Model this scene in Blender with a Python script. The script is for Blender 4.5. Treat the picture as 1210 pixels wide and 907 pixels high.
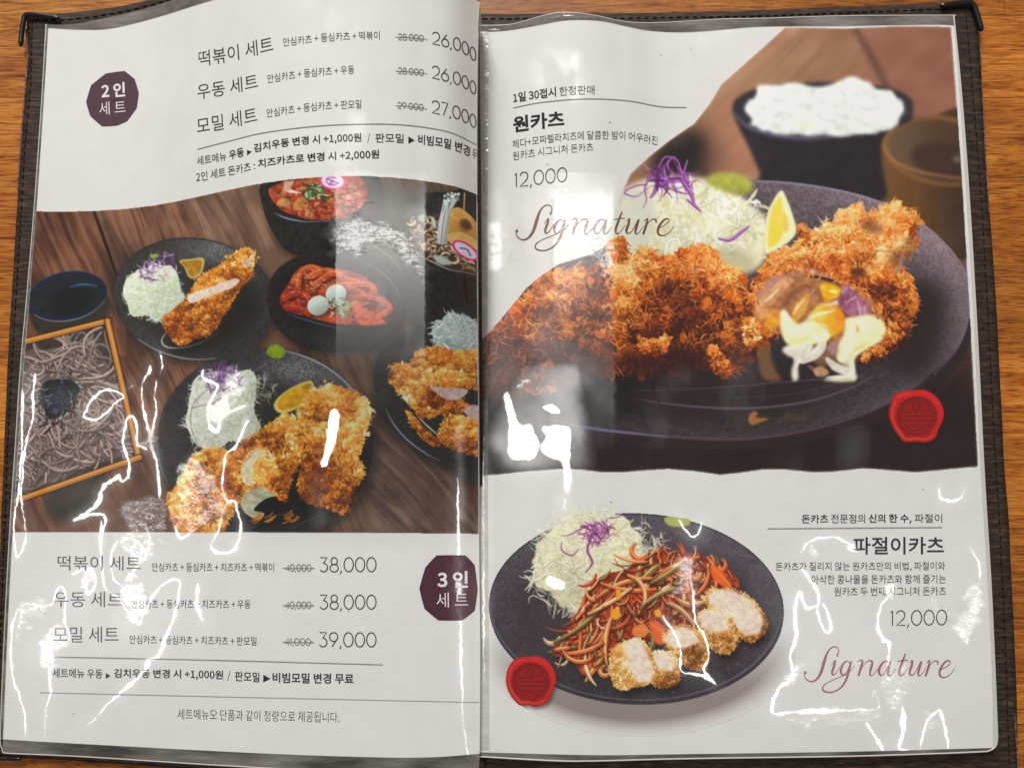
import bpy, math, random
import numpy as np

# ------------------------------------------------------------------ clear
for o in list(bpy.data.objects):
    bpy.data.objects.remove(o, do_unlink=True)
SC = bpy.context.scene
COL = SC.collection
R = math.radians

# ------------------------------------------------------------------ camera
F_PX = 950.0                 # focal length in photo pixels (photo is 1210 wide)
CX, CY = 605.0, 453.5
CAM_H = 0.34
TILT = R(4.0)
cam_d = bpy.data.cameras.new('camera')
cam_d.sensor_fit = 'HORIZONTAL'
cam_d.sensor_width = 36.0
cam_d.lens = F_PX / 1210.0 * 36.0
cam_d.clip_start = 0.01
cam_d.clip_end = 50.0
cam = bpy.data.objects.new('camera', cam_d)
cam.location = (0, 0, CAM_H)
cam.rotation_euler = (TILT, 0, 0)
COL.objects.link(cam)
SC.camera = cam

# ------------------------------------------------------------------ world and lamps (an indoor room at night)
w = bpy.data.worlds.new('World')
SC.world = w
w.use_nodes = True
w.node_tree.nodes['Background'].inputs[0].default_value = (1.0, 0.985, 0.955, 1)
w.node_tree.nodes['Background'].inputs[1].default_value = 0.21


def lamp(name, loc, aim, size, power, color):
    d = bpy.data.lights.new(name, 'AREA')
    d.shape = 'SQUARE'
    d.size = size
    d.energy = power
    d.color = color
    o = bpy.data.objects.new(name, d)
    o.location = loc
    v = np.array(aim, float) - np.array(loc, float)
    v /= np.linalg.norm(v)
    from mathutils import Vector
    o.rotation_euler = Vector(v).to_track_quat('-Z', 'Y').to_euler()
    COL.objects.link(o)
    return o


KEY = np.array((-0.25, 1.12, 1.30))           # ceiling panel beyond the table
lamp('ceiling_panel', KEY, (0, 0, 0), 0.33, 12.5, (1.0, 0.985, 0.95))
lamp('added_fill', (-0.7, 3.0, 1.9), (0, 0, 0), 1.4, 62.0, (1.0, 0.985, 0.95))  # added soft fill lamp, brightens the page from the top side

SC.view_settings.view_transform = 'Standard'
SC.view_settings.look = 'None'
SC.view_settings.exposure = 0.2
SC.view_settings.gamma = 1.0
SC.cycles.transparent_max_bounces = 16
SC.cycles.max_bounces = 6

# ------------------------------------------------------------------ surfaces of the opened menu
CT, ST = math.cos(TILT), math.sin(TILT)
ZP = 0.007                                    # resting height of a page


def rays(px, py):
    """Directions of the view rays through photo pixels, scaled so that z = -1."""
    px = np.asarray(px, float)
    py = np.asarray(py, float)
    dx = (px - CX) / F_PX
    dy = -(py - CY) / F_PX
    dz = -1.0
    wy = dy * CT - dz * ST
    wz = dy * ST + dz * CT
    return dx / -wz, wy / -wz


def _spline(xs, ys):
    """Monotone-ish smooth 1-D interpolation (cubic Hermite, finite-difference slopes)."""
    xs = np.array(xs, float)
    ys = np.array(ys, float)
    m = np.gradient(ys, xs)

    def f(x):
        x = np.clip(x, xs[0], xs[-1])
        i = np.clip(np.searchsorted(xs, x) - 1, 0, len(xs) - 2)
        h = xs[i + 1] - xs[i]
        t = (x - xs[i]) / h
        return ((2 * t**3 - 3 * t**2 + 1) * ys[i] + (t**3 - 2 * t**2 + t) * h * m[i]
                + (-2 * t**3 + 3 * t**2) * ys[i + 1] + (t**3 - t**2) * h * m[i + 1])
    return f


_lx = np.array([-40, 40, 90, 130, 180, 240, 300, 360, 430, 490, 540, 566])
_ls = np.array([0, 0, 0.002, 0.006, 0.022, 0.066, 0.112, 0.142, 0.153, 0.137, 0.107, 0.072])
_bulge_left = _spline((_lx - CX) / (1 + _ls) / F_PX * CAM_H, CAM_H * _ls / (1 + _ls))
_rx = np.array([540, 566, 600, 640, 690, 740, 780, 830, 900, 1000, 1220])
_rs = np.array([0, 0.0, 0.003, 0.019, 0.028, 0.016, 0.003, 0.0, 0.008, 0.010, 0.004])
_bulge_right = _spline((_rx - CX) / (1 + _rs) / F_PX * CAM_H, CAM_H * _rs / (1 + _rs))


def sstep(a, b, x):
    t = np.clip((x - a) / (b - a), 0, 1)
    return t * t * (3 - 2 * t)


def h_left(x, y):
    a = 0.10 + 0.90 * sstep(-0.045, 0.085, y)
    return ZP + a * _bulge_left(x)


def h_right(x, y):
    a = 0.15 + 0.85 * sstep(-0.02, 0.06, y)
    return ZP + a * _bulge_right(x)


def flat(z):
    return lambda x, y: np.zeros_like(x) + z


def at(px, py, h, lift=0.0):
    """Point of the surface z = h(x, y) + lift seen through photo pixel (px, py)."""
    rx, ry = rays(px, py)
    z = np.zeros_like(rx) + ZP
    for _ in range(40):
        x = rx * (CAM_H - z)
        y = ry * (CAM_H - z)
        z = 0.4 * z + 0.6 * (h(x, y) + lift)
    return np.stack([rx * (CAM_H - z), ry * (CAM_H - z), z], -1)


def srf_normal(p, h):
    e = 4e-4
    x, y = p[..., 0], p[..., 1]
    gx = (h(x + e, y) - h(x - e, y)) / (2 * e)
    gy = (h(x, y + e) - h(x, y - e)) / (2 * e)
    n = np.stack([-gx, -gy, np.ones_like(gx)], -1)
    return n / np.linalg.norm(n, axis=-1, keepdims=True)


def lin(c):
    c = np.asarray(c, float) / 255.0
    return np.where(c <= 0.04045, c / 12.92, ((np.clip(c, 0, 1) + 0.055) / 1.055) ** 2.4)


# ------------------------------------------------------------------ noise
_rng = np.random.default_rng(7)
_TAB = _rng.random((512, 512)).astype(np.float32)


def vnoise(X, Y, seed=0):
    X = np.asarray(X, np.float64) + seed * 37.17 + 1000
    Y = np.asarray(Y, np.float64) + seed * 91.73 + 1000
    xi = np.floor(X).astype(np.int64)
    yi = np.floor(Y).astype(np.int64)
    fx = X - xi
    fy = Y - yi
    fx = fx * fx * (3 - 2 * fx)
    fy = fy * fy * (3 - 2 * fy)
    a = _TAB[yi & 511, xi & 511]
    b = _TAB[yi & 511, (xi + 1) & 511]
    c = _TAB[(yi + 1) & 511, xi & 511]
    d = _TAB[(yi + 1) & 511, (xi + 1) & 511]
    return (a * (1 - fx) + b * fx) * (1 - fy) + (c * (1 - fx) + d * fx) * fy


def fbm(X, Y, seed=0, octv=4):
    s = 0.0
    a = 0.5
    t = 0.0
    for k in range(octv):
        s = s + a * vnoise(X * 2**k, Y * 2**k, seed + k * 5)
        t += a
        a *= 0.5
    return s / t


# ------------------------------------------------------------------ objects
def tag(o, label=None, cat=None, group=None, kind=None):
    if label:
        o['label'] = label
    if cat:
        o['category'] = cat
    if group:
        o['group'] = group
    if kind:
        o['kind'] = kind
    return o


def empty(name, parent=None, loc=(0, 0, 0)):
    o = bpy.data.objects.new(name, None)
    o.empty_display_size = 0.02
    o.location = loc
    COL.objects.link(o)
    o.parent = parent
    return o


def mesh_obj(name, verts, faces, mat, parent=None, smooth=True, attrs=None):
    """verts (N,3); faces either (M,4)/(M,3) array or list of tuples."""
    me = bpy.data.meshes.new(name)
    verts = np.asarray(verts, np.float32).reshape(-1, 3)
    if isinstance(faces, np.ndarray):
        m, k = faces.shape
        me.vertices.add(len(verts))
        me.vertices.foreach_set('co', verts.ravel())
        me.loops.add(m * k)
        me.loops.foreach_set('vertex_index', faces.astype(np.int32).ravel())
        me.polygons.add(m)
        me.polygons.foreach_set('loop_start', np.arange(0, m * k, k, dtype=np.int32))
        me.polygons.foreach_set('loop_total', np.full(m, k, np.int32))
        me.update(calc_edges=True)
    else:
        me.from_pydata(verts.tolist(), [], [tuple(f) for f in faces])
        me.update()
    for n, (typ, data) in (attrs or {}).items():
        at_ = me.attributes.new(n, typ, 'POINT')
        key = {'FLOAT': 'value', 'FLOAT_VECTOR': 'vector', 'FLOAT_COLOR': 'color'}[typ]
        at_.data.foreach_set(key, np.ascontiguousarray(data, np.float32).ravel())
    if smooth:
        me.polygons.foreach_set('use_smooth', np.ones(len(me.polygons), bool))
    me.materials.append(mat)
    o = bpy.data.objects.new(name, me)
    COL.objects.link(o)
    o.parent = parent
    return o


def poly_at(pts, x=None, n=200, axis=0):
    """Resample a polyline evenly (smoothed) to n points."""
    p = np.array(pts, float)
    q = [p[0]]
    ext = np.vstack([2 * p[0] - p[1], p, 2 * p[-1] - p[-2]])
    for i in range(1, len(ext) - 2):
        a, b, c, d = ext[i - 1], ext[i], ext[i + 1], ext[i + 2]
        for t in np.linspace(0, 1, 13)[1:]:
            q.append(0.5 * (2 * b + (c - a) * t + (2 * a - 5 * b + 4 * c - d) * t * t + (-a + 3 * b - 3 * c + d) * t**3))
    q = np.array(q)
    s = np.r_[0, np.cumsum(np.linalg.norm(np.diff(q, axis=0), axis=1))]
    t = np.linspace(0, s[-1], n)
    return np.stack([np.interp(t, s, q[:, 0]), np.interp(t, s, q[:, 1])], -1)


def lin_at(pts, n):
    p = np.array(pts, float)
    s = np.r_[0, np.cumsum(np.linalg.norm(np.diff(p, axis=0), axis=1))]
    t = np.linspace(0, s[-1], n)
    return np.stack([np.interp(t, s, p[:, 0]), np.interp(t, s, p[:, 1])], -1)


def coons(top, bottom, left, right, nu, nv):
    """Grid (nv, nu, 2) of photo pixels between four edge polylines."""
    T = poly_at(top, n=nu)
    B = poly_at(bottom, n=nu)
    L = poly_at(left, n=nv)
    Rr = poly_at(right, n=nv)
    u = np.linspace(0, 1, nu)[None, :, None]
    v = np.linspace(0, 1, nv)[:, None, None]
    P = (1 - v) * T[None] + v * B[None] + (1 - u) * L[:, None] + u * Rr[:, None]
    P -= (1 - u) * (1 - v) * T[0] + u * (1 - v) * T[-1] + (1 - u) * v * B[0] + u * v * B[-1]
    return P


def grid_faces(nv, nu):
    i = np.arange(nv * nu).reshape(nv, nu)
    # rows run down the photo: this order makes the faces look up
    return np.stack([i[:-1, :-1], i[1:, :-1], i[1:, 1:], i[:-1, 1:]], -1).reshape(-1, 4)


# ------------------------------------------------------------------ materials
def new_mat(name):
    m = bpy.data.materials.new(name)
    m.use_nodes = True
    nt = m.node_tree
    return m, nt, nt.nodes['Principled BSDF']


def N(nt, typ, **kw):
    n = nt.nodes.new(typ)
    for k, v in kw.items():
        setattr(n, k, v)
    return n


def film_coat(nt, b):
    """The clear plastic film lying on a printed surface: a coat whose wrinkles come from the film_normal attribute."""
    a = N(nt, 'ShaderNodeAttribute', attribute_name='film_normal')
    r = N(nt, 'ShaderNodeAttribute', attribute_name='film_rough')
    b.inputs['Coat Weight'].default_value = 1.0
    b.inputs['Coat IOR'].default_value = 1.62
    nt.links.new(a.outputs['Vector'], b.inputs['Coat Normal'])
    nt.links.new(r.outputs['Fac'], b.inputs['Coat Roughness'])
    b.inputs['Roughness'].default_value = 0.7
    b.inputs['Specular IOR Level'].default_value = 0.15


def ramp(nt, stops):
    r = N(nt, 'ShaderNodeValToRGB')
    e = r.color_ramp.elements
    while len(e) < len(stops):
        e.new(0.5)
    for k, (p, c) in enumerate(stops):
        e[k].position = p
        e[k].color = (*lin(c), 1)
    return r


INK_GAIN = 1.0


def mat_ink():
    m, nt, b = new_mat('printed_ink')
    a = N(nt, 'ShaderNodeAttribute', attribute_name='ink')
    nt.links.new(a.outputs['Color'], b.inputs['Base Color'])
    film_coat(nt, b)
    return m


PAPER = (232, 231, 228)


def mat_paper():
    m, nt, b = new_mat('white_paper')
    tc = N(nt, 'ShaderNodeTexCoord')
    n1 = N(nt, 'ShaderNodeTexNoise')
    n1.inputs['Scale'].default_value = 90
    n1.inputs['Detail'].default_value = 6
    rp = ramp(nt, [(0.30, (229, 228, 224)), (0.62, (233, 232, 229))])
    nt.links.new(tc.outputs['Object'], n1.inputs['Vector'])
    nt.links.new(n1.outputs['Fac'], rp.inputs['Fac'])
    # specks of dirt trapped under the film
    vo = N(nt, 'ShaderNodeTexVoronoi')
    vo.inputs['Scale'].default_value = 75
    nt.links.new(tc.outputs['Object'], vo.inputs['Vector'])
    sp = N(nt, 'ShaderNodeMapRange')
    sp.inputs['From Min'].default_value = 0.02
    sp.inputs['From Max'].default_value = 0.045
    nt.links.new(vo.outputs['Distance'], sp.inputs['Value'])
    n2 = N(nt, 'ShaderNodeTexNoise')
    n2.inputs['Scale'].default_value = 25
    nt.links.new(tc.outputs['Object'], n2.inputs['Vector'])
    gt = N(nt, 'ShaderNodeMapRange')
    gt.inputs['From Min'].default_value = 0.44
    gt.inputs['From Max'].default_value = 0.56
    gt.inputs['To Min'].default_value = 1.0
    gt.inputs['To Max'].default_value = 0.0
    nt.links.new(n2.outputs['Fac'], gt.inputs['Value'])
    mx = N(nt, 'ShaderNodeMath', operation='MAXIMUM')
    nt.links.new(sp.outputs['Result'], mx.inputs[0])
    nt.links.new(gt.outputs['Result'], mx.inputs[1])
    mix = N(nt, 'ShaderNodeMix', data_type='RGBA')
    mix.inputs['A'].default_value = (*lin((150, 145, 138)), 1)
    nt.links.new(mx.outputs[0], mix.inputs['Factor'])
    nt.links.new(rp.outputs['Color'], mix.inputs['B'])
    nt.links.new(mix.outputs['Result'], b.inputs['Base Color'])
    film_coat(nt, b)
    return m


def mat_wood():
    m, nt, b = new_mat('honey_wood_laminate')
    tc = N(nt, 'ShaderNodeTexCoord')

    def noise(sx, sy, detail, dist=0.0, rough=0.55):
        mp = N(nt, 'ShaderNodeMapping')
        mp.inputs['Scale'].default_value = (sx, sy, 1)
        nt.links.new(tc.outputs['Object'], mp.inputs['Vector'])
        n = N(nt, 'ShaderNodeTexNoise')
        n.inputs['Scale'].default_value = 1
        n.inputs['Detail'].default_value = detail
        n.inputs['Roughness'].default_value = rough
        n.inputs['Distortion'].default_value = dist
        nt.links.new(mp.outputs['Vector'], n.inputs['Vector'])
        return n
    big = noise(3.5, 22, 4, 0.6)
    mid = noise(34, 420, 6, 1.4, 0.65)
    fine = noise(120, 1900, 3, 0.4)
    r1 = ramp(nt, [(0.30, (160, 98, 38)), (0.5, (192, 126, 52)), (0.72, (216, 156, 74))])
    nt.links.new(big.outputs['Fac'], r1.inputs['Fac'])
    r2 = ramp(nt, [(0.32, (132, 78, 34)), (0.48, (222, 196, 156)), (0.66, (255, 250, 240))])
    nt.links.new(mid.outputs['Fac'], r2.inputs['Fac'])
    mu = N(nt, 'ShaderNodeMix', data_type='RGBA', blend_type='MULTIPLY')
    mu.inputs['Factor'].default_value = 0.9
    nt.links.new(r1.outputs['Color'], mu.inputs['A'])
    nt.links.new(r2.outputs['Color'], mu.inputs['B'])
    r3 = ramp(nt, [(0.34, (120, 80, 46)), (0.50, (255, 255, 255))])
    nt.links.new(fine.outputs['Fac'], r3.inputs['Fac'])
    mu2 = N(nt, 'ShaderNodeMix', data_type='RGBA', blend_type='MULTIPLY')
    mu2.inputs['Factor'].default_value = 0.75
    nt.links.new(mu.outputs['Result'], mu2.inputs['A'])
    nt.links.new(r3.outputs['Color'], mu2.inputs['B'])
    # glued strips, each with its own tone and a hair-line joint
    sx = N(nt, 'ShaderNodeSeparateXYZ')
    nt.links.new(tc.outputs['Object'], sx.inputs['Vector'])
    mh = N(nt, 'ShaderNodeMath', operation='MULTIPLY')
    mh.inputs[1].default_value = 27.0
    nt.links.new(sx.outputs['Y'], mh.inputs[0])
    fl = N(nt, 'ShaderNodeMath', operation='FLOOR')
    nt.links.new(mh.outputs[0], fl.inputs[0])
    mxx = N(nt, 'ShaderNodeMath', operation='MULTIPLY_ADD')
    mxx.inputs[1].default_value = 2.1
    nt.links.new(sx.outputs['X'], mxx.inputs[0])
    wn0 = N(nt, 'ShaderNodeTexWhiteNoise', noise_dimensions='1D')
    nt.links.new(fl.outputs[0], wn0.inputs['W'])
    nt.links.new(wn0.outputs['Value'], mxx.inputs[2])
    flx = N(nt, 'ShaderNodeMath', operation='FLOOR')
    nt.links.new(mxx.outputs[0], flx.inputs[0])
    cb = N(nt, 'ShaderNodeCombineXYZ')
    nt.links.new(flx.outputs[0], cb.inputs['X'])
    nt.links.new(fl.outputs[0], cb.inputs['Y'])
    wn = N(nt, 'ShaderNodeTexWhiteNoise', noise_dimensions='2D')
    nt.links.new(cb.outputs['Vector'], wn.inputs['Vector'])
    tone = N(nt, 'ShaderNodeMapRange')
    tone.inputs['To Min'].default_value = 1.02
    tone.inputs['To Max'].default_value = 1.42
    nt.links.new(wn.outputs['Value'], tone.inputs['Value'])
    fr = N(nt, 'ShaderNodeMath', operation='FRACT')
    nt.links.new(mh.outputs[0], fr.inputs[0])
    frx = N(nt, 'ShaderNodeMath', operation='FRACT')
    nt.links.new(mxx.outputs[0], frx.inputs[0])
    jt = N(nt, 'ShaderNodeMath', operation='GREATER_THAN')
    jt.inputs[1].default_value = 0.018
    nt.links.new(fr.outputs[0], jt.inputs[0])
    jx = N(nt, 'ShaderNodeMath', operation='GREATER_THAN')
    jx.inputs[1].default_value = 0.0012
    nt.links.new(frx.outputs[0], jx.inputs[0])
    jm = N(nt, 'ShaderNodeMath', operation='MINIMUM')
    nt.links.new(jt.outputs[0], jm.inputs[0])
    nt.links.new(jx.outputs[0], jm.inputs[1])
    jr = N(nt, 'ShaderNodeMapRange')
    jr.inputs['To Min'].default_value = 0.62
    nt.links.new(jm.outputs[0], jr.inputs['Value'])
    tt = N(nt, 'ShaderNodeMath', operation='MULTIPLY')
    nt.links.new(tone.outputs['Result'], tt.inputs[0])
    nt.links.new(jr.outputs['Result'], tt.inputs[1])
    vs = N(nt, 'ShaderNodeVectorMath', operation='SCALE')
    nt.links.new(mu2.outputs['Result'], vs.inputs[0])
    nt.links.new(tt.outputs[0], vs.inputs['Scale'])
    nt.links.new(vs.outputs['Vector'], b.inputs['Base Color'])
    bp = N(nt, 'ShaderNodeBump')
    bp.inputs['Strength'].default_value = 0.25
    bp.inputs['Distance'].default_value = 0.0004
    nt.links.new(mid.outputs['Fac'], bp.inputs['Height'])
    nt.links.new(bp.outputs['Normal'], b.inputs['Normal'])
    b.inputs['Roughness'].default_value = 0.42
    b.inputs['Specular IOR Level'].default_value = 0.35
    return m


def mat_leather():
    m, nt, b = new_mat('dark_brown_leatherette')
    tc = N(nt, 'ShaderNodeTexCoord')
    mp = N(nt, 'ShaderNodeMapping')
    mp.inputs['Scale'].default_value = (160, 900, 300)
    nt.links.new(tc.outputs['Object'], mp.inputs['Vector'])
    n = N(nt, 'ShaderNodeTexNoise')
    n.inputs['Scale'].default_value = 1
    n.inputs['Detail'].default_value = 3
    nt.links.new(mp.outputs['Vector'], n.inputs['Vector'])
    r = ramp(nt, [(0.3, (34, 24, 18)), (0.55, (60, 46, 36)), (0.75, (88, 70, 57))])
    nt.links.new(n.outputs['Fac'], r.inputs['Fac'])
    nt.links.new(r.outputs['Color'], b.inputs['Base Color'])
    bp = N(nt, 'ShaderNodeBump')
    bp.inputs['Strength'].default_value = 0.7
    bp.inputs['Distance'].default_value = 0.0006
    nt.links.new(n.outputs['Fac'], bp.inputs['Height'])
    nt.links.new(bp.outputs['Normal'], b.inputs['Normal'])
    b.inputs['Roughness'].default_value = 0.6
    b.inputs['Specular IOR Level'].default_value = 0.3
    return m


def mat_plain(name, c, rough=0.5, spec=0.5, metal=0.0, noise=None):
    m, nt, b = new_mat(name)
    b.inputs['Base Color'].default_value = (*lin(c), 1)
    b.inputs['Roughness'].default_value = rough
    b.inputs['Specular IOR Level'].default_value = spec
    b.inputs['Metallic'].default_value = metal
    if noise:
        tc = N(nt, 'ShaderNodeTexCoord')
        n = N(nt, 'ShaderNodeTexNoise')
        n.inputs['Scale'].default_value = noise[0]
        n.inputs['Detail'].default_value = 4
        nt.links.new(tc.outputs['Object'], n.inputs['Vector'])
        r = ramp(nt, [(0.3, noise[1]), (0.7, c)])
        nt.links.new(n.outputs['Fac'], r.inputs['Fac'])
        nt.links.new(r.outputs['Color'], b.inputs['Base Color'])
    return m


def mat_film():
    """Bare clear film where no paper lies under it: see-through, faintly milky, glossy and rippled."""
    m, nt, b = new_mat('clear_plastic_film')
    tc = N(nt, 'ShaderNodeTexCoord')
    mp = N(nt, 'ShaderNodeMapping')
    mp.inputs['Scale'].default_value = (40, 160, 100)
    nt.links.new(tc.outputs['Object'], mp.inputs['Vector'])
    n = N(nt, 'ShaderNodeTexNoise')
    n.inputs['Scale'].default_value = 1
    n.inputs['Detail'].default_value = 3
    nt.links.new(mp.outputs['Vector'], n.inputs['Vector'])
    bp = N(nt, 'ShaderNodeBump')
    bp.inputs['Strength'].default_value = 0.55
    bp.inputs['Distance'].default_value = 0.0025
    nt.links.new(n.outputs['Fac'], bp.inputs['Height'])
    b.inputs['Base Color'].default_value = (*lin((205, 200, 195)), 1)
    b.inputs['Roughness'].default_value = 0.12
    b.inputs['Specular IOR Level'].default_value = 0.9
    nt.links.new(bp.outputs['Normal'], b.inputs['Normal'])
    tr = N(nt, 'ShaderNodeBsdfTransparent')
    tr.inputs['Color'].default_value = (0.93, 0.92, 0.9, 1)
    mx = N(nt, 'ShaderNodeMixShader')
    mr = N(nt, 'ShaderNodeMapRange')
    mr.inputs['From Min'].default_value = 0.35
    mr.inputs['From Max'].default_value = 0.75
    mr.inputs['To Min'].default_value = 0.10
    mr.inputs['To Max'].default_value = 0.42
    nt.links.new(n.outputs['Fac'], mr.inputs['Value'])
    nt.links.new(mr.outputs['Result'], mx.inputs['Fac'])
    nt.links.new(tr.outputs['BSDF'], mx.inputs[1])
    nt.links.new(b.outputs['BSDF'], mx.inputs[2])
    nt.links.new(mx.outputs['Shader'], nt.nodes['Material Output'].inputs['Surface'])
    return m


M_INK = mat_ink()
M_PAPER = mat_paper()
M_WOOD = mat_wood()
M_LEATHER = mat_leather()
M_FILM = mat_film()
M_SEAM = mat_plain('milky_welded_plastic', (206, 203, 198), 0.25, 0.6)
M_METAL = mat_plain('black_lacquered_metal', (16, 17, 17), 0.28, 0.6)
M_THREAD = mat_plain('dark_thread', (20, 15, 12), 0.8, 0.2)
M_FRAY = mat_plain('frayed_lining', (150, 112, 98), 0.9, 0.1, noise=(900, (70, 46, 38)))

# ------------------------------------------------------------------ raster painter (photo-pixel coordinates)
def catmull(pts, closed=True, sub=6):
    p = np.array(pts, float)
    if closed:
        ext = np.vstack([p[-1], p, p[0], p[1]])
    else:
        ext = np.vstack([2 * p[0] - p[1], p, 2 * p[-1] - p[-2]])
    out = []
    for i in range(1, len(ext) - 2):
        a, b, c, d = ext[i - 1], ext[i], ext[i + 1], ext[i + 2]
        for t in np.arange(sub) / sub:
            out.append(0.5 * (2 * b + (c - a) * t + (2 * a - 5 * b + 4 * c - d) * t * t + (-a + 3 * b - 3 * c + d) * t**3))
    if not closed:
        out.append(p[-1])
    return np.array(out)


def ellipse(cx, cy, rx, ry, rot=0.0, n=48, a0=0, a1=360):
    t = np.radians(np.linspace(a0, a1, n, endpoint=(a1 - a0) % 360 != 0))
    c, s = math.cos(R(rot)), math.sin(R(rot))
    x, y = rx * np.cos(t), ry * np.sin(t)
    return np.stack([cx + x * c - y * s, cy + x * s + y * c], -1)


def box_blur(a, r, axis):
    """Box blur with (fractional) radius r along an axis."""
    k = int(r)
    if k < 1:
        return a
    pad = [(0, 0)] * a.ndim
    pad[axis] = (k + 1, k)
    c = np.cumsum(np.pad(a, pad, mode='edge'), axis=axis, dtype=np.float64)
    n = a.shape[axis]
    hi = [slice(None)] * a.ndim
    lo = [slice(None)] * a.ndim
    hi[axis] = slice(2 * k + 1, 2 * k + 1 + n)
    lo[axis] = slice(0, n)
    return ((c[tuple(hi)] - c[tuple(lo)]) / (2 * k + 1)).astype(np.float32)


def blur(a, s):
    """Approximate Gaussian blur of sigma s array pixels."""
    r = max(1, round(s))
    for _ in range(3):
        a = box_blur(box_blur(a, r, 0), r, 1)
    return a


class Paint:
    def __init__(s, x0, y0, x1, y1, S=2.0, nch=3, bg=(233, 231, 225)):
        s.x0, s.y0, s.S = x0, y0, S
        s.H, s.W = int(round((y1 - y0) * S)), int(round((x1 - x0) * S))
        s.rgb = np.zeros((s.H, s.W, nch), np.float32) + np.array(bg, np.float32)
        s.ids = np.zeros((s.H, s.W), np.int16)
        s.names = [None]
        s.rng = np.random.default_rng(11)

    def item(s, name, label=None):
        s.names.append((name, label))
        return len(s.names) - 1

    def _box(s, xa, ya, xb, yb):
        i0 = max(0, int(math.floor((xa - s.x0) * s.S)) - 1)
        j0 = max(0, int(math.floor((ya - s.y0) * s.S)) - 1)
        i1 = min(s.W, int(math.ceil((xb - s.x0) * s.S)) + 2)
        j1 = min(s.H, int(math.ceil((yb - s.y0) * s.S)) + 2)
        return i0, j0, i1, j1

    def mask(s, pts, smooth=True, soft=0.0):
        """Coverage of a closed polygon: (slice, mask)."""
        p = catmull(pts) if smooth else np.array(pts, float)
        m = soft * 2.5
        i0, j0, i1, j1 = s._box(p[:, 0].min() - m, p[:, 1].min() - m, p[:, 0].max() + m, p[:, 1].max() + m)
        if i1 <= i0 or j1 <= j0:
            return None
        q = (p - (s.x0, s.y0)) * s.S
        q2 = np.roll(q, -1, 0)
        out = np.zeros((j1 - j0, i1 - i0), np.float32)
        xs = np.arange(i0, i1)
        for j in range(j0, j1):
            for sub in (0.25, 0.75):
                y = j + sub
                k = (q[:, 1] <= y) != (q2[:, 1] <= y)
                if not k.any():
                    continue
                xc = np.sort(q[k, 0] + (y - q[k, 1]) / (q2[k, 1] - q[k, 1]) * (q2[k, 0] - q[k, 0]))
                for a, b in zip(xc[::2], xc[1::2]):
                    ia, ib = max(i0, int(a)), min(i1, int(b) + 1)
                    if ib > ia:
                        out[j - j0, ia - i0:ib - i0] += 0.5 * np.clip(np.minimum(xs[ia - i0:ib - i0] + 1, b) - np.maximum(xs[ia - i0:ib - i0], a), 0, 1)
        if soft > 0:
            out = blur(out, soft * s.S)
        return (slice(j0, j1), slice(i0, i1)), out

    def xy(s, sl):
        X = (np.arange(sl[1].start, sl[1].stop) + 0.5) / s.S + s.x0
        Y = (np.arange(sl[0].start, sl[0].stop) + 0.5) / s.S + s.y0
        return np.meshgrid(X, Y)

    def put(s, sl, m, col, a=1.0, iid=None, only=None):
        if callable(col):
            X, Y = s.xy(sl)
            col = col(X, Y)
        col = np.asarray(col, np.float32)
        if only is not None:
            m = m * np.isin(s.ids[sl], only)
        s.rgb[sl] += (a * m)[..., None] * (col - s.rgb[sl])
        if iid is not None:
            s.ids[sl][m > 0.5] = iid

    def poly(s, pts, col, a=1.0, iid=None, smooth=True, soft=0.0, only=None):
        r = s.mask(pts, smooth, soft)
        if r is None:
            return None
        s.put(r[0], r[1], col, a, iid, only)
        return r

    def stroke(s, pts, w, col, a=1.0, iid=None, smooth=False, soft=0.35, only=None, sub=4):
        p = catmull(pts, False, sub) if smooth and len(pts) > 2 else np.array(pts, float)
        ws = np.interp(np.linspace(0, 1, len(p)), np.linspace(0, 1, len(np.atleast_1d(w))), np.atleast_1d(w)) if np.ndim(w) else np.full(len(p), float(w))
        mw = ws.max() / 2 + soft + 0.5
        i0, j0, i1, j1 = s._box(p[:, 0].min() - mw, p[:, 1].min() - mw, p[:, 0].max() + mw, p[:, 1].max() + mw)
        if i1 <= i0 or j1 <= j0:
            return
        if (i1 - i0) * (j1 - j0) > 12000 and len(p) > 6:      # long strokes in pieces: coverage first
            cov = np.zeros((j1 - j0, i1 - i0), np.float32)
            for k in range(len(p) - 1):
                a0, b0, a1, b1 = s._box(min(p[k, 0], p[k + 1, 0]) - mw, min(p[k, 1], p[k + 1, 1]) - mw, max(p[k, 0], p[k + 1, 0]) + mw, max(p[k, 1], p[k + 1, 1]) + mw)
                if a1 <= a0 or b1 <= b0:
                    continue
                c = s._seg(p[k], p[k + 1], ws[k], ws[k + 1], a0, b0, a1, b1, soft)
                v = cov[b0 - j0:b1 - j0, a0 - i0:a1 - i0]
                np.maximum(v, c, out=v)
        else:
            cov = s._seg(p[0], p[1], ws[0], ws[1], i0, j0, i1, j1, soft)
            for k in range(1, len(p) - 1):
                cov = np.maximum(cov, s._seg(p[k], p[k + 1], ws[k], ws[k + 1], i0, j0, i1, j1, soft))
        s.put((slice(j0, j1), slice(i0, i1)), cov, col, a, iid, only)

    def _seg(s, a, b, wa, wb, i0, j0, i1, j1, soft):
        X = ((np.arange(i0, i1) + 0.5) / s.S + s.x0)[None, :]
        Y = ((np.arange(j0, j1) + 0.5) / s.S + s.y0)[:, None]
        dx, dy = b[0] - a[0], b[1] - a[1]
        L2 = dx * dx + dy * dy + 1e-9
        t = np.clip(((X - a[0]) * dx + (Y - a[1]) * dy) / L2, 0, 1)
        d = np.sqrt((X - a[0] - t * dx)**2 + (Y - a[1] - t * dy)**2)
        return np.clip(0.5 + ((wa + (wb - wa) * t) / 2 - d) / (2 * soft), 0, 1).astype(np.float32)

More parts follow.
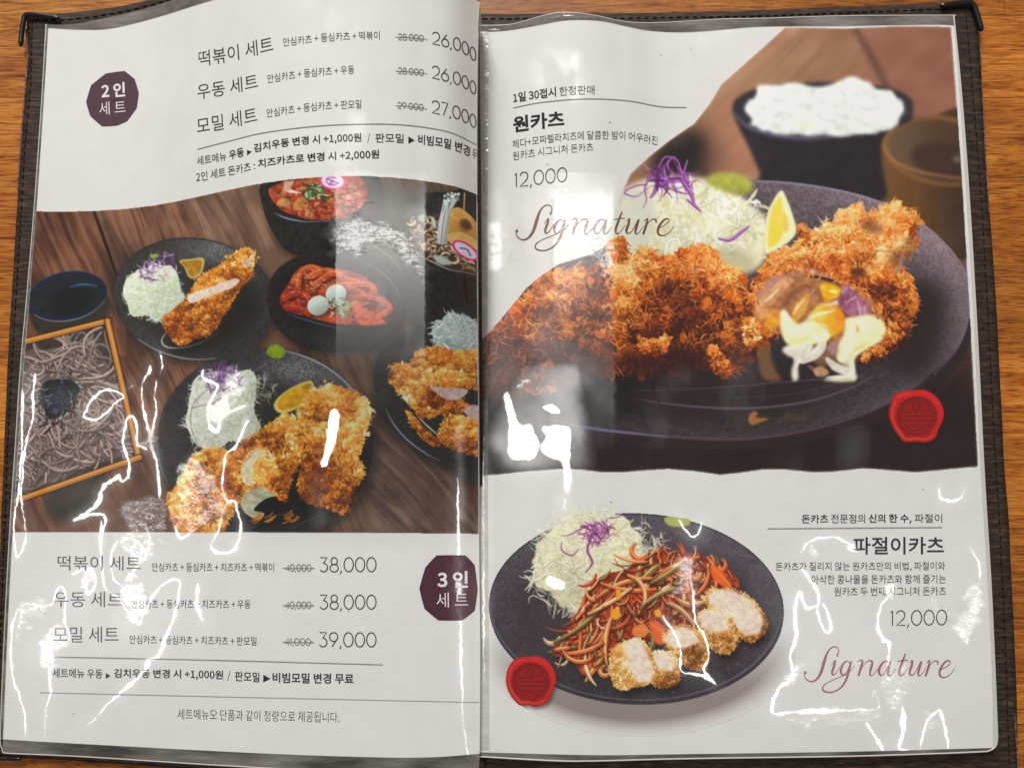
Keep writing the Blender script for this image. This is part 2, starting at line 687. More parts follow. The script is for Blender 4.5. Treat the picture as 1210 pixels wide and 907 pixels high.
    def inside(s, r, x, y):
        sl, m = r
        i = ((np.asarray(x) - s.x0) * s.S).astype(int) - sl[1].start
        j = ((np.asarray(y) - s.y0) * s.S).astype(int) - sl[0].start
        ok = (i >= 0) & (j >= 0) & (i < m.shape[1]) & (j < m.shape[0])
        v = np.zeros(np.shape(x))
        v[ok] = m[j[ok], i[ok]]
        return v

    def sample(s, X, Y):
        """Bilinear sample at photo pixels."""
        u = np.clip((X - s.x0) * s.S - 0.5, 0, s.W - 1.001)
        v = np.clip((Y - s.y0) * s.S - 0.5, 0, s.H - 1.001)
        i, j = u.astype(int), v.astype(int)
        fu, fv = (u - i)[..., None], (v - j)[..., None]
        a = s.rgb
        return (a[j, i] * (1 - fu) + a[j, i + 1] * fu) * (1 - fv) + (a[j + 1, i] * (1 - fu) + a[j + 1, i + 1] * fu) * fv


# ------------------------------------------------------------------ wrinkles of the clear film, glare aimed into their tilt
# channel 0: how far the film tilts up a crease towards the ceiling lamp, 1: haze put in for glare veils and glow, 2: frosting of the crease
class FilmMap(Paint):
    """Keeps the strongest value of every channel instead of painting over."""
    def put(s, sl, m, col, a=1.0, iid=None, only=None):
        v = s.rgb[sl]
        np.maximum(v, m[..., None] * np.asarray(col, np.float32) * a, out=v)


FM = FilmMap(-10, -10, 1220, 917, 1.6, 3, (0, 0, 0))      # creases and clean dents
FF = FilmMap(-10, -10, 1220, 917, 1.0, 3, (0, 0, 0))      # frosted patches


def crease(pts, w, a=1.0, frost=0.28, halo=0.56):
    w = np.asarray(w, float) * 1.0 + .2
    if w.ndim == 0:
        w = np.full(len(pts), float(w))
    j = np.random.default_rng(int(abs(pts[0][0] * 31 + pts[0][1] * 17)))
    w = np.interp(np.linspace(0, 1, 3 * len(pts)), np.linspace(0, 1, len(w)), w) * j.uniform(.45, 1.45, 3 * len(pts))
    w[0] *= .4
    w[-1] *= .4
    FM.stroke(pts, w, (a * 1.15, 0, 0), 1.0, smooth=True, soft=1.3)
    FM.stroke(pts, w + 5.0, (0, 0, frost), 1.0, smooth=True, soft=1.0)
    FM.stroke(pts, w + 1.0, (0, halo, 0), 1.0, smooth=True, soft=3.2)
    FM.stroke(pts, w + 13.0, (0, halo * .55, 0), 1.0, smooth=True, soft=11.0)


def dent(pts, a=1.0, frost=0.6, soft=1.5, smooth=True, halo=0.56):
    T = FF if frost > .5 else FM
    far = frost > .5
    r = T.mask(pts, smooth, soft + 3.0 * far)
    T.put(r[0], r[1], (a, 0, 0))
    r = T.mask(pts, smooth, soft + 1.0 + 4 * far)
    T.put(r[0], np.minimum(1, r[1] * 2.5), (0, 0, frost))
    halo = halo * (1 - .45 * frost)
    for so, h_ in ((3.5 + 2 * far, halo), (11.0, halo * .6)):
        r = T.mask(pts, smooth, so)
        T.put(r[0], np.minimum(1, r[1] * 1.6), (0, h_, 0))


def glare_haze(pts, v, soft=8, smooth=False):  # glare veil shaped into the film's tilt and roughness
    r = FM.mask(pts, smooth, soft)
    FM.put(r[0], r[1], (0, v, 0))


def glare_haze_band(x0, x1, prof, s0, s1):
    """Veil of glare put into the film between two columns, sharp or soft at either side, with a strength profile down the page."""
    ys = [p[0] for p in prof]
    i0, j0, i1, j1 = FM._box(x0 - 3 * s0, ys[0], x1 + 3 * s1, ys[-1])
    X, Y = FM.xy((slice(j0, j1), slice(i0, i1)))
    m = sstep(x0 - s0, x0 + s0, X) * (1 - sstep(x1 - s1, x1 + s1, X)) * np.interp(Y, ys, [p[1] for p in prof])
    FM.put((slice(j0, j1), slice(i0, i1)), m, (0, 1, 0))


# left sleeve, upper bulge: one broad brushed reflection
glare_haze_band(396, 503, [(200, 0.0), (215, 0.22), (250, 0.34), (300, 0.38), (360, 0.34), (420, 0.28), (480, 0.12), (540, 0.0)], 1.5, 2)
glare_haze_band(372, 500, [(330, 0.0), (380, 0.16), (430, 0.24), (500, 0.12), (620, 0.1), (640, 0.0)], 26, 26)
dent([(395.5, 296), (396, 262), (413, 254), (433, 259), (454, 263), (479, 280), (495, 301), (503, 327), (503.5, 348), (496, 328), (488, 311), (469, 296), (443, 291), (420, 295)], 1.0, 0.75, 1.8)
dent([(405, 235), (425, 225), (436, 240), (430, 254), (408, 256)], 0.55, 1.0, 5)
# left sleeve, lower half: a net of creases
for p_, w_ in (
    ([(41, 443), (38.4, 466), (39.7, 487), (34.6, 507), (30.7, 523), (28.2, 543), (27, 564), (24.3, 584), (28, 605), (31, 630)], 2.6),
    ([(25.6, 459), (27, 484), (25.6, 507), (25.6, 533), (24.3, 553), (21.8, 584), (18, 605), (16.5, 620), (17.4, 645), (20.6, 658), (27, 648), (30, 635), (29, 620)], 2.4),
    ([(98.6, 492), (101, 486), (107.6, 474), (115, 466), (125.5, 460), (133, 461), (143.5, 465), (146, 469), (138, 474), (130.7, 483), (123, 490), (115, 496), (105, 495), (98.6, 492)], 2.6),
    ([(153, 459), (157, 455)], 3.0),
    ([(178, 432), (175.5, 441), (169, 451), (168, 472), (170.4, 487), (174, 502), (176.8, 513), (178, 525), (183, 538), (186, 554), (188, 574), (189.6, 590)], 2.8),
    ([(189, 417), (191.6, 426), (190, 441)], 2.0),
    ([(184.5, 451), (182.4, 466), (184.5, 487), (180.6, 507), (176.8, 520)], 2.6),
    ([(161.4, 502), (157.6, 492), (151, 495), (147.3, 507), (144.8, 525), (150, 538), (152.4, 551), (151, 564), (143.5, 568), (139.6, 561), (136, 566), (125.5, 572), (119, 582), (118, 590), (110, 600), (97, 609), (87, 615)], [2.2, 2.6, 3.6, 4.0, 2.0]),
    ([(157.6, 492), (161.4, 502), (162.7, 523), (168, 527), (174, 531)], 2.4),
    ([(88, 614), (110, 607), (123, 609), (124, 618), (120.4, 630)], 2.6),
    ([(241, 436), (239.6, 447), (256, 454), (253.7, 466), (247, 480), (247, 500), (256, 510), (264, 492), (289, 479)], [3, 4, 5, 4, 2]),
    ([(293, 497), (284, 515), (276.7, 530), (267.7, 536), (264, 554), (262.6, 574), (269, 592), (276.7, 592), (284, 618), (284, 630), (277, 648), (266, 653), (256, 653), (250, 645), (257.5, 628), (261, 613), (269, 592)], 2.8),
    ([(219, 554), (225.5, 543), (233, 548), (242, 564), (238, 574), (228, 574), (219, 554)], 4.0),
    ([(223, 628), (230.6, 620), (243, 615), (241, 600)], 3.4),
    ([(205, 620), (210, 630), (215, 636), (234, 622)], 2.8),
    ([(120, 615), (118.6, 645), (120, 667), (125, 696), (139, 705), (152, 724), (158, 732)], 2.4),
    ([(139, 639), (131, 658), (133, 680), (142, 691), (155, 705), (158, 727), (164.5, 737), (169, 727), (182, 702), (196, 688), (210, 685), (212, 693), (207, 724), (196, 753), (186.6, 775), (175.6, 780), (171, 791), (148.7, 813), (131, 827), (120, 841), (104, 856)], [2, 2.4, 2.6, 3.0, 2.6, 3.2, 3.4, 2.8, 1.2]),
    ([(172, 620), (177, 639), (171, 658), (158, 674), (155, 690)], 3.4),
    ([(85.4, 678), (98, 672), (109, 674), (112, 690), (104, 702), (101, 684)], 3.4),
    ([(20.6, 721), (31.6, 712), (41, 715), (60, 715), (66.4, 699), (72.8, 693), (77.5, 702), (76, 731), (82, 753), (73, 765)], 2.6),
    ([(20.6, 721), (14, 740), (12.7, 762), (14, 794), (22, 819), (28.5, 841), (30, 871)], [2.8, 2.8, 2.6, 2.0]),
    ([(60, 743), (54, 762), (63, 778), (58.5, 797), (60, 816), (55, 835), (52, 871)], [3.6, 3.6, 3.2, 2.2]),
    ([(234, 690), (232.5, 712), (239, 732)], [3, 6, 4]),
    ([(543, 545), (541, 579), (542, 620), (543, 683), (543.6, 715), (546.8, 841), (553, 894)], [1.0, 1.8, 2.2, 2.0, 1.6]),
):
    crease(p_, w_)
for p_, a_, f_ in (
    ([(218, 545), (243, 550), (262, 575), (262, 612), (232, 625), (212, 622), (208, 590)], 0.9, 1.0),
    ([(247, 480), (262, 468), (277, 470), (264, 498), (256, 511), (247, 500)], 0.8, 0.8),
    ([(262, 470), (274, 440), (287, 430), (288, 452), (274, 475)], 0.85, 1.0),
    ([(143, 690), (160, 680), (172, 700), (170, 732), (160, 738), (148, 715)], 0.85, 0.8),
    ([(142, 628), (178, 626), (180, 650), (168, 668), (150, 664)], 0.85, 1.0),
    ([(186, 630), (198, 632), (199, 644), (188, 645)], 0.7, 0.9),
    ([(25, 712), (48, 703), (52, 728), (34, 735), (26, 760), (16, 762)], 0.9, 1.0),
    ([(52, 742), (82, 738), (83, 764), (66, 772), (64, 800), (54, 796)], 0.7, 0.9),
    ([(98, 672), (112, 676), (112, 700), (102, 704)], 0.75, 0.8),
    ([(171, 505), (181, 508), (183, 535), (174, 528)], 0.75, 0.7),
    ([(150, 590), (190, 590), (205, 615), (200, 628), (150, 625)], 0.7, 1.0),
    ([(394.8, 481), (399.4, 486), (400, 503), (396, 520), (391, 536), (384.5, 551), (377, 555), (379.4, 546), (384.5, 533), (387, 515), (388.4, 497), (391, 485)], 1.0, 0.05),
):
    dent(p_, a_, f_, 1.2)
glare_haze([(366, 555), (385, 555), (390, 620), (368, 628)], 0.25, 5)
glare_haze([(535, 500), (550, 500), (553, 620), (537, 620)], 0.3, 3)
glare_haze([(25, 640), (230, 630), (215, 760), (120, 800), (20, 840)], 0.26, 26)
glare_haze([(60, 420), (300, 420), (300, 625), (40, 625)], 0.09, 20)
# right sleeve
glare_haze_band(560, 727, [(285, 0.0), (340, 0.14), (400, 0.2), (450, 0.24), (505, 0.12), (560, 0.0)], 3, 3)
dent([(654, 222), (664, 219), (680, 224), (694, 240), (702, 262), (716, 285), (724, 300), (727, 336), (712, 318), (694, 303), (672, 293), (654, 284)], 0.85, 0.9, 1.2, False)
glare_haze_band(654, 727, [(205, 0.1), (235, 0.34), (300, 0.36), (360, 0.22), (440, 0.10), (500, 0.0)], 1.5, 5)
glare_haze_band(620, 654, [(150, 0.0), (250, 0.12), (400, 0.16), (500, 0.3), (560, 0.0)], 10, 10)
glare_haze([(615, 425), (690, 425), (700, 560), (600, 560), (570, 520)], 0.36, 8)
glare_haze([(573, 262), (592, 262), (594, 320), (573, 320)], 0.6, 4)
dent([(572, 282), (592, 268), (592, 300), (574, 303)], 0.6, 1.0, 2)
for p_, a_, f_ in (
    ([(600, 460), (605, 478), (610, 495), (617, 503), (627, 502), (630.6, 512), (636.7, 522), (634, 536), (629, 542), (607.6, 543), (600, 534), (601, 517), (602, 502), (598, 483), (596, 468)], 1.0, 0.02),
    ([(641, 505), (655, 503), (670, 503), (674, 510), (673, 546), (675, 563), (673, 577), (667, 590), (668, 570), (664, 546), (644, 538), (638, 527), (646, 517)], 1.0, 0.02),
    ([(640, 481), (651, 478), (660, 483), (661, 488), (651, 487)], 1.0, 0.05),
    ([(612, 452), (626, 448), (624, 454), (610, 459)], 0.9, 0.5),
    ([(798, 663), (814, 657), (814, 681), (808, 714), (795, 699), (804, 678)], 0.8, 0.8),
    ([(642, 683), (650, 680), (668, 689), (668, 696), (655, 694)], 0.9, 0.2),
    ([(1141, 690), (1152, 684), (1162, 686), (1163, 699), (1154, 731), (1152, 758), (1141, 767), (1131, 745), (1124, 730), (1100, 720), (1096, 703), (1108, 712), (1128, 724), (1140, 715)], 0.80, 0.8),
    ([(1046, 792), (1058, 784), (1074, 800), (1078, 818), (1068, 836), (1048, 830), (1042, 810)], 0.72, 1.0),
    ([(930, 842), (1036, 839), (1044, 858), (1030, 852), (985, 852), (984, 868), (974, 866), (976, 850), (950, 856)], 0.68, 1.0),
    ([(1042, 690), (1056, 684), (1060, 698), (1044, 708)], 0.8, 0.7),
    ([(948, 655), (958, 642), (970, 640), (968, 654), (952, 662)], 0.9, 1.0),
    ([(997, 642), (1010, 642), (1014, 655), (1004, 650)], 0.8, 0.5),
    ([(934, 790), (942, 782), (944, 800), (936, 812), (924, 812)], 0.75, 0.7),
    ([(1090, 850), (1104, 841), (1114, 848), (1110, 858), (1096, 862)], 0.5, 1.0),
):
    dent(p_, a_, f_, 1.0)
for p_, w_ in (
    ([(667, 590), (666, 600)], 1.5),
    ([(1110, 577), (1111, 587), (1120, 591.6), (1133, 589.6), (1141, 577)], [1.5, 3.4, 3.4, 1.5]),
    ([(946.7, 652), (957.5, 639.5), (981, 634), (1002.6, 641), (1013, 652)], 2.4),
    ([(948.5, 672), (959, 688), (968, 702.6), (966.5, 724), (974.5, 744), (982.8, 744), (977, 722), (972, 713)], 2.2),
    ([(966, 715), (952, 717), (945, 699), (939.5, 724), (941, 753), (934, 775), (936, 800), (919.7, 814), (912.5, 839.6), (927, 845)], [2, 2.6, 3.6, 4.4, 3.0]),
    ([(1053, 685), (1056.7, 699), (1042, 713), (1037, 735), (1042, 753), (1051, 760), (1049.5, 782), (1053, 789)], [3, 3, 3, 5, 3, 4]),
    ([(1147, 648), (1157, 666), (1157, 685)], 2.0),
    ([(919, 842), (950, 840), (990, 839), (1035, 838)], [3, 6, 6, 3]),
    ([(1030, 829), (1033, 814), (1038.7, 832), (1036, 839)], 1.6),
    ([(1024, 854), (1035, 872), (1044, 886)], 4.4),
    ([(1066, 832), (1067.5, 861), (1063, 884), (1085, 886)], [6, 6, 4, 2]),
    ([(1087, 886), (1092.8, 858), (1103.6, 843), (1111, 839.6), (1118, 865), (1121.6, 886)], 3.2),
    ([(801.6, 613.6), (812, 629), (820, 633.5), (826, 627), (829, 617)], 1.9),
    ([(810.8, 658), (815, 681), (820, 708), (821.5, 733), (832, 751), (838, 776), (832, 791), (844.4, 806)], [4, 3, 2.6, 3, 4]),
    ([(783, 727), (798.5, 751), (804.6, 769.6), (804.6, 791), (820, 795.6), (835, 800), (846, 809)], [1.6, 2.6, 3.2, 5]),
    ([(570, 255), (570, 400), (571, 560), (572, 880)], 1.1),
):
    crease(p_, w_)
glare_haze([(920, 640), (1160, 630), (1165, 870), (905, 860)], 0.18, 26)
glare_haze([(995, 505), (1030, 500), (1025, 556), (985, 556)], 0.2, 8)


def film(px, py, pos, h):
    """Film normal and roughness at surface points seen at photo pixels px, py."""
    v = np.array((0, 0, CAM_H)) - pos
    v /= np.linalg.norm(v, axis=-1, keepdims=True)
    l = KEY - pos
    l /= np.linalg.norm(l, axis=-1, keepdims=True)
    H = v + l  # mirror tilt between lamp and camera; film aimed here shows glare
    H /= np.linalg.norm(H, axis=-1, keepdims=True)
    n = srf_normal(pos, h)
    # creases are ragged at the scale of a millimetre
    wx = 3.2 * (fbm(px / 7, py / 7, 70, 3) - .5)
    wy = 3.2 * (fbm(px / 7, py / 7, 80, 3) - .5)
    m = FM.sample(px + wx, py + wy)
    bx = 26 * (fbm(px / 17, py / 13, 72, 4) - .5)
    by = 26 * (fbm(px / 17, py / 13, 82, 4) - .5)
    m = np.maximum(m, FF.sample(px + bx, py + by))
    # the taut film smooths the bulge out a little and ripples by itself
    q = np.stack([fbm(px / 46, py / 60, 3, 3) - 0.5, fbm(px / 46, py / 60, 9, 3) - 0.5, 0 * px], -1)
    n = n + 0.10 * q
    n /= np.linalg.norm(n, axis=-1, keepdims=True)
    # plain film is turned off the lamp's mirror angle to keep glare away
    d = n - H
    dl = np.linalg.norm(d, axis=-1, keepdims=True)
    keep = 0.115
    n = np.where(dl < keep, H + d / (dl + 1e-6) * keep, n)
    # creases and dents turn towards it, frosted ones in many small streaky facets
    g = np.stack([vnoise(px * 0.55, py * 0.8, 21) - 0.5, vnoise(px * 0.55, py * 0.8, 33) - 0.5, 0 * px], -1)
    g2 = np.stack([vnoise(px / 7, py / 2.2, 41) - 0.5, vnoise(px / 7, py / 2.2, 43) - 0.5, 0 * px], -1)
    k = np.clip(m[..., 0:1] * 1.1, 0, 1)
    f = m[..., 2:3]
    # frosted patches: the film only touches the right tilt in grains and short streaks
    gr = fbm(px / 2.6, py / 1.5, 91, 3)[..., None] * .65 + fbm(px / 9, py / 7, 95, 3)[..., None] * .35
    k = np.where(f > .3, k * (1 - f) + f * k * np.clip(.55 + 3.4 * (gr - .43), 0.2, 1.3), k)
    k = np.clip(k, 0, 1)
    # finger marks and rubbing: a thin uneven haze everywhere
    sc = np.clip(m[..., 1:2] + .10 * np.clip(3 * (fbm(px / 60, py / 75, 101, 4)[..., None] - .46), 0, 1), 0, 1)
    kk = np.maximum(k, np.clip(sc * 2.4, 0, 1.0))
    n = n * (1 - kk) + H * kk + f * (0.10 * g + 0.15 * g2) * sstep(0.02, 0.4, k)
    n /= np.linalg.norm(n, axis=-1, keepdims=True)
    r0 = 0.04 + 0.42 * sstep(0.0, 0.12, sc[..., 0]) - 0.15 * sstep(0.2, 0.6, sc[..., 0])
    r1 = 0.18 + 0.17 * f[..., 0]
    t = sstep(0.25, 0.7, k[..., 0])
    return n, r0 * (1 - t) + r1 * t

# ------------------------------------------------------------------ table
def box(x0, y0, z0, x1, y1, z1):
    v = [(x, y, z) for z in (z0, z1) for y in (y0, y1) for x in (x0, x1)]
    f = [(0, 2, 3, 1), (4, 5, 7, 6), (0, 1, 5, 4), (2, 6, 7, 3), (0, 4, 6, 2), (1, 3, 7, 5)]
    return v, f


v_, f_ = box(-0.62, -0.5, -0.03, 0.62, 0.5, 0.0)
table = mesh_obj('table_top', v_, f_, M_WOOD, smooth=False)
tag(table, 'honey brown wood grain table top under the open menu', kind='structure')

# ------------------------------------------------------------------ the folder
folder = empty('menu_folder')
tag(folder, 'dark brown leatherette menu folder lying open with clear plastic sleeves', 'menu folder')

RND = np.random.default_rng(3)


def jag(pts, n, amp, seed):
    p = lin_at(pts, n)
    t = np.arange(n)
    p[:, 0] += amp * ((fbm(t * 0.11, t * 0 + 3, seed, 3) - 0.5) * 2)
    return p


def slab(P, h, z_under, name, mat, parent, thick=0.003):
    """A sheet following h - z_under over the pixel grid P, closed with walls and an underside."""
    nv, nu = P.shape[:2]
    top = at(P[..., 0], P[..., 1], h, -z_under)
    bot = top.copy()
    bot[..., 2] = np.maximum(bot[..., 2] - thick, 0.0006)
    V = np.vstack([top.reshape(-1, 3), bot.reshape(-1, 3)])
    F = grid_faces(nv, nu)
    n = nv * nu
    i = np.arange(n).reshape(nv, nu)
    ring = np.r_[i[0, :], i[1:, -1], i[-1, -2::-1], i[-2:0:-1, 0]]
    nx = np.roll(ring, -1)
    walls = np.stack([ring, nx, nx + n, ring + n], -1)
    return mesh_obj(name, V, np.vstack([F, F[:, ::-1] + n, walls]), mat, parent, smooth=False)


L_COVER_L = [(31, 15), (33, 67), (30.5, 102), (27, 143), (24, 179), (21, 230), (15, 330), (9, 430), (5, 520), (1, 630), (-4, 760), (-9, 893)]
R_COVER_R = [(1153, 3), (1157, 45), (1162, 130), (1168, 230), (1176, 340), (1181, 430), (1185, 520), (1193, 630), (1199, 760), (1203, 880), (1206, 945)]
covL = coons([(31, 15), (70, 16), (110, 12), (150, 6), (190, -4), (260, -24), (340, -50), (430, -70), (500, -62), (566, -20)],
             [(-9, 893), (100, 899), (300, 914), (572, 935)],
             jag(L_COVER_L, 160, 0.8, 2), [(566, -20), (569, 300), (570, 600), (572, 935)], 90, 160)
slab(covL, h_left, 0.0045, 'front_cover', M_LEATHER, folder)
covR = coons([(558, 17), (640, 16.5), (760, 15.5), (900, 12), (1000, 8), (1100, 4), (1153, 3)],
             [(560, 942), (800, 944), (1000, 945), (1206, 945)],
             [(558, 17), (562, 300), (560, 600), (560, 942)],
             jag(R_COVER_R, 160, 0.8, 5), 90, 160)
slab(covR, lambda x, y: ZP + 0 * x, 0.0045, 'back_cover', M_LEATHER, folder)


def tube(path3, rad, name, mat, parent, seg=10, flat=1.0):
    p = np.array(path3, float)
    t = np.gradient(p, axis=0)
    t /= np.linalg.norm(t, axis=1, keepdims=True)
    up = np.array((0, 0, 1.0))
    s = np.cross(t, up)
    s /= np.linalg.norm(s, axis=1, keepdims=True) + 1e-9
    u = np.cross(s, t)
    a = np.linspace(0, 2 * math.pi, seg, endpoint=False)
    rad = np.broadcast_to(rad, (len(p),))
    V = p[:, None] + rad[:, None, None] * (np.cos(a)[None, :, None] * s[:, None] + flat * np.sin(a)[None, :, None] * u[:, None])
    n = len(p)
    F = []
    for i in range(n - 1):
        for j in range(seg):
            F.append((i * seg + j, (i * seg + (j + 1) % seg), (i + 1) * seg + (j + 1) % seg, (i + 1) * seg + j))
    F.append(tuple(range(seg - 1, -1, -1)))
    F.append(tuple((n - 1) * seg + j for j in range(seg)))
    return mesh_obj(name, V.reshape(-1, 3), F, mat, parent)


def corner(px, z, wid, label):
    p = poly_at(px, n=60)
    P3 = at(p[:, 0], p[:, 1], flat(z))
    k = np.linspace(0, 1, 60)
    r = wid * np.minimum(1, 0.55 + 9 * np.minimum(k, 1 - k))
    return tag(tube(P3, r, 'corner_protector', M_METAL, folder, 12, 0.9), label)


corner([(24.5, 55), (25.5, 40), (28, 24), (29.5, 19), (34, 17.2), (45, 17.8), (58, 20), (70, 21.5)], 0.0042, 0.00105, 'black metal corner at the worn top left of the folder')
corner([(1111, 7), (1125, 5), (1140, 3.2), (1146, 3.2), (1150.5, 7), (1154, 16), (1157.5, 28), (1160, 37)], 0.0042, 0.00125, 'black metal corner at the top right of the folder')
corner([(-22, 870), (-21, 886), (-18, 893.5), (-10, 895.5), (5, 895.8), (25, 896)], 0.0042, 0.00085, 'black metal corner at the bottom left of the folder')


def ribbon_px(pts, w, h, lift, name, mat, parent, n=80, jitter=0.0, seed=1, label=None):
    p = lin_at(pts, n)
    t = np.gradient(p, axis=0)
    t /= np.linalg.norm(t, axis=1, keepdims=True)
    s = np.stack([-t[:, 1], t[:, 0]], -1)
    ww = np.broadcast_to(w, (n,)) / 2
    k = np.arange(n)
    a = p + s * (ww + jitter * (fbm(k * .6, k * 0, seed, 3) - .4))[:, None]
    b = p - s * (ww + jitter * (fbm(k * .6, k * 0, seed + 9, 3) - .4))[:, None]
    A = at(a[:, 0], a[:, 1], h, lift)
    B = at(b[:, 0], b[:, 1], h, lift)
    V = np.stack([A, B], 1).reshape(-1, 3)
    i = np.arange(n - 1) * 2
    F = np.stack([i, i + 1, i + 3, i + 2], -1)
    o = mesh_obj(name, V, F, mat, parent)
    if label:
        tag(o, label)
    return o


hc = lambda x, y: ZP + 0 * x
ribbon_px([(31, 34), (32.5, 67), (30, 102), (26.5, 143), (23.5, 179), (21, 225)], 1.6, h_left, -0.0043, 'worn_edge', M_FRAY, folder, 260, 1.6, 4, 'frayed pinkish edge at the top left of the folder')
ribbon_px([(1158, 48), (1161, 110), (1165, 190), (1169, 250)], 1.0, hc, -0.0043, 'worn_edge', M_FRAY, folder, 260, 1.6, 8, 'frayed edge at the top right of the folder')
ribbon_px([(1199, 845), (1201, 870), (1203, 900), (1204, 920)], 1.6, hc, -0.0043, 'worn_edge', M_FRAY, folder, 160, 2.0, 12, 'frayed edge at the bottom right of the folder')


def stitching(pts, h, lift, n, name='stitching'):
    p = lin_at(pts, n * 2)
    V, F = [], []
    for k in range(n):
        a, b = p[2 * k], p[2 * k + 1]
        b = a + (b - a) * 1.25
        A, B = at(a[0:1], a[1:2], h, lift)[0], at(b[0:1], b[1:2], h, lift)[0]
        t = (B - A) / np.linalg.norm(B - A)
        s = np.cross(t, (0, 0, 1))
        r = 0.00022
        i = len(V)
        for q, rr in ((A, .5), (A + (B - A) * .2, 1), (A + (B - A) * .8, 1), (B, .5)):
            for ang in range(6):
                c = math.cos(ang * math.pi / 3)
                sn = math.sin(ang * math.pi / 3)
                V.append(q + s * r * rr * c + np.array((0, 0, 1)) * r * rr * sn)
        for m in range(3):
            for ang in range(6):
                F.append((i + m * 6 + ang, i + m * 6 + (ang + 1) % 6, i + m * 6 + 6 + (ang + 1) % 6, i + m * 6 + 6 + ang))
    return mesh_obj(name, V, F, M_THREAD, folder)


stitching([(1141, 10), (1147, 80), (1153, 150), (1159.5, 230), (1166, 340), (1170.5, 430), (1175, 520), (1182, 630), (1188, 760), (1192, 880), (1195, 930)], hc, -0.0043, 95)
stitching([(570, 22), (700, 22), (900, 19), (1000, 15), (1100, 11), (1138, 10)], hc, -0.0043, 60)
stitching([(38, 24), (36, 102), (32, 143), (29, 179), (26, 230), (20, 330), (14, 430), (9, 520), (5, 630), (0, 760), (-4, 885)], h_left, -0.0043, 95)
stitching([(40, 23), (70, 24), (110, 20), (150, 13), (190, 3), (230, -9)], h_left, -0.0043, 20)

# ------------------------------------------------------------------ the two paper sheets and their film
LP_TOP = [(57, 33.5), (95, 35.5), (130, 34.2), (180, 22.5), (240, 4), (300, -14), (360, -30), (430, -36), (490, -28), (540, -14), (566, 2)]
LP_LEFT = [(57, 33.5), (51, 130), (43, 250), (35.5, 340), (28, 430), (22, 520), (16, 610), (10, 720), (3.5, 873)]
LP_BOT = [(3.5, 873), (100, 878.5), (300, 889), (440, 894), (510, 894), (566.5, 890)]
LP_RIGHT = [(566, 2), (563.5, 60), (563, 250), (565, 480), (565.5, 620), (567, 760), (566.5, 890)]
RP_TOP = [(562, 38.5), (600, 36.5), (640, 29.5), (665, 25), (690, 24), (715, 26), (740, 31.5), (770, 37), (810, 38.5), (860, 35), (900, 32), (1000, 31), (1100, 29.5), (1128, 30.5)]
RP_RIGHT = [(1128, 30.5), (1134, 110), (1142, 230), (1152, 400), (1159.5, 560), (1168, 700), (1172.5, 800), (1174, 883)]
RP_BOT = [(562, 888), (700, 891.5), (800, 890.5), (1000, 887.5), (1174, 883)]
RP_LEFT = [(562, 38.5), (561, 250), (562, 600), (562, 888)]

left_sheet = empty('menu_sheet')
tag(left_sheet, 'left menu page curling up at the spine with set meals for two and three', 'menu page', 'printed menu pages in the folder')
right_sheet = empty('menu_sheet')
tag(right_sheet, 'right menu page with large photo of crumbed cutlets and two red seals', 'menu page', 'printed menu pages in the folder')

LIFT = 6e-5
# interior regions that a printed picture covers: the plain paper is left out a little inside them
HOLE_L = [(46, 256), (110, 255), (185, 249), (300, 224), (360, 217), (430, 215), (490, 219), (540, 227), (560, 236), (562, 623), (300, 622), (22, 622)]
HOLE_R = [(935, 40), (1122, 40), (1136, 230), (1153, 552), (900, 546), (575, 552), (575, 415), (640, 345), (730, 330), (780, 200), (850, 130), (885, 82)]


def in_poly(P, poly):
    x, y = P[..., 0], P[..., 1]
    c = np.zeros(x.shape, bool)
    q = np.array(poly, float)
    for a, b in zip(q, np.roll(q, -1, 0)):
        k = ((a[1] > y) != (b[1] > y)) & (x < (b[0] - a[0]) * (y - a[1]) / (b[1] - a[1] + 1e-12) + a[0])
        c ^= k
    return c


def paper(T, B, L, Rr, h, hole, parent, nu, nv):
    P = coons(T, B, L, Rr, nu, nv)
    pos = at(P[..., 0], P[..., 1], h)
    n, r = film(P[..., 0], P[..., 1], pos, h)
    F = grid_faces(nv, nu)
    C = P.reshape(-1, 2)[F].mean(1)
    F = F[~in_poly(C, hole)]
    use = np.unique(F)
    re = np.full(nv * nu, -1)
    re[use] = np.arange(len(use))
    return mesh_obj('paper', pos.reshape(-1, 3)[use], re[F], M_PAPER, parent, attrs={
        'film_normal': ('FLOAT_VECTOR', n.reshape(-1, 3)[use]), 'film_rough': ('FLOAT', r.ravel()[use])})


paper(LP_TOP, LP_BOT, LP_LEFT, LP_RIGHT, h_left, HOLE_L, left_sheet, 520, 800)
paper(RP_TOP, RP_BOT, RP_LEFT, RP_RIGHT, h_right, HOLE_R, right_sheet, 560, 800)


def band(inner, outer, h, name, parent, n=220, lift=2e-4, rows=5, mat=None, label=None):
    a, b = poly_at(inner, n=n), poly_at(outer, n=n)
    k = np.linspace(0, 1, rows)[None, :, None]
    P = a[:, None] * (1 - k) + b[:, None] * k
    V = at(P[..., 0], P[..., 1], h, lift)
    o = mesh_obj(name, V.reshape(-1, 3), grid_faces(n, rows), mat or M_FILM, parent)
    if label:
        tag(o, label)
    return o


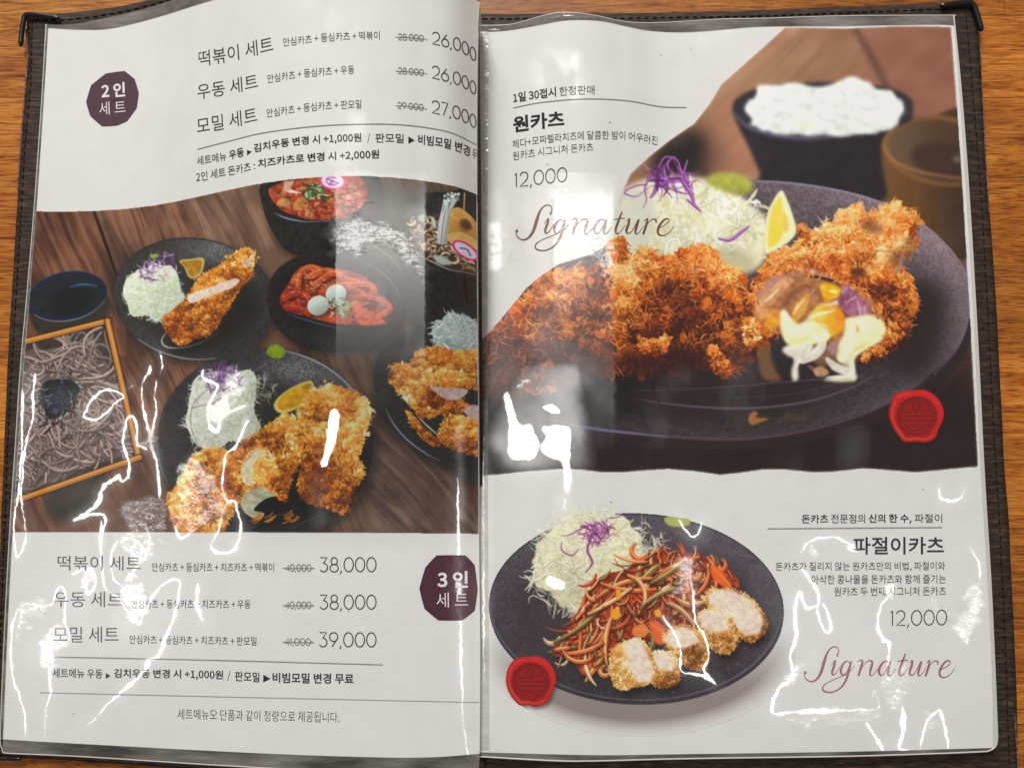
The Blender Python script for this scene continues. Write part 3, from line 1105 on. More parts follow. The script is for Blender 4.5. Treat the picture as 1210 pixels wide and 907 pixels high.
# left sleeve: margin of bare film round the sheet
sl_l = empty('plastic_sleeve', folder)
tag(sl_l, 'creased clear sleeve over the left page')
FL_TOP = [(53.5, 28.5), (80, 29.5), (110, 24.5), (150, 16), (180, 8), (240, -12), (300, -34), (430, -52), (500, -44), (566, -12)]
band(LP_TOP, FL_TOP, h_left, 'film_margin', sl_l)
band(LP_BOT, [(3, 886), (10, 889.5), (100, 893.5), (300, 906), (440, 911), (566, 909)], h_left, 'film_margin', sl_l)
band(LP_LEFT, [(53.5, 28.5), (48, 130), (39.5, 250), (32, 340), (24, 430), (18, 520), (12, 610), (6, 720), (-0.5, 873)], h_left, 'film_margin', sl_l)
E_L = [(54.5, 29), (48.5, 130), (40, 250), (32.5, 340), (24.5, 430), (18.5, 520), (12.5, 610), (6.5, 720), (0.5, 860), (1.5, 882), (5, 887.5), (12, 889.5), (100, 893.5), (300, 906), (440, 911), (566, 909)]
p_ = poly_at(E_L, n=300)
tube(at(p_[:, 0], p_[:, 1], h_left, 2e-4), 0.00022, 'welded_edge', M_SEAM, sl_l, 8, 0.7)
# the fold of the left sleeve going down to the spine
p_ = poly_at(LP_RIGHT, n=160)
A_ = at(p_[:, 0], p_[:, 1], h_left)
rows = []
for k in np.linspace(0, 1, 8):
    q = A_.copy()
    q[:, 2] = A_[:, 2] + (0.0032 - A_[:, 2]) * k
    q[:, 0] = A_[:, 0] + 0.0006 * math.sin(min(1, k * 3) * math.pi / 2) - 0.001 * k * k
    rows.append(q)
fold = np.stack(rows, 1)
mesh_obj('spine_fold', fold.reshape(-1, 3), grid_faces(160, 8), M_SEAM, sl_l)
p_ = poly_at([(x + 0.3, y) for x, y in LP_RIGHT], n=200)
tube(at(p_[:, 0], p_[:, 1], h_left, 0.0), 0.00012, 'welded_edge', M_SEAM, sl_l, 8)

# right sleeve
sl_r = empty('plastic_sleeve', folder)
tag(sl_r, 'creased clear sleeve over the right page')
FR_TOP = [(562, 30), (600, 29), (622, 24), (645, 17.5), (668, 14.5), (700, 17.5), (740, 25.5), (780, 26.5), (850, 22.5), (900, 21.5), (1000, 18.5), (1127, 18.5)]
FR_RIGHT = [(1127, 18.5), (1136, 110), (1145, 230), (1155, 400), (1163, 560), (1171.5, 700), (1178, 850), (1179, 878)]
FR_BOT = [(562, 893), (650, 898), (700, 898.5), (800, 896), (900, 894.5), (1000, 893), (1100, 890), (1170, 886.5)]
band(RP_TOP, FR_TOP, h_right, 'film_margin', sl_r)
band(RP_BOT, FR_BOT, h_right, 'film_margin', sl_r)
band(RP_RIGHT, FR_RIGHT, h_right, 'film_margin', sl_r, mat=M_SEAM, label='milky welded border of the right sleeve')
E_R = [(562, 30.5), (600, 29.5), (622, 24.5), (645, 18), (668, 15), (700, 18), (740, 26), (780, 27), (850, 23), (900, 22), (1000, 19), (1120, 18.3), (1126, 18.8)]
p_ = poly_at(E_R, n=300)
tube(at(p_[:, 0], p_[:, 1], h_right, 2e-4), 0.00024, 'welded_edge', M_SEAM, sl_r, 8, 0.7)
E_R2 = FR_RIGHT[:-1] + [(1178.5, 872), (1176.5, 881), (1170, 886), (1160, 887.5), (1100, 890), (1000, 893), (900, 894.5), (800, 896), (700, 898.5), (650, 898), (562, 893)]
p_ = poly_at(E_R2, n=400)
tube(at(p_[:, 0], p_[:, 1], h_right, 2e-4), 0.0003, 'welded_edge', M_SEAM, sl_r, 8, 0.7)
# the pocket seam of the right sleeve beside the spine
ribbon_px([(572, 38), (571, 250), (571, 560), (573, 886)], 11, h_right, 1.2e-4, 'pocket_seam', M_FILM, sl_r, 120)

# ------------------------------------------------------------------ lettering: thin printed shapes lying on the paper
TXT_LIFT = 1.3e-4
INKS = {}


def ink_mat(c):
    if c not in INKS:
        m, nt, b = new_mat('printing_ink')
        b.inputs['Base Color'].default_value = (*lin(c), 1)
        film_coat(nt, b)
        INKS[c] = m
    return INKS[c]


def lay(name, V2, F, h, col, parent, lift=TXT_LIFT, label=None):
    """Put flat photo-pixel geometry on the page surface."""
    V2 = np.asarray(V2, float)
    pos = at(V2[:, 0], V2[:, 1], h, lift)
    n, r = film(V2[:, 0], V2[:, 1], pos, h)
    o = mesh_obj(name, pos, F, ink_mat(col), parent, attrs={'film_normal': ('FLOAT_VECTOR', n), 'film_rough': ('FLOAT', r)})
    if label:
        tag(o, label)
    return o


_glyphs = {}
try:                                     # the plain sans face that comes with Blender has both hangul and figures
    import os
    SANS = bpy.data.fonts.load(os.path.join(bpy.utils.system_resource('DATAFILES'), 'fonts', 'Noto Sans CJK Regular.woff2'))
except Exception:
    SANS = None


def glyphs(body, bold):
    key = (body, bold)
    if key not in _glyphs:
        c = bpy.data.curves.new('lettering', 'FONT')
        c.body = body
        if SANS:
            c.font = SANS
        c.size = 1.0
        c.offset = bold * .6 + .001
        c.resolution_u = 3
        o = bpy.data.objects.new('lettering', c)
        COL.objects.link(o)
        bpy.context.view_layer.update()
        me = bpy.data.meshes.new_from_object(o.evaluated_get(bpy.context.evaluated_depsgraph_get()))
        V = np.array([v.co[:2] for v in me.vertices])
        F = [tuple(p.vertices) for p in me.polygons]
        bpy.data.objects.remove(o)
        bpy.data.curves.remove(c)
        bpy.data.meshes.remove(me)
        _glyphs[key] = (V, F)
    return _glyphs[key]


def words_on(body, base, hgt, bold=0.0, clip=None):
    """Outline of a text whose foot follows the pixel polyline base and whose height is hgt."""
    V, F = glyphs(body, bold)
    x = (V[:, 0] - V[:, 0].min()) / (V[:, 0].max() - V[:, 0].min())
    y = (V[:, 1] - V[:, 1].min()) / (V[:, 1].max() - V[:, 1].min())
    b = np.array(base, float)
    px = b[0, 0] + x * (b[-1, 0] - b[0, 0])
    if len(b) == 2:
        by = np.interp(px, b[:, 0], b[:, 1])
        sl = np.full_like(px, (b[1, 1] - b[0, 1]) / (b[1, 0] - b[0, 0]))
    else:
        f = _spline(b[:, 0], b[:, 1])
        by = f(px)
        sl = (f(px + 1) - f(px - 1)) / 2
    hh = np.interp(x, np.linspace(0, 1, len(np.atleast_1d(hgt))), np.atleast_1d(hgt))
    qx = px + 0.35 * sl * y * hh
    if clip:
        qx = np.minimum(qx, clip)
    return np.stack([qx, by - y * hh], -1), F


def text(name, body, base, hgt, col, h, parent, bold=0.0, label=None, clip=None, lift=TXT_LIFT):
    V, F = words_on(body, base, hgt, bold, clip)
    return lay(name, V, F, h, col, parent, lift, label)


def merge(parts):
    V, F, k = [], [], 0
    for v, f in parts:
        V.append(np.asarray(v))
        F += [tuple(int(i) + k for i in g) for g in f]
        k += len(v)
    return np.vstack(V), F


def rib(pts, w, smooth=True, sub=6):
    p = catmull(pts, False, sub) if smooth and len(pts) > 2 else np.array(pts, float)
    if len(p) == 2:
        p = lin_at(p, 2 + int(np.linalg.norm(p[1] - p[0]) / 8))
    t = np.gradient(p, axis=0)
    t /= np.linalg.norm(t, axis=1, keepdims=True) + 1e-9
    s = np.stack([t[:, 1], -t[:, 0]], -1)
    ww = np.interp(np.linspace(0, 1, len(p)), np.linspace(0, 1, len(np.atleast_1d(w))), np.atleast_1d(w))[:, None] / 2
    V = np.stack([p + s * ww, p - s * ww], 1).reshape(-1, 2)
    F = [(2 * i, 2 * i + 1, 2 * i + 3, 2 * i + 2) for i in range(len(p) - 1)]
    return V, F


# thin geometric figures, unit height, y up
def _arc(cx, cy, rx, ry, a0, a1, n=14):
    t = np.radians(np.linspace(a0, a1, n))
    return [(cx + rx * math.cos(k), cy + ry * math.sin(k)) for k in t]


FIG = {
    '0': (0.74, [_arc(.37, .5, .35, .5, 90, 450, 25)]),
    '1': (0.26, [[(0.0, .86), (.13, 1.0), (.13, 0)]]),
    '2': (0.64, [_arc(.31, .70, .29, .30, 165, -20, 12) + [(.50, .42), (.02, .01), (.62, .01)]]),
    '3': (0.64, [[(.04, 1.0), (.56, 1.0), (.27, .60)] + _arc(.29, .30, .30, .30, 80, -150, 14)]),
    '4': (0.68, [[(.52, 0), (.52, 1.0), (.02, .27), (.66, .27)]]),
    '6': (0.66, [[(.46, 1.0), (.07, .45)], _arc(.33, .31, .31, .31, 0, 360, 22)]),
    '7': (0.58, [[(.02, 1.0), (.56, 1.0), (.18, 0)]]),
    '8': (0.66, [_arc(.33, .75, .24, .25, 0, 360, 20), _arc(.33, .26, .31, .27, 0, 360, 20)]),
    '9': (0.66, [_arc(.33, .69, .31, .31, 0, 360, 22), [(.59, .55), (.20, 0)]]),
    ',': (0.16, [[(.10, .07), (.02, -.16)]]),
    '.': (0.14, [[(.07, .0), (.07, .09)]]),
}


def figures(s, base, hgt, wt, clip=None, gap=0.12, squeeze=None):
    adv = [FIG[c][0] + gap for c in s]
    tot = sum(adv) - gap
    b = np.array(base, float)
    f = _spline(b[:, 0], b[:, 1]) if len(b) > 2 else (lambda x: np.interp(x, b[:, 0], b[:, 1]))
    parts, x0 = [], 0.0
    for c, a in zip(s, adv):
        for ln in FIG[c][1]:
            q = np.array(ln, float)
            k = (q[:, 0] + x0) / tot
            if squeeze:
                k = k + squeeze * k * (1 - k)
            px = b[0, 0] + k * (b[-1, 0] - b[0, 0])
            py = f(px) - q[:, 1] * hgt
            v, fc = rib(np.stack([px, py], -1), wt, smooth=False)
            if clip:
                v[:, 0] = np.minimum(v[:, 0], clip)
            parts.append((v, fc))
        x0 += a
    return parts


def price(s, base, hgt, h, parent, col=(58, 54, 56), wt=1.25, clip=None, squeeze=None):
    V, F = merge(figures(s, base, hgt, wt, clip, squeeze=squeeze))
    return lay('price', V, F, h, col, parent)


def old_price(s, base, hgt, strike, dot, h, parent):
    parts = figures(s, base, hgt, 1.0) + [rib(strike, 0.9, False)]
    e = ellipse(dot[0], dot[1], 0.9, 0.9, n=10)
    parts.append((e, [tuple(range(9, -1, -1))]))
    V, F = merge(parts)
    return lay('old_price', V, F, h, (128, 124, 124), parent)


def rule(pts, h, parent, w=1.1, col=(140, 132, 132)):
    V, F = rib(pts, w, True, 10)
    return lay('divider_line', V, F, h, col, parent)


DK, MD, GR = (38, 28, 34), (56, 50, 54), (104, 100, 102)
HD = (44, 40, 44)
A_, B_ = h_left, left_sheet


def badge(pts, t1, b1, t2, b2, h1, h2, label, parent, h, col):
    p = np.array(pts, float)
    c = p.mean(0)
    # outer pale ring, then the coloured face: one flat polygon subdivided as a fan
    def fan(q, k):
        rings = [c + (q - c) * r for r in (0.02, .35, .7, 1.0)]
        rings = [catmull(r, True, 3) * 0.15 + lin_closed(r, 3) * 0.85 for r in rings]
        n = len(rings[0])
        V = np.vstack(rings)
        F = []
        for i in range(3):
            for j in range(n):
                F.append((i * n + j, i * n + (j + 1) % n, (i + 1) * n + (j + 1) % n, (i + 1) * n + j))
        F.append(tuple(range(n)))
        return V, F
    V, F = fan(p, 1)
    o = lay('round_badge', V, [g[::-1] for g in F], h, col, parent, 9e-5, label)
    for bd, bs, hh, wgt in ((t1, b1, h1, 0.016), (t2, b2, h2, -0.004)):
        text('badge_text', bd, bs, hh, (236, 230, 228), h, o, wgt, lift=1.6e-4)
    return o


def lin_closed(r, sub):
    out = []
    for a, b in zip(r, np.roll(r, -1, 0)):
        for t in np.arange(sub) / sub:
            out.append(a + (b - a) * t)
    return np.array(out)


# ---- left page, upper block
badge([(125, 87), (147, 84), (159, 93.5), (164, 110), (161.5, 128), (150, 143.5), (138, 148.6), (120.5, 149.5), (106.5, 137), (101.7, 120.5), (107.6, 101)],
      '2 인', [(120, 116.5), (148, 114)], '세 트', [(117.5, 136.5), (148.5, 134)], 17, 15.5,
      'dark plum badge for the set for two', left_sheet, h_left, (84, 58, 68))
text('menu_heading', '떡볶이 세트', [(235, 79.5), (275, 72.3), (323, 61)], 18.5, HD, A_, B_, -0.004)
text('menu_heading', '우동 세트', [(233.5, 118), (270, 112), (305, 104.5)], 18, HD, A_, B_, -0.004)
text('menu_heading', '모밀 세트', [(233, 158.5), (270, 152), (304, 144.5)], 18.5, HD, A_, B_, -0.004)
text('ingredient_line', '안심카츠 + 등심카츠 + 떡볶이', [(334.5, 55.3), (390, 49), (448.6, 47)], 10.2, MD, A_, B_, -0.004)
text('ingredient_line', '안심카츠 + 등심카츠 + 우동', [(316, 98.6), (361, 91.7), (418.6, 87.2)], 10.2, MD, A_, B_, -0.004)
text('ingredient_line', '안심카츠 + 등심카츠 + 판모밀', [(315, 139), (377, 130.6), (427, 128)], 10.2, MD, A_, B_, -0.004)
old_price('28.000', [(470.5, 47.2), (485, 47.8), (500.6, 49)], 7.2, [(467.5, 44), (485, 44.6), (502, 46.5)], (504, 47), A_, B_)
old_price('28.000', [(470.5, 87.2), (485, 88), (500.6, 89.6)], 7.2, [(467.5, 84.2), (485, 85), (502, 86.8)], (503.7, 87.4), A_, B_)
old_price('29.000', [(470, 128.2), (485, 129), (500.2, 130.8)], 7.2, [(467.5, 125), (485, 126), (502, 128)], (503.5, 129), A_, B_)
price('26,000', [(510.8, 52), (530, 56.4), (546, 62), (562.5, 73.5)], 14.6, A_, B_, clip=563.2, squeeze=0.22)
price('26,000', [(510.5, 92.2), (530, 97), (546, 102.5), (562.5, 113)], 14.8, A_, B_, clip=563.2, squeeze=0.22)
price('27,000', [(510.3, 133.4), (530, 137.6), (546, 142.8), (562.7, 152.5)], 15, A_, B_, clip=563.4, squeeze=0.22)
rule([(233, 176.5), (270, 167), (310, 157.3), (370, 149.5), (430, 146.7), (480, 148), (530, 156), (563, 171)], A_, B_)
NB = [(233, 195.8), (275, 188), (300, 181.8), (337, 175), (380, 170.8), (427, 168.8), (477, 169.3), (510, 172.5), (536, 177.8), (563, 189)]
_nf = _spline(*np.array(NB).T)


def note(body, x0, x1, hgt, bold, col, clip=None, f=_nf):
    xs = np.linspace(x0, x1, 5)
    return text('note_line', body, np.stack([xs, f(xs)], -1), hgt, col, A_, B_, bold, clip=clip)


note('세트메뉴', 233, 267.5, 10.5, 0.0, MD)
note('우동', 271, 288.5, 10.5, 0.008, DK)
note('▶', 292, 297.5, 6.5, 0.0, DK)
note('김치우동 변경 시 +1,000원', 300, 427, 11.6, 0.008, DK)
note('/', 434, 437.5, 11, -0.004, MD)
note('판모밀', 443.5, 477, 11, 0.002, DK)
note('▶', 482.5, 490, 8.5, 0.0, DK)
note('비빔모밀 변경', 494, 555, 12, 0.008, DK)
note('무', 557.5, 563, 11, 0.0, MD, 563.4)
_n2 = _spline([232, 296, 305, 355, 400, 448], [215.2, 202.2, 200, 193.6, 190.4, 188.6])
note('2인 세트 돈카츠 :', 232, 301.5, 11, 0.0, MD, f=_n2)
note('치즈카츠로 변경 시 +2,000원', 305, 448, 11.6, 0.008, DK, f=_n2)

# ---- left page, lower block
badge([(516, 655.7), (550, 655.7), (561, 667.5), (564.6, 696), (561, 721), (546, 732.6), (518, 732.6), (501.5, 718.7), (495.5, 695), (502.5, 670)],
      '3 인', [(516.7, 694.2), (553, 694)], '세 트', [(515.8, 717.4), (553, 717)], 19.8, 17.6,
      'dark plum badge for the set for three', left_sheet, h_left, (78, 34, 50))
for bd, bs, hh in (('떡볶이 세트', [(68, 673.2), (166, 673.8)], 17.2), ('우동 세트', [(63.5, 716.5), (144.5, 716.8)], 18), ('모밀 세트', [(63, 758.6), (140, 758.4)], 18.6)):
    text('menu_heading', bd, bs, hh, (70, 66, 70), A_, B_, -0.006)
for bd, bs in (('안심카츠 + 등심카츠 + 치즈카츠 + 떡볶이', [(179.4, 674.6), (323.7, 675)]), ('안심카츠 + 등심카츠 + 치즈카츠 + 우동', [(155, 718), (296, 718.6)]), ('안심카츠 + 등심카츠 + 치즈카츠 + 판모밀', [(153, 760), (303, 762.2)])):
    text('ingredient_line', bd, bs, 10.2, MD, A_, B_, -0.004)
old_price('40,000', [(337.3, 674.4), (367.5, 674.6)], 8, [(334, 671), (371.5, 671.2)], (370, 671), A_, B_)
old_price('40,000', [(337, 718.4), (367.5, 718.6)], 8, [(334, 715), (371, 715.2)], (369.6, 714.8), A_, B_)
old_price('41,000', [(336.5, 761.6), (367, 762)], 8, [(333.6, 758.2), (371, 758.8)], (368.6, 758), A_, B_)
price('38,000', [(377.8, 675.2), (444.6, 675)], 16.8, A_, B_)
price('38,000', [(377.8, 719.2), (444.6, 719.2)], 16.6, A_, B_)
price('39,000', [(377, 763.6), (444.6, 763.8)], 16.8, A_, B_)
rule([(63, 775.6), (250, 779.5), (452, 785)], A_, B_)
_n3 = _spline([62, 134, 263, 322, 418], [800, 801.3, 803.4, 806, 807.6])
note('세트메뉴 우동', 62, 121, 11, 0.0, MD, f=_n3)
note('▶', 125, 130.5, 6.5, 0.0, MD, f=_n3)
note('김치우동 변경 시 +1,000원', 134.5, 263.5, 11.8, 0.006, DK, f=_n3)
note('/', 268.5, 272, 11.5, -0.004, MD, f=_n3)
note('판모밀', 277.5, 306.5, 11.6, 0.004, DK, f=_n3)
note('▶', 311, 319.5, 9, 0.0, DK, f=_n3)
note('비빔모밀 변경 무료', 322, 417.8, 12.2, 0.008, DK, f=_n3)
rule([(46.8, 817.7), (300, 823.6), (566, 829.4)], A_, B_, 0.8, (158, 154, 152))
text('footnote', '세트메뉴도 단품과 같이 정량으로 제공됩니다.', [(209.7, 849.2), (401, 853.2)], 12.4, (66, 48, 56), A_, B_, -0.008)

# ---- right page
A_, B_ = h_right, right_sheet
text('tagline', '1일 30접시', [(606.6, 121.8), (630, 118), (657, 114.2)], 11.4, DK, A_, B_, 0.009)
text('tagline', '한정판매', [(661, 113.6), (680, 112.2), (702.5, 111.8)], 10.8, MD, A_, B_, -0.002)
rule([(606.5, 127.5), (640, 121.2), (690, 117), (740, 119), (780, 126), (811, 127.2)], A_, B_)
text('menu_heading', '원카츠', [(606.5, 157.2), (636, 153), (667, 150)], 19.2, DK, A_, B_, 0.016)
text('description_line', '체다+모짜렐라치즈에 달콤한 밤이 어우러진', [(605.6, 175.8), (651, 168.8), (702, 164.8), (743.5, 166), (776.8, 171.6)], 10.2, MD, A_, B_, -0.003)
text('description_line', '원카츠 시그니처 돈카츠', [(606, 189.8), (651, 183), (701, 178.6)], 10.2, MD, A_, B_, -0.003)
price('12,000', [(608, 221.4), (640, 217.4), (670, 214.2)], 16.6, A_, B_)
text('tagline', '돈카츠', [(947.4, 618), (978.8, 617.8)], 10.4, DK, A_, B_, 0.006)
text('tagline', '전문점의', [(982, 617.8), (1022.3, 617.6)], 10.4, MD, A_, B_, 0.0)
text('tagline', '신의 한 수,', [(1026.4, 618.6), (1077, 618.4)], 11.6, DK, A_, B_, 0.008)
text('tagline', '파절이', [(1081, 617.4), (1113.4, 617.2)], 10.4, MD, A_, B_, 0.0)
rule([(907, 624.4), (1010, 623.6), (1113.5, 622.8)], A_, B_)
text('menu_heading', '파절이카츠', [(1008, 654.8), (1115.5, 654.4)], 20.6, DK, A_, B_, 0.006)
text('description_line', '돈카츠가 질리지 않는 원카츠만의 비법, 파절이와', [(916.6, 675), (1117, 674.2)], 11, MD, A_, B_, -0.002)
text('description_line', '아삭한 콩나물을 돈카츠와 함께 즐기는', [(959, 689.6), (1117.8, 688.8)], 10.6, MD, A_, B_, -0.002)
text('description_line', '원카츠 두 번째 시그니처 돈카츠', [(985.8, 703.8), (1118, 703)], 10.4, MD, A_, B_, -0.002)
price('12,000', [(1052.4, 738.6), (1119, 737.6)], 17.4, A_, B_)

SCRIPT = [   # a calligraphic word traced as pen strokes: points, pen widths
    ([(47, 289), (42, 281), (38, 292), (46, 312), (68, 325), (95, 316), (118, 285), (134, 236), (148, 196), (166, 172), (186, 164), (202, 172), (205, 190), (196, 204)], [5, 8, 4, 4, 5, 8, 13, 14, 9, 5, 4, 4, 5, 3]),
    ([(196, 207), (203, 203)], [7, 7]),
    ([(170, 250), (188, 226), (186, 245), (174, 280), (178, 294), (194, 284), (214, 252)], [2, 4, 10, 11, 6, 3, 2]),
    ([(262, 240), (246, 230), (226, 246), (216, 276), (226, 294), (246, 278), (264, 236)], [3, 4, 9, 11, 6, 3, 4]),
    ([(268, 232), (256, 272), (240, 320), (212, 356), (170, 374), (134, 368), (128, 350), (150, 330), (200, 308), (252, 286), (284, 252)], [6, 11, 10, 6, 5, 7, 6, 3, 3, 2, 2]),
    ([(296, 234), (312, 226), (322, 232), (312, 266), (302, 298)], [2, 4, 9, 11, 9]),
    ([(310, 274), (334, 240), (358, 228), (370, 238), (362, 268), (358, 290), (370, 296), (400, 264)], [2, 3, 5, 10, 11, 7, 3, 2]),
    ([(452, 238), (436, 230), (414, 246), (402, 276), (412, 296), (432, 282), (456, 236)], [3, 4, 9, 12, 6, 3, 4]),
    ([(460, 230), (450, 266), (446, 290), (458, 296), (488, 262)], [6, 11, 8, 3, 2]),
    ([(532, 196), (516, 236), (502, 276), (506, 296), (522, 290), (548, 258)], [6, 10, 11, 6, 3, 2]),
    ([(494, 232), (522, 227), (546, 226)], [4, 4, 3]),
    ([(552, 240), (566, 228), (562, 252), (552, 282), (560, 296), (580, 282), (606, 234)], [2, 6, 11, 11, 5, 3, 4]),
    ([(612, 230), (598, 270), (594, 292), (606, 296), (632, 262)], [6, 11, 8, 3, 2]),
    ([(634, 240), (650, 228), (644, 258), (630, 300)], [2, 6, 11, 9]),
    ([(636, 276), (656, 244), (676, 230), (690, 234), (690, 246)], [2, 3, 4, 7, 6]),
    ([(700, 272), (730, 258), (750, 240), (744, 228), (724, 236), (702, 268), (700, 296), (722, 306), (750, 292), (774, 262)], [3, 3, 4, 5, 8, 11, 9, 5, 3, 2]),
]


def script_word(x0, y0, sx, sy, wk, col, label):
    V, F = merge([rib([(x0 + (x - 38) * sx, y0 + (y - 295) * sy) for x, y in p], [k * wk for k in ws], True, 5) for p, ws in SCRIPT])
    return lay('script_word', V, F, h_right, col, right_sheet, 1.5e-4, label)


script_word(609.7, 275.6, 1 / 3.94, 1 / 3.9, 0.27, (122, 80, 50), 'brown calligraphic word beside the large cutlet photo')
script_word(950.5, 797, 179 / 740, 1 / 3.9, 0.25, (168, 96, 108), 'mauve calligraphic word at the foot of the page')

# ------------------------------------------------------------------ printed food pictures
PAL_FRY = np.array([(92, 48, 12), (158, 92, 26), (204, 128, 44), (228, 160, 70), (246, 196, 116), (255, 232, 184)], float)
PAL_DEEP = np.array([(62, 30, 12), (136, 66, 20), (192, 102, 36), (218, 136, 62), (236, 174, 106), (250, 212, 158)], float)


def pal(P, t):
    t = np.clip(np.asarray(t, float), 0, 1) * (len(P) - 1)
    i = np.minimum(t.astype(int), len(P) - 2)
    f = (t - i)[..., None]
    return P[i] * (1 - f) + P[i + 1] * f


def crumbs(C, outline, iid, P=PAL_FRY, n=900, size=(2.5, 6.5), wid=(0.8, 1.9), light=(-0.2, -1.0), dark=0.25, gain=0.62, lump=11.0, seed=0, flat=0.3, soft=0.3):
    """Panko crust: craggy clumps of shards, bright on the side that faces the light, dark in the hollows between them."""
    rs = np.random.default_rng(seed)
    p = catmull(outline)
    ctr = p.mean(0)
    r = C.mask(p, False)
    rad = np.abs(p - ctr).max()
    area = r[1].sum() / C.S**2

    def tone(x, y):
        x, y = np.asarray(x, float), np.asarray(y, float)
        L = fbm(x / lump, y / lump, seed + 3, 3)
        B = fbm(x / (lump * 3.2), y / (lump * 3.2), seed + 6, 2)
        V = np.abs(fbm(x / (lump * .9), y / (lump * .7), seed + 8, 3) - .5)
        t = ((x - ctr[0]) * light[0] + (y - ctr[1]) * light[1]) / rad
        return dark + gain * (1.5 * (L - 0.5) + 1.7 * (B - .5) + 0.46 + 0.40 * t) - .24 * np.clip(1 - V / .05, 0, 1)

    def tint(t, x=None, y=0):
        c = pal(P, t) * (1 + rs.normal(0, .045, 3))
        if x is not None:                                  # some patches fried redder, others paler
            B = float(fbm(x / (lump * 2.6), y / (lump * 2.6), seed + 60, 2)) - .5
            c = c * np.array((1 + .10 * B, 1 + .45 * B, 1 + .8 * B))
        return np.clip(c, 0, 255)

    C.put(r[0], r[1], lambda X, Y: pal(P, tone(X, Y) * 0.75 - 0.06 + 0.22 * (vnoise(X * .9, Y * .9, seed) - .5)), 1.0, iid)
    x0, y0, x1, y1 = p[:, 0].min(), p[:, 1].min(), p[:, 0].max(), p[:, 1].max()

    def scatter(m):
        q = np.stack([rs.uniform(x0, x1, m * 4), rs.uniform(y0, y1, m * 4)], -1)
        return q[C.inside(r, q[:, 0], q[:, 1]) > 0.5][:m]

    def flake(x, y, a, ln, w, t, al=.94):
        d = np.array((math.cos(a), math.sin(a)))
        m = np.array((-d[1], d[0]))
        b = np.array((x, y)) - d * ln / 2
        if rs.random() < flat:                              # a flat crumb
            h_ = ln * rs.uniform(.22, .42)
            q_ = [b + m * h_ * rs.uniform(-.5, .5), b + d * ln * .35 + m * h_, b + d * ln * rs.uniform(.7, .9) + m * h_ * .7, b + d * ln * .95, b + d * ln * .6 - m * h_ * .8, b + d * ln * .2 - m * h_ * .6]
            C.poly([(u + .4, v + 1.0) for u, v in q_], pal(P, t - .42), .5, None, False, 0, [iid])
            C.poly(q_, tint(t - .03, x, y), al, iid, False)
            C.stroke([q_[1], q_[2]], w * .45, tint(t + .2, x, y), .7, None, soft=soft, only=[iid])
            return
        pts = [b, b + d * ln * .55 + m * rs.normal(0, .16) * ln, b + d * ln + m * rs.normal(0, .16) * ln]
        C.stroke([(u + .5, v + .8) for u, v in pts], w * 1.1, pal(P, t - .4), 0.45, None, soft=soft + .2, only=[iid])
        C.stroke(pts, [w * .7, w, w * .25], tint(t, x, y), al, iid, soft=soft)

    q = scatter(int(n * .5))
    tn = tone(q[:, 0], q[:, 1]) + rs.normal(0, 0.10, len(q))
    for k in np.argsort(tn + rs.normal(0, 0.2, len(q))):
        flake(q[k, 0], q[k, 1], rs.uniform(0, 6.3), size[0] + (size[1] - size[0]) * rs.random()**2, rs.uniform(*wid), tn[k])
    # clumps, lower ones over upper ones
    nc = int(area / (lump * lump * .55))
    c = scatter(nc)
    per = max(8, int(n * .62 / max(1, nc)))
    for x, y in c[np.argsort(c[:, 1] + rs.normal(0, lump, len(c)))]:
        R_ = lump * rs.uniform(.35, .8)
        t0 = float(tone(x, y))
        C.poly(ellipse(x + R_ * .15, y + R_ * .55, R_ * .95, R_ * .6, 0, 12), pal(P, t0 - .42), .38, None, True, R_ * .22, [iid])
        for a in rs.uniform(0, 6.3, per):
            rr = R_ * math.sqrt(rs.random())
            fx, fy = x + rr * math.cos(a), y + rr * .85 * math.sin(a)
            up = (light[0] * math.cos(a) + light[1] * math.sin(a)) * rr / R_
            t = t0 + .06 + .26 * up + rs.normal(0, .11)
            flake(fx, fy, a + rs.normal(0, .7), size[0] + (size[1] - size[0]) * rs.random()**1.6, rs.uniform(*wid) * .9, t)
    # shards sticking out along the edge
    for k in rs.integers(0, len(p), int(len(p) * .9)):
        v = p[k] - ctr
        a = math.atan2(v[1], v[0]) + rs.normal(0, .7)
        flake(p[k][0], p[k][1], a, rs.uniform(size[0], size[1] * .95), rs.uniform(*wid), float(tone(*p[k])) + rs.normal(.03, .1))
    for x, y in scatter(n // 7):                            # the crispest tips catch the light
        a = rs.uniform(0, 6.3)
        ln = rs.uniform(size[0] * .5, size[1] * .6)
        t = float(tone(x, y))
        C.stroke([(x, y), (x + ln * math.cos(a), y + ln * math.sin(a))], [wid[0] * 1.1, wid[0] * .4], tint(t + rs.uniform(.15, .45)), 0.9, None, soft=soft, only=[iid])


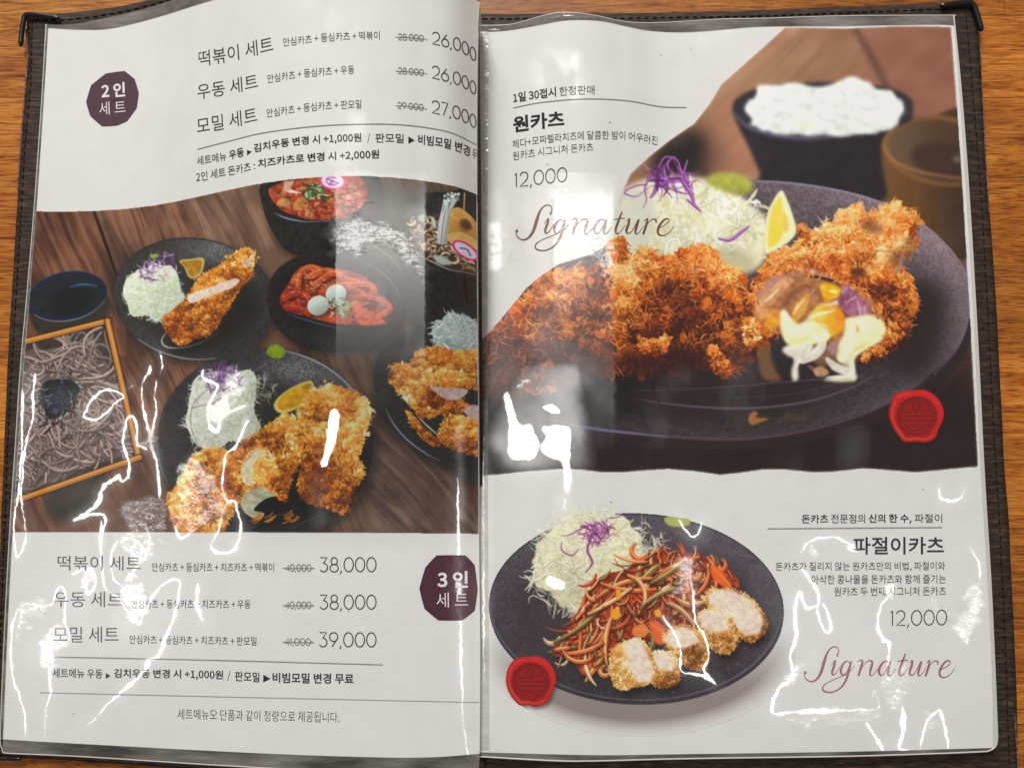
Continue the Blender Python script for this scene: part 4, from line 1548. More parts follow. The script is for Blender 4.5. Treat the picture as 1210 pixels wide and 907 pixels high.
def shreds(C, centre, rx, ry, iid, n=260, cols=((226, 232, 214), (206, 218, 190), (236, 240, 228), (186, 200, 160)), gap=(120, 128, 96), length=(8, 20), wid=(0.7, 1.6), seed=0, rot=0, base=True, spread=1.0, only=None, alpha=0.92):
    """A heap of finely cut leaves."""
    rs = np.random.default_rng(seed)
    cols = np.array(cols, float)
    ca, sa = math.cos(R(rot)), math.sin(R(rot))

    def edge(a):
        a = np.asarray(a, float)
        return .72 + .56 * fbm(2 + 1.6 * np.cos(a), 2 + 1.6 * np.sin(a), seed + 70, 2)
    if base:
        t = np.linspace(0, 2 * math.pi, 40, endpoint=False)
        ex, ey = rx * .95 * edge(t) * np.cos(t), ry * .95 * edge(t) * np.sin(t)
        o = np.stack([centre[0] + ex * ca - ey * sa, centre[1] + ex * sa + ey * ca], -1)
        r = C.mask(o)
        g = np.array(gap, float)

        def ground(X, Y):
            f = 1.5 * (fbm(X / 4.5, Y / 3.5, seed, 4) - .42)
            b = .5 * np.clip((centre[1] - Y) / ry, -1, 1) + .25 * np.clip((centre[0] - X) / rx, -1, 1)
            return g + 44 * (f + b)[..., None]
        C.put(r[0], r[1], ground, 1.0, iid)
    for k in range(n):
        a, rr = rs.uniform(0, 2 * math.pi), rs.uniform(0, 1)**.62 * spread
        rr *= float(edge(a))
        ex, ey = rx * rr * math.cos(a), ry * rr * math.sin(a)
        x, y = centre[0] + ex * ca - ey * sa, centre[1] + ex * sa + ey * ca
        d = 11 * fbm(np.array([x / 26.]), np.array([y / 26.]), seed + 90, 2)[0] + rs.normal(0, .9)
        ln = rs.uniform(*length) * (1.0 if rr < .8 else .75)
        pts = [(x - math.cos(d) * ln * .5, y - math.sin(d) * ln * .5)]
        bend = rs.normal(0, .5)
        for _ in range(3):
            pts.append((pts[-1][0] + math.cos(d) * ln / 3, pts[-1][1] + math.sin(d) * ln / 3))
            d += bend
        w = wid[0] + (wid[1] * 1.5 - wid[0]) * rs.random()**2
        lit = .5 * (centre[1] - pts[1][1]) / ry + .25 * (centre[0] - pts[1][0]) / rx
        col = np.minimum(255, cols[rs.integers(len(cols))] * (1.05 + .10 * lit - rs.uniform(0, .12)))
        C.stroke([(px + .5, py + .8) for px, py in pts], w * 1.1, np.array(gap) * .72, 0.26 if rr > .7 else .16, None, soft=.6, only=[iid])
        C.stroke(pts, [w * .5, w, w * .8, w * .4], col, alpha * (rs.uniform(.8, 1) if rr > .75 else rs.uniform(.4, .85)), iid, True, .35, only=only, sub=2)


def speck(c, amp=16, sc=1.6, seed=0, glow=None):
    """Glazed stoneware with fine speckle; glow(X, Y) adds the sheen the picture was taken with."""
    def f(X, Y):
        n = (vnoise(X / sc * 1.0, Y / sc, seed) - .5) * amp * 1.3 + (fbm(X / 7, Y / 7, seed + 4, 3) - .5) * amp
        v = np.array(c, float) + n[..., None]
        if glow is not None:
            v = v + glow(X, Y)[..., None] * np.array((1.0, 1.0, 1.08))
        return v
    return f


def planks(base, dark, ang, sc=(90, 7), seed=0):
    ca, sa = math.cos(R(ang)), math.sin(R(ang))

    def f(X, Y):
        u, v = X * ca + Y * sa, -X * sa + Y * ca
        n = fbm(u / sc[0] + .6 * fbm(u / 60, v / 30, seed + 7, 2), v / sc[1] + 2.2 * fbm(u / 70, v / 40, seed + 8, 2), seed, 5)
        m = fbm(u / 40, v / 34, seed + 9, 3)
        g = vnoise(u / 26, v / 1.3, seed + 12)
        t = np.clip(1.7 * (n - .5) + 1.3 * (m - .5) + .5 + .22 * (g - .5), 0, 1)[..., None]
        return np.array(dark, float) * (1 - t) + np.array(base, float) * t
    return f


def gloss(C, pts, w, col, a=0.8, soft=0.6, iid=None):
    C.stroke(pts, w, col, a, iid, smooth=True, soft=soft)


def blob(C, pts, col, iid=None, soft=0.3, a=1.0, only=None):
    return C.poly(pts, col, a, iid, True, soft, only)


def softspot(C, cx, cy, rx, ry, col, a, rot=0, only=None):
    C.poly(ellipse(cx, cy, rx, ry, rot, 24), col, a, None, True, min(rx, ry) * .35, only)


def grade(C, gain=1.03, sat=1.14, con=1.16):
    """The print is a vivid one: a little more contrast and colour."""
    l = C.rgb.mean(-1, keepdims=True)
    v = (l + (C.rgb - l) * sat) * gain
    C.rgb = np.clip(104 + (v - 104) * con, 6, 250).astype(np.float32)


def print_picture(C, outline, h, parent, g, lift=LIFT, area=None, keep=None):
    """Cut the painted picture into one printed piece per thing shown and lay the pieces on the page."""
    H2 = C.rgb
    nu, nv = int((C.W / C.S) / g), int((C.H / C.S) / g)
    x = C.x0 + (np.arange(nu + 1)) * g
    y = C.y0 + (np.arange(nv + 1)) * g
    X, Y = np.meshgrid(x, y)
    soft = C.rgb
    C.rgb = (box_blur(box_blur(soft, 1, 0), 1, 1) * 0.5 + soft * 0.5)
    col = C.sample(X, Y)
    C.rgb = soft
    pos = at(X, Y, h, lift)
    n, r = film(X, Y, pos, h)
    rgba = np.concatenate([lin(col), np.ones(col.shape[:2] + (1,))], -1)
    xc, yc = (X[:-1, :-1] + X[1:, 1:]) / 2, (Y[:-1, :-1] + Y[1:, 1:]) / 2
    ids = C.ids[np.clip(((yc - C.y0) * C.S).astype(int), 0, C.H - 1), np.clip(((xc - C.x0) * C.S).astype(int), 0, C.W - 1)].ravel()
    ok = in_poly(np.stack([xc, yc], -1), outline).ravel()
    F = grid_faces(nv + 1, nu + 1)
    for k, nm in enumerate(C.names):
        if nm is None:
            continue
        sel = F[(ids == k) & ok]
        if len(sel) < 3:
            print('nothing of', nm)
            continue
        use = np.unique(sel)
        re = np.full((nv + 1) * (nu + 1), -1)
        re[use] = np.arange(len(use))
        o = mesh_obj(nm[0], pos.reshape(-1, 3)[use], re[sel], M_INK, parent, attrs={
            'ink': ('FLOAT_COLOR', rgba.reshape(-1, 4)[use]), 'film_normal': ('FLOAT_VECTOR', n.reshape(-1, 3)[use]), 'film_rough': ('FLOAT', r.ravel()[use])})
        if nm[1]:
            tag(o, nm[1])


def cutlet_slice(C, pts, iid, seed=0, col=(226, 206, 192)):
    r = C.mask(pts)
    C.put(r[0], r[1], lambda X, Y: np.array(col, float) + 55 * (fbm(X / 4, Y / 4, seed, 3) - .5)[..., None] + 30 * (vnoise(X / 1.5, Y / 3, seed + 2) - .5)[..., None], 1.0, iid)


def lemon(C, pts, rind, iid, seed=0, flesh=(206, 168, 40)):
    blob(C, pts, rind, iid)
    c = np.mean(pts, 0)
    q = [tuple(c + (np.array(p) - c) * .82) for p in pts]
    r = C.mask(q)
    C.put(r[0], r[1], lambda X, Y: np.array(flesh, float) + 60 * (fbm(X / 5, Y / 5, seed, 3) - .5)[..., None])


def seal(C, outline, cx, cy, rx, ry, iid):
    """Red sealing wax pressed with a round monogram."""
    o = catmull(outline)
    t = np.arctan2((o[:, 1] - cy) / ry, (o[:, 0] - cx) / rx)
    o = o * .62 + .38 * np.stack([cx + rx * 1.06 * np.cos(t), cy + ry * 1.04 * np.sin(t)], -1)
    C.poly(o + (2, 3), (24, 14, 14), .5, None, False, 1.5)
    r = C.mask(o, False)

    def wax(X, Y):
        lit = np.clip((cy - Y) / ry * .7 + (X - cx) / rx * .3, -1, 1)
        return np.array((158, 32, 30), float) + np.array((34, 14, 12), float) * lit[..., None] + 14 * (fbm(X / 8, Y / 8, 5, 3) - .5)[..., None]
    C.put(r[0], r[1], wax, 1, iid)
    c = np.array((cx, cy))
    ring = [tuple(c + (q - c) * .88) for q in o[::3]]
    C.stroke(ring + ring[:1], 5, (196, 50, 44), .5, None, True, 2.4, only=[iid])
    C.stroke(ring[len(ring) // 2:] , [1, 2.2, 1], (232, 110, 98), .6, None, True, 1.0, only=[iid])
    C.stroke(ring[:4], [2, 1.4, .5], (224, 90, 80), .6, None, True, 1.0, only=[iid])
    C.poly(ellipse(cx, cy, rx * .76, ry * .76), (96, 14, 16), .95, None, True, .7, [iid])
    C.poly(ellipse(cx + .3, cy + .8, rx * .70, ry * .70), (136, 26, 26), 1, None, True, .6, [iid])
    C.stroke(list(map(tuple, ellipse(cx, cy, rx * .60, ry * .60, 0, 30))) + [(cx + rx * .60, cy)], 1.0, (96, 14, 16), .85, None, False, .4)
    dk = (86, 12, 14)
    C.stroke(list(map(tuple, ellipse(cx - rx * .02, cy - ry * .36, rx * .14, ry * .14, 0, 16))) + [(cx + rx * .12, cy - ry * .36)], 1.4, dk, .9, None, False, .4)
    for a_, b_ in (((-.46, -.14), (.12, -.14)), ((-.36, .03), (.58, .03)), ((-.54, .20), (.54, .20)), ((-.03, .20), (-.03, .60)), ((.09, .20), (.09, .60)), ((-.36, -.01), (-.36, .03)),
                   ((.42, -.42), (.42, .03)), ((-.30, .42), (-.03, .42)), ((.22, -.20), (.42, -.20)), ((.24, .42), (.48, .42))):
        C.stroke([(cx + a_[0] * rx, cy + a_[1] * ry), (cx + b_[0] * rx, cy + b_[1] * ry)], 1.4, dk, .85, None, False, .4)
        C.stroke([(cx + a_[0] * rx, cy + a_[1] * ry + 1.2), (cx + b_[0] * rx, cy + b_[1] * ry + 1.2)], .7, (196, 70, 62), .55, None, False, .4)


# ================================================================== left picture
def paint_left():
    C = Paint(10, 198, 572, 640, 2.0)
    rs = C.rng
    OUT = [(42, 249.5), (75, 250), (110, 249.2), (145, 247), (180, 243), (210, 237.5), (240, 231), (270, 224.3), (300, 218), (330, 213.5), (360, 210.3), (395, 208.4), (430, 208), (460, 209.2), (490, 212), (515, 215.5), (540, 220.5), (572, 233),
           (572, 630.5), (430, 629.3), (300, 628.6), (10, 628.8), (16, 610), (22, 520), (28, 430), (35.5, 340)]
    bg = C.item('wooden_boards')
    C.poly(OUT, planks((136, 103, 84), (78, 54, 42), 66, (70, 4.5), 3), 1, bg, False)
    # boards of different tone and the dark joint between them
    C.poly([(42, 249), (112, 249), (146, 345), (150, 420), (30, 420)], planks((126, 90, 69), (68, 44, 33), 66, (60, 4.2), 21), 1, None, False, 0.5, [bg])
    C.poly([(212, 236), (312, 215), (340, 300), (330, 340), (250, 300)], planks((140, 114, 96), (92, 70, 58), 66, (70, 4.5), 31), .9, None, False, 2, [bg])
    C.stroke([(110, 247), (122, 280), (134, 315), (146, 350)], [3.2, 3.6, 3.6, 3], (26, 20, 18), .95, None, True, .6)
    for k in range(26):
        a = rs.uniform(180, 235), rs.uniform(236, 300)
        C.stroke([a, (a[0] + 9, a[1] + 22)], .6, (58, 36, 26), .4, None, soft=.5, only=[bg])
    softspot(C, 150, 330, 26, 40, (40, 34, 30), .5, 0, [bg])
    softspot(C, 460, 590, 60, 60, (72, 58, 50), .6, 0, [bg])
    C.poly([(425, 440), (480, 470), (545, 560), (566, 628), (440, 628)], planks((122, 101, 90), (70, 56, 50), 48, (60, 5), 41), .9, None, False, 4, [bg])
    C.poly([(300, 300), (345, 300), (335, 345), (318, 345)], (112, 88, 72), .8, None, True, 4, [bg])
    C.poly([(300, 385), (330, 395), (350, 415), (300, 415)], (116, 90, 74), .9, None, True, 3, [bg])
    # sheen over the table behind the soup bowls
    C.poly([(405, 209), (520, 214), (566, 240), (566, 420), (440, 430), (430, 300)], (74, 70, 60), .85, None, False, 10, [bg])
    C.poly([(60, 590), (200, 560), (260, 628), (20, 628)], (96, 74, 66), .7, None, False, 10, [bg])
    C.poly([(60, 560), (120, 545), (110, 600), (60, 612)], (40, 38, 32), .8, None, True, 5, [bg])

    # --- dipping sauce bowl
    it = C.item('sauce_bowl', 'small dark blue bowl of dipping sauce')
    C.poly(ellipse(82, 372, 46, 30, -8), (30, 28, 26), .8, None, True, 5, [bg])
    C.poly([(33, 350), (40, 378), (60, 392), (90, 394), (112, 380), (126, 352)], (52, 48, 42), 1, it)
    C.poly(ellipse(79, 350, 48, 29, -11), (24, 32, 62), 1, it)
    C.poly(ellipse(79, 349, 45, 26, -11), speck((30, 38, 42), 8, 3, 1), 1, it)
    C.poly(ellipse(83, 356, 28, 16, -16), (15, 19, 22), .9, None, True, 2, [it])
    gloss(C, [(82, 339), (98, 336), (116, 338)], [0.8, 2.4, 0.8], (84, 110, 170), .8)
    gloss(C, list(map(tuple, ellipse(79, 350, 47.5, 28.6, -11, 16, 25, 150))), [0.5, 1.3, .9], (176, 172, 150), .75)
    gloss(C, list(map(tuple, ellipse(79, 350, 47.5, 28.6, -11, 16, 200, 330))), .9, (62, 76, 128), .7)

    # --- noodle tray
    tr = C.item('noodle_tray', 'square wooden tray heaped with cold buckwheat noodles')
    C.poly([(20, 406), (129, 378), (166, 538), (18, 594)], speck((62, 54, 48), 12, 3, 2), 1, tr, False)
    noo = C.item('buckwheat_noodles')
    C.poly([(20, 432), (60, 412), (108, 408), (130, 436), (148, 490), (158, 530), (100, 552), (24, 578)], lambda X, Y: np.array((98, 84, 79), float) + 34 * (fbm(X / 6, Y / 6, 8, 3) - .5)[..., None], 1, noo, True)
    zone = [(18, 428), (60, 408), (110, 405), (134, 440), (150, 490), (159, 532), (100, 554), (20, 584)]
    for k in range(470):
        x, y = rs.uniform(18, 157), rs.uniform(408, 578)
        if not in_poly(np.array([[x, y]]), zone)[0]:
            continue
        sw = 9 * fbm(np.array([x / 60.]), np.array([y / 60.]), 60, 2)[0] + rs.normal(0, .25) + (1.4 if rs.random() < .2 else 0)
        pts = [(x, y)]
        curl = rs.normal(0, .10)
        for _ in range(9):
            sw += curl + 1.1 * (fbm(np.array([x / 20.]), np.array([y / 20.]), 66, 2)[0] - .5)
            x += math.cos(sw) * 5
            y += math.sin(sw) * 5
            pts.append((x, y))
        b = rs.uniform(.66, 1.14)
        C.stroke([(a + .4, c + 1.5) for a, c in pts], 3.2, (62, 52, 49), .6, None, True, .5, only=[noo], sub=2)
        C.stroke(pts, [2.0, 2.6, 2.6, 2.0], np.array((146, 128, 121)) * b, .96, None, True, .45, only=[noo, tr], sub=2)
        C.stroke([(a - .2, c - .55) for a, c in pts], .8, np.array((194, 178, 170)) * b, .7, None, True, .4, only=[noo, tr], sub=2)
    nori = C.item('seaweed_shreds')
    C.poly([(50, 454), (70, 448), (88, 452), (94, 462), (78, 476), (72, 490), (60, 494), (52, 482)], (20, 24, 28), 1, nori)
    for k in range(170):
        x, y = rs.normal(68, 12), rs.normal(469, 12)
        a = rs.uniform(0, 3.1)
        C.stroke([(x, y), (x + 5 * math.cos(a), y + 5 * math.sin(a)), (x + 9 * math.cos(a + .5), y + 9 * math.sin(a + .5))], 1.5, ((14, 18, 24), (24, 30, 40), (62, 74, 92), (110, 122, 138))[rs.choice(4, p=[.45, .3, .18, .07])], .85, nori, soft=.4)
    for k in range(70):
        x, y = rs.uniform(30, 110), rs.uniform(430, 520)
        C.stroke([(x, y), (x + 1, y + .6)], 1.1, (214, 190, 132), .8, None, soft=.3, only=[noo])
    for a, b, w in (((16, 407), (129, 378.5), 6.0), ((127, 379), (164, 541), 6.4), ((14, 593), (165, 540), 6.0)):
        C.stroke([a, b], w + 2.5, (44, 26, 12), .9, tr, soft=.6)
        C.stroke([a, b], w, (170, 116, 56), 1, tr, soft=.5)
        C.stroke([(a[0], a[1] - 1.4), (b[0], b[1] - 1.4)], w * .35, (206, 154, 88), .8, tr, soft=.6)

    def plate(it, cx, cy, rx, ry, rot, c, seed, glow=None, rim=(150, 156, 172)):
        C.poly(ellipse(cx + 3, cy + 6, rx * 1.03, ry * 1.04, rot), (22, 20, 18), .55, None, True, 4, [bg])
        C.poly(ellipse(cx, cy, rx, ry, rot), speck(c, 14, 1.5, seed, glow), 1, it)

    # --- plate for one
    pl1 = C.item('dinner_plate', 'upper left grey plate with one sliced cutlet and shredded cabbage')
    plate(pl1, 229, 353, 95.5, 71.5, 8, (58, 57, 54), 71, lambda X, Y: 46 * np.exp(-(((X - 262) / 42)**2 + ((Y - 296) / 22)**2)) * (0.5 + vnoise(X / 1.4, Y / 1.4, 3)))
    C.poly(ellipse(232, 362, 74, 52, 8), (48, 47, 42), .6, None, True, 4, [pl1])
    gloss(C, list(map(tuple, ellipse(229, 353, 95, 71, 8, 20, 60, 128))), [.4, 1.6, .8], (170, 180, 186), .8)
    gloss(C, list(map(tuple, ellipse(229, 353, 95, 71, 8, 20, 215, 345))), 1.2, (24, 28, 42), .8)
    gloss(C, [(195, 394), (191, 402), (195, 409), (207, 411), (224, 409), (243, 402), (262, 391)], [.7, 1.6, 1.7, 1.6, 1, .5], (214, 212, 204), .85)
    cb = C.item('shredded_cabbage')
    shreds(C, (184, 347), 37, 38, cb, 330, seed=3, length=(6, 16), wid=(.6, 1.5), cols=((224, 238, 226), (206, 222, 202), (240, 248, 242), (190, 206, 158), (230, 240, 216)), gap=(200, 208, 186))
    pc = C.item('purple_cabbage')
    shreds(C, (186, 315), 24, 15, pc, 70, cols=((142, 92, 158), (176, 132, 186), (112, 60, 128), (206, 176, 210)), gap=(110, 80, 120), base=False, seed=4, length=(8, 18), wid=(.7, 1.4), rot=-24, spread=.9)
    lm = C.item('lemon_wedge')
    lemon(C, [(212, 308), (226, 306), (240, 305), (240.5, 316), (236, 325), (228, 329), (222, 326), (218, 316)], (196, 180, 112), lm, 5, (158, 118, 36))
    ws = C.item('wasabi_dab')
    blob(C, [(177, 303), (181, 300), (187, 301), (186, 304), (180, 305)], (128, 164, 52), ws)
    ct = C.item('fried_cutlet')
    o = [(193, 375), (197, 391), (206, 403), (216, 408), (232, 400), (250, 394), (262, 376), (270, 362), (277, 352), (286, 338), (295, 328), (299, 314), (300, 300), (292, 293), (281, 296), (272, 304), (258, 314), (244, 322), (232, 332), (224, 346), (214, 358), (202, 368)]
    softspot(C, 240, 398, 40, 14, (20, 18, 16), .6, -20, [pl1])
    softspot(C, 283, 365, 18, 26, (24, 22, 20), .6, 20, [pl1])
    crumbs(C, o, ct, PAL_FRY, 1000, (2, 5), (.7, 1.5), (-.35, -.9), .28, .56, 8, 5)
    cutlet_slice(C, [(221, 352), (228, 346), (246, 340), (262, 334), (278, 329), (283, 332), (274, 340), (258, 346), (240, 353), (226, 358)], C.item('cutlet_meat'), 4)
    cutlet_slice(C, [(286, 311), (292, 305), (297, 308), (295, 314), (289, 316)], len(C.names) - 1, 5, (206, 180, 158))

    # --- kimchi noodle soup bowl
    def bowl(name, label, outline, rim, inner, seed, c=(34, 33, 30)):
        it_ = C.item(name, label)
        C.poly([(x + 2, y + 5) for x, y in outline], (18, 16, 14), .55, None, True, 4, [bg])
        C.poly(outline, lambda X, Y: np.array(c, float) + 34 * (fbm(X / 4, Y / 4, seed, 3) - .5)[..., None] + 10 * (vnoise(X / 1.3, Y / 1.3, seed + 1) - .5)[..., None], 1, it_)
        return it_
    ba = bowl('soup_bowl', 'black bowl of kimchi noodle soup with pink fish cake', [(308, 218), (309, 238), (316, 262), (328, 284), (342, 298), (372, 306), (410, 304), (432, 290), (446, 262), (452, 236), (450, 212), (430, 206), (360, 208), (326, 214)], None, None, 12, (33, 32, 27))
    C.poly([(416, 206), (520, 200), (520, 300), (416, 306)], (70, 67, 58), .5, None, False, 9, [ba])
    so = C.item('kimchi_stew')
    C.poly([(317, 226), (330, 217), (350, 212), (380, 208), (414, 206), (430, 214), (434, 230), (426, 246), (406, 257), (380, 260), (352, 256), (330, 246)], lambda X, Y: pal(np.array([(70, 20, 10), (140, 44, 18), (180, 72, 34), (206, 116, 66)], float), .2 + 1.0 * (fbm(X / 6, Y / 6, 77, 4) - .1)), 1, so)
    for k in range(230):
        a = rs.uniform(0, 6.3)
        rr = math.sqrt(rs.random())
        x, y = 376 + 54 * rr * math.cos(a), 233 + 24 * rr * math.sin(a)
        d = rs.uniform(0, 6.3)
        col = ((190, 84, 40), (214, 128, 66), (160, 50, 24), (120, 32, 16), (196, 150, 92))[rs.integers(5)]
        C.stroke([(x, y), (x + 4 * math.cos(d), y + 3 * math.sin(d)), (x + 7 * math.cos(d + .7), y + 5 * math.sin(d + .7))], rs.uniform(1.2, 3), col, .8, None, soft=.5, only=[so])
    blob(C, [(327, 240), (334, 234), (343, 238), (340, 243), (331, 244)], (208, 150, 82), so)
    blob(C, [(345, 243), (352, 236), (360, 238), (357, 246), (349, 249)], (196, 130, 60), so)
    for k in range(5):
        C.stroke([(337 + k * 2.4, 214), (337 + k * 1.6, 224), (344 + k * 3, 228)], 1.4, (226, 206, 190), .85, so, True)
    Xr, Yr = C.xy((slice(0, C.H), slice(0, C.W)))
    stew = (C.ids == so)[..., None]
    wet = C.rgb.mean(-1, keepdims=True)
    C.rgb[:] = np.where(stew, ((C.rgb - wet) * .80 + wet) * (.90 + .5 * (fbm(Xr / 5, Yr / 4, 141, 4) - .5))[..., None], C.rgb)
    gr = C.item('green_onion')
    for k in range(55):
        x, y = rs.normal(374, 8), rs.normal(227, 5)
        d = rs.uniform(0, 6.3)
        C.stroke([(x, y), (x + 5 * math.cos(d), y + 3 * math.sin(d))], 2, ((44, 92, 54), (88, 132, 88), (24, 60, 34), (160, 190, 160))[rs.integers(4)], .9, gr, soft=.4)
    fc = C.item('fish_cake_slice')

    def naruto(cx, cy, rx, ry, rot):
        C.poly(ellipse(cx, cy, rx, ry, rot), (206, 70, 128), 1, fc)
        C.poly(ellipse(cx, cy, rx * .82, ry * .8, rot), (216, 200, 214), 1, fc)
        C.stroke(list(map(tuple, ellipse(cx, cy, rx * .46, ry * .42, rot, 14, 20, 300))), 1.8, (190, 92, 142), .9, None, True, .5)
        for a in (30, 120, 210):
            C.stroke([(cx, cy), (cx + rx * .5 * math.cos(R(a)), cy + ry * .5 * math.sin(R(a)))], 1.5, (96, 84, 140), .8, None, False, .5)
    naruto(393, 214, 16, 10.5, 6)
    gloss(C, [(325, 252), (336, 257), (348, 260), (364, 262), (392, 261)], [.6, 2.0, 1.8, 1, .5], (150, 160, 190), .8)

    # --- spicy rice cake bowl
    bb = bowl('rice_cake_bowl', 'black bowl of spicy red rice cakes with two small eggs', [(316, 350), (318, 334), (330, 316), (350, 304), (380, 297), (410, 296), (440, 302), (462, 316), (476, 336), (478, 358), (470, 382), (452, 402), (420, 414), (380, 416), (350, 406), (328, 388), (318, 368)], None, None, 18, (40, 39, 35))
    C.poly(ellipse(396, 350, 72, 46, 8), (26, 24, 22), .75, None, True, 4, [bb])
    C.poly([(425, 270), (500, 270), (500, 420), (420, 420)], (78, 75, 66), .55, None, False, 10, [bb])
    gloss(C, list(map(tuple, ellipse(396, 352, 78, 50, 10, 20, 285, 345))), [.5, 1.8, 1.0], (150, 152, 150), .6)
    rc = C.item('spicy_rice_cakes')
    C.poly([(331, 352), (340, 336), (352, 318), (366, 313), (384, 317), (404, 318), (424, 324), (440, 334), (444, 346), (458, 354), (462, 366), (452, 380), (428, 384), (396, 382), (362, 374), (336, 366)], lambda X, Y: pal(np.array([(66, 18, 8), (132, 42, 18), (172, 68, 32), (206, 110, 62)], float), .1 + 1.1 * (fbm(X / 7, Y / 7, 91, 4) - .12)), 1, rc)
    def cake(pts, w, c):
        C.stroke([(x + 1, y + 2) for x, y in pts], w + 1.5, (86, 22, 10), .8, None, True, .8, only=[rc, bb])
        C.stroke(pts, w, c, .95, rc, True, .6)
        C.stroke([(x - .6, y - w * .22) for x, y in pts], w * .28, np.minimum(255, np.array(c) + (34, 44, 40)), .7, None, True, .9)
    cake([(352, 340), (354, 324), (366, 316), (382, 320)], 8, (186, 88, 40))
    cake([(366, 326), (384, 320), (404, 324)], 8, (196, 92, 46))
    cake([(372, 336), (394, 322), (410, 330), (428, 334)], 8, (202, 92, 48))
    cake([(388, 340), (412, 336), (436, 336), (442, 346), (432, 356), (416, 360)], 8, (204, 96, 50))
    cake([(380, 346), (400, 338), (420, 342), (430, 348)], 7, (186, 78, 38))
    cake([(424, 350), (444, 352), (458, 360), (460, 366), (450, 372), (440, 376)], 7, (196, 82, 46))
    cake([(336, 352), (350, 346), (364, 350)], 8, (168, 54, 24))
    cake([(338, 362), (352, 364), (366, 370)], 8, (160, 48, 22))
    blob(C, [(418, 362), (432, 364), (448, 374), (456, 382), (428, 384), (420, 374)], (214, 98, 50), rc)
    blob(C, [(388, 376), (404, 370), (416, 376), (412, 382), (394, 382)], (196, 78, 40), rc)
    for k in range(50):
        x, y = rs.normal(372, 16), rs.normal(338, 9)
        C.stroke([(x, y), (x + 2, y + 1)], 1.0, (242, 206, 170), .7, None, soft=.4, only=[rc])
    Xr, Yr = C.xy((slice(0, C.H), slice(0, C.W)))
    sauce = (C.ids == rc)[..., None]
    wet = C.rgb.mean(-1, keepdims=True)
    C.rgb[:] = np.where(sauce, ((C.rgb - wet) * .86 + wet) * (.98 + .5 * (fbm(Xr / 6, Yr / 5, 131, 4) - .45) + .25 * (vnoise(Xr / 2, Yr / 1.6, 7) - .5))[..., None], C.rgb)
    for k in range(90):
        x, y = rs.uniform(334, 460), rs.uniform(316, 382)
        C.stroke([(x, y), (x + rs.uniform(1, 4), y + rs.normal(0, .8))], rs.uniform(.5, 1.1), (244, 190, 150), .55, None, soft=.4, only=[rc])
    eg = C.item('quail_eggs')
    for cx, cy, rx, ry in ((397, 347, 12.5, 11), (376, 361, 13, 11.5)):
        C.poly(ellipse(cx + 1, cy + 1.6, rx + 1, ry + 1), (70, 30, 20), .6, None, True, 1)
        r = C.mask(ellipse(cx, cy, rx, ry, -20))
        C.put(r[0], r[1], lambda X, Y, cx=cx, cy=cy: np.array((196, 206, 196), float) + 34 * np.clip(-(Y - cy) / 12 - (X - cx) / 20, -1.4, 1)[..., None], 1, eg)
    go = C.item('green_onion')
    for k in range(34):
        x, y = rs.normal(402, 6), rs.normal(362, 6)
        d = rs.uniform(0, 6.3)
        C.stroke([(x, y), (x + 3 * math.cos(d), y + 3 * math.sin(d)), (x + 5 * math.cos(d + 1.2), y + 5 * math.sin(d + 1.2))], 1.6, ((120, 158, 120), (190, 210, 190), (70, 110, 76), (214, 224, 214))[rs.integers(4)], .9, go, soft=.4)
    C.stroke(list(map(tuple, ellipse(406, 359, 4, 4.6, 0, 12))), 1.3, (140, 180, 140), .9, go, False, .4)
    gloss(C, [(340, 371), (362, 378), (388, 385), (410, 388)], [.6, 1.8, 1.4, .5], (96, 112, 150), .75)
    gloss(C, [(428, 284), (444, 292), (462, 304), (474, 320)], [.6, 2.4, 2, .6], (142, 150, 168), .6)

    # --- noodle soup bowl on the right
    bc = bowl('soup_bowl', 'black bowl of clear noodle soup cut off by the spine', [(474, 270), (472, 250), (480, 236), (500, 229), (530, 227), (572, 232), (572, 420), (520, 420), (498, 400), (486, 360), (478, 320)], None, None, 25, (36, 34, 30))
    C.poly([(455, 220), (505, 224), (505, 420), (455, 420)], (84, 80, 70), .6, None, False, 3, [bc])
    ud = C.item('udon_noodles')
    C.poly([(476, 268), (484, 258), (500, 252), (524, 254), (548, 262), (568, 274), (568, 324), (548, 321), (524, 314), (502, 303), (486, 288)], lambda X, Y: np.array((66, 50, 38), float) + 40 * (fbm(X / 5, Y / 5, 55, 4) - .4)[..., None], 1, ud)
    for k in range(150):
        x, y = rs.uniform(482, 564), rs.uniform(256, 318)
        if not in_poly(np.array([[x, y]]), [(480, 266), (500, 254), (548, 262), (566, 276), (566, 320), (524, 312), (488, 288)])[0]:
            continue
        d = rs.uniform(0, 6.3)
        pts = [(x, y)]
        cv = rs.choice([-.8, .8])
        for _ in range(3):
            x += 4.4 * math.cos(d)
            y += 3.4 * math.sin(d)
            d += cv
            pts.append((x, y))
        w = rs.uniform(2, 3.6)
        b = rs.uniform(.62, 1.1)
        C.stroke([(u + .4, v + 1.2) for u, v in pts], w + .8, (54, 38, 28), .6, None, True, .6, only=[ud])
        C.stroke(pts, [w * .6, w, w, w * .6], np.array((198, 172, 142)) * b, .92, None, True, .5, only=[ud])
        C.stroke([(u - .2, v - .6) for u, v in pts], w * .3, np.array((238, 220, 196)) * b, .7, None, True, .5, only=[ud])
    blob(C, [(494, 256), (500, 253), (506, 257), (502, 262), (495, 261)], (150, 164, 146), ud)
    en = C.item('enoki_mushrooms')
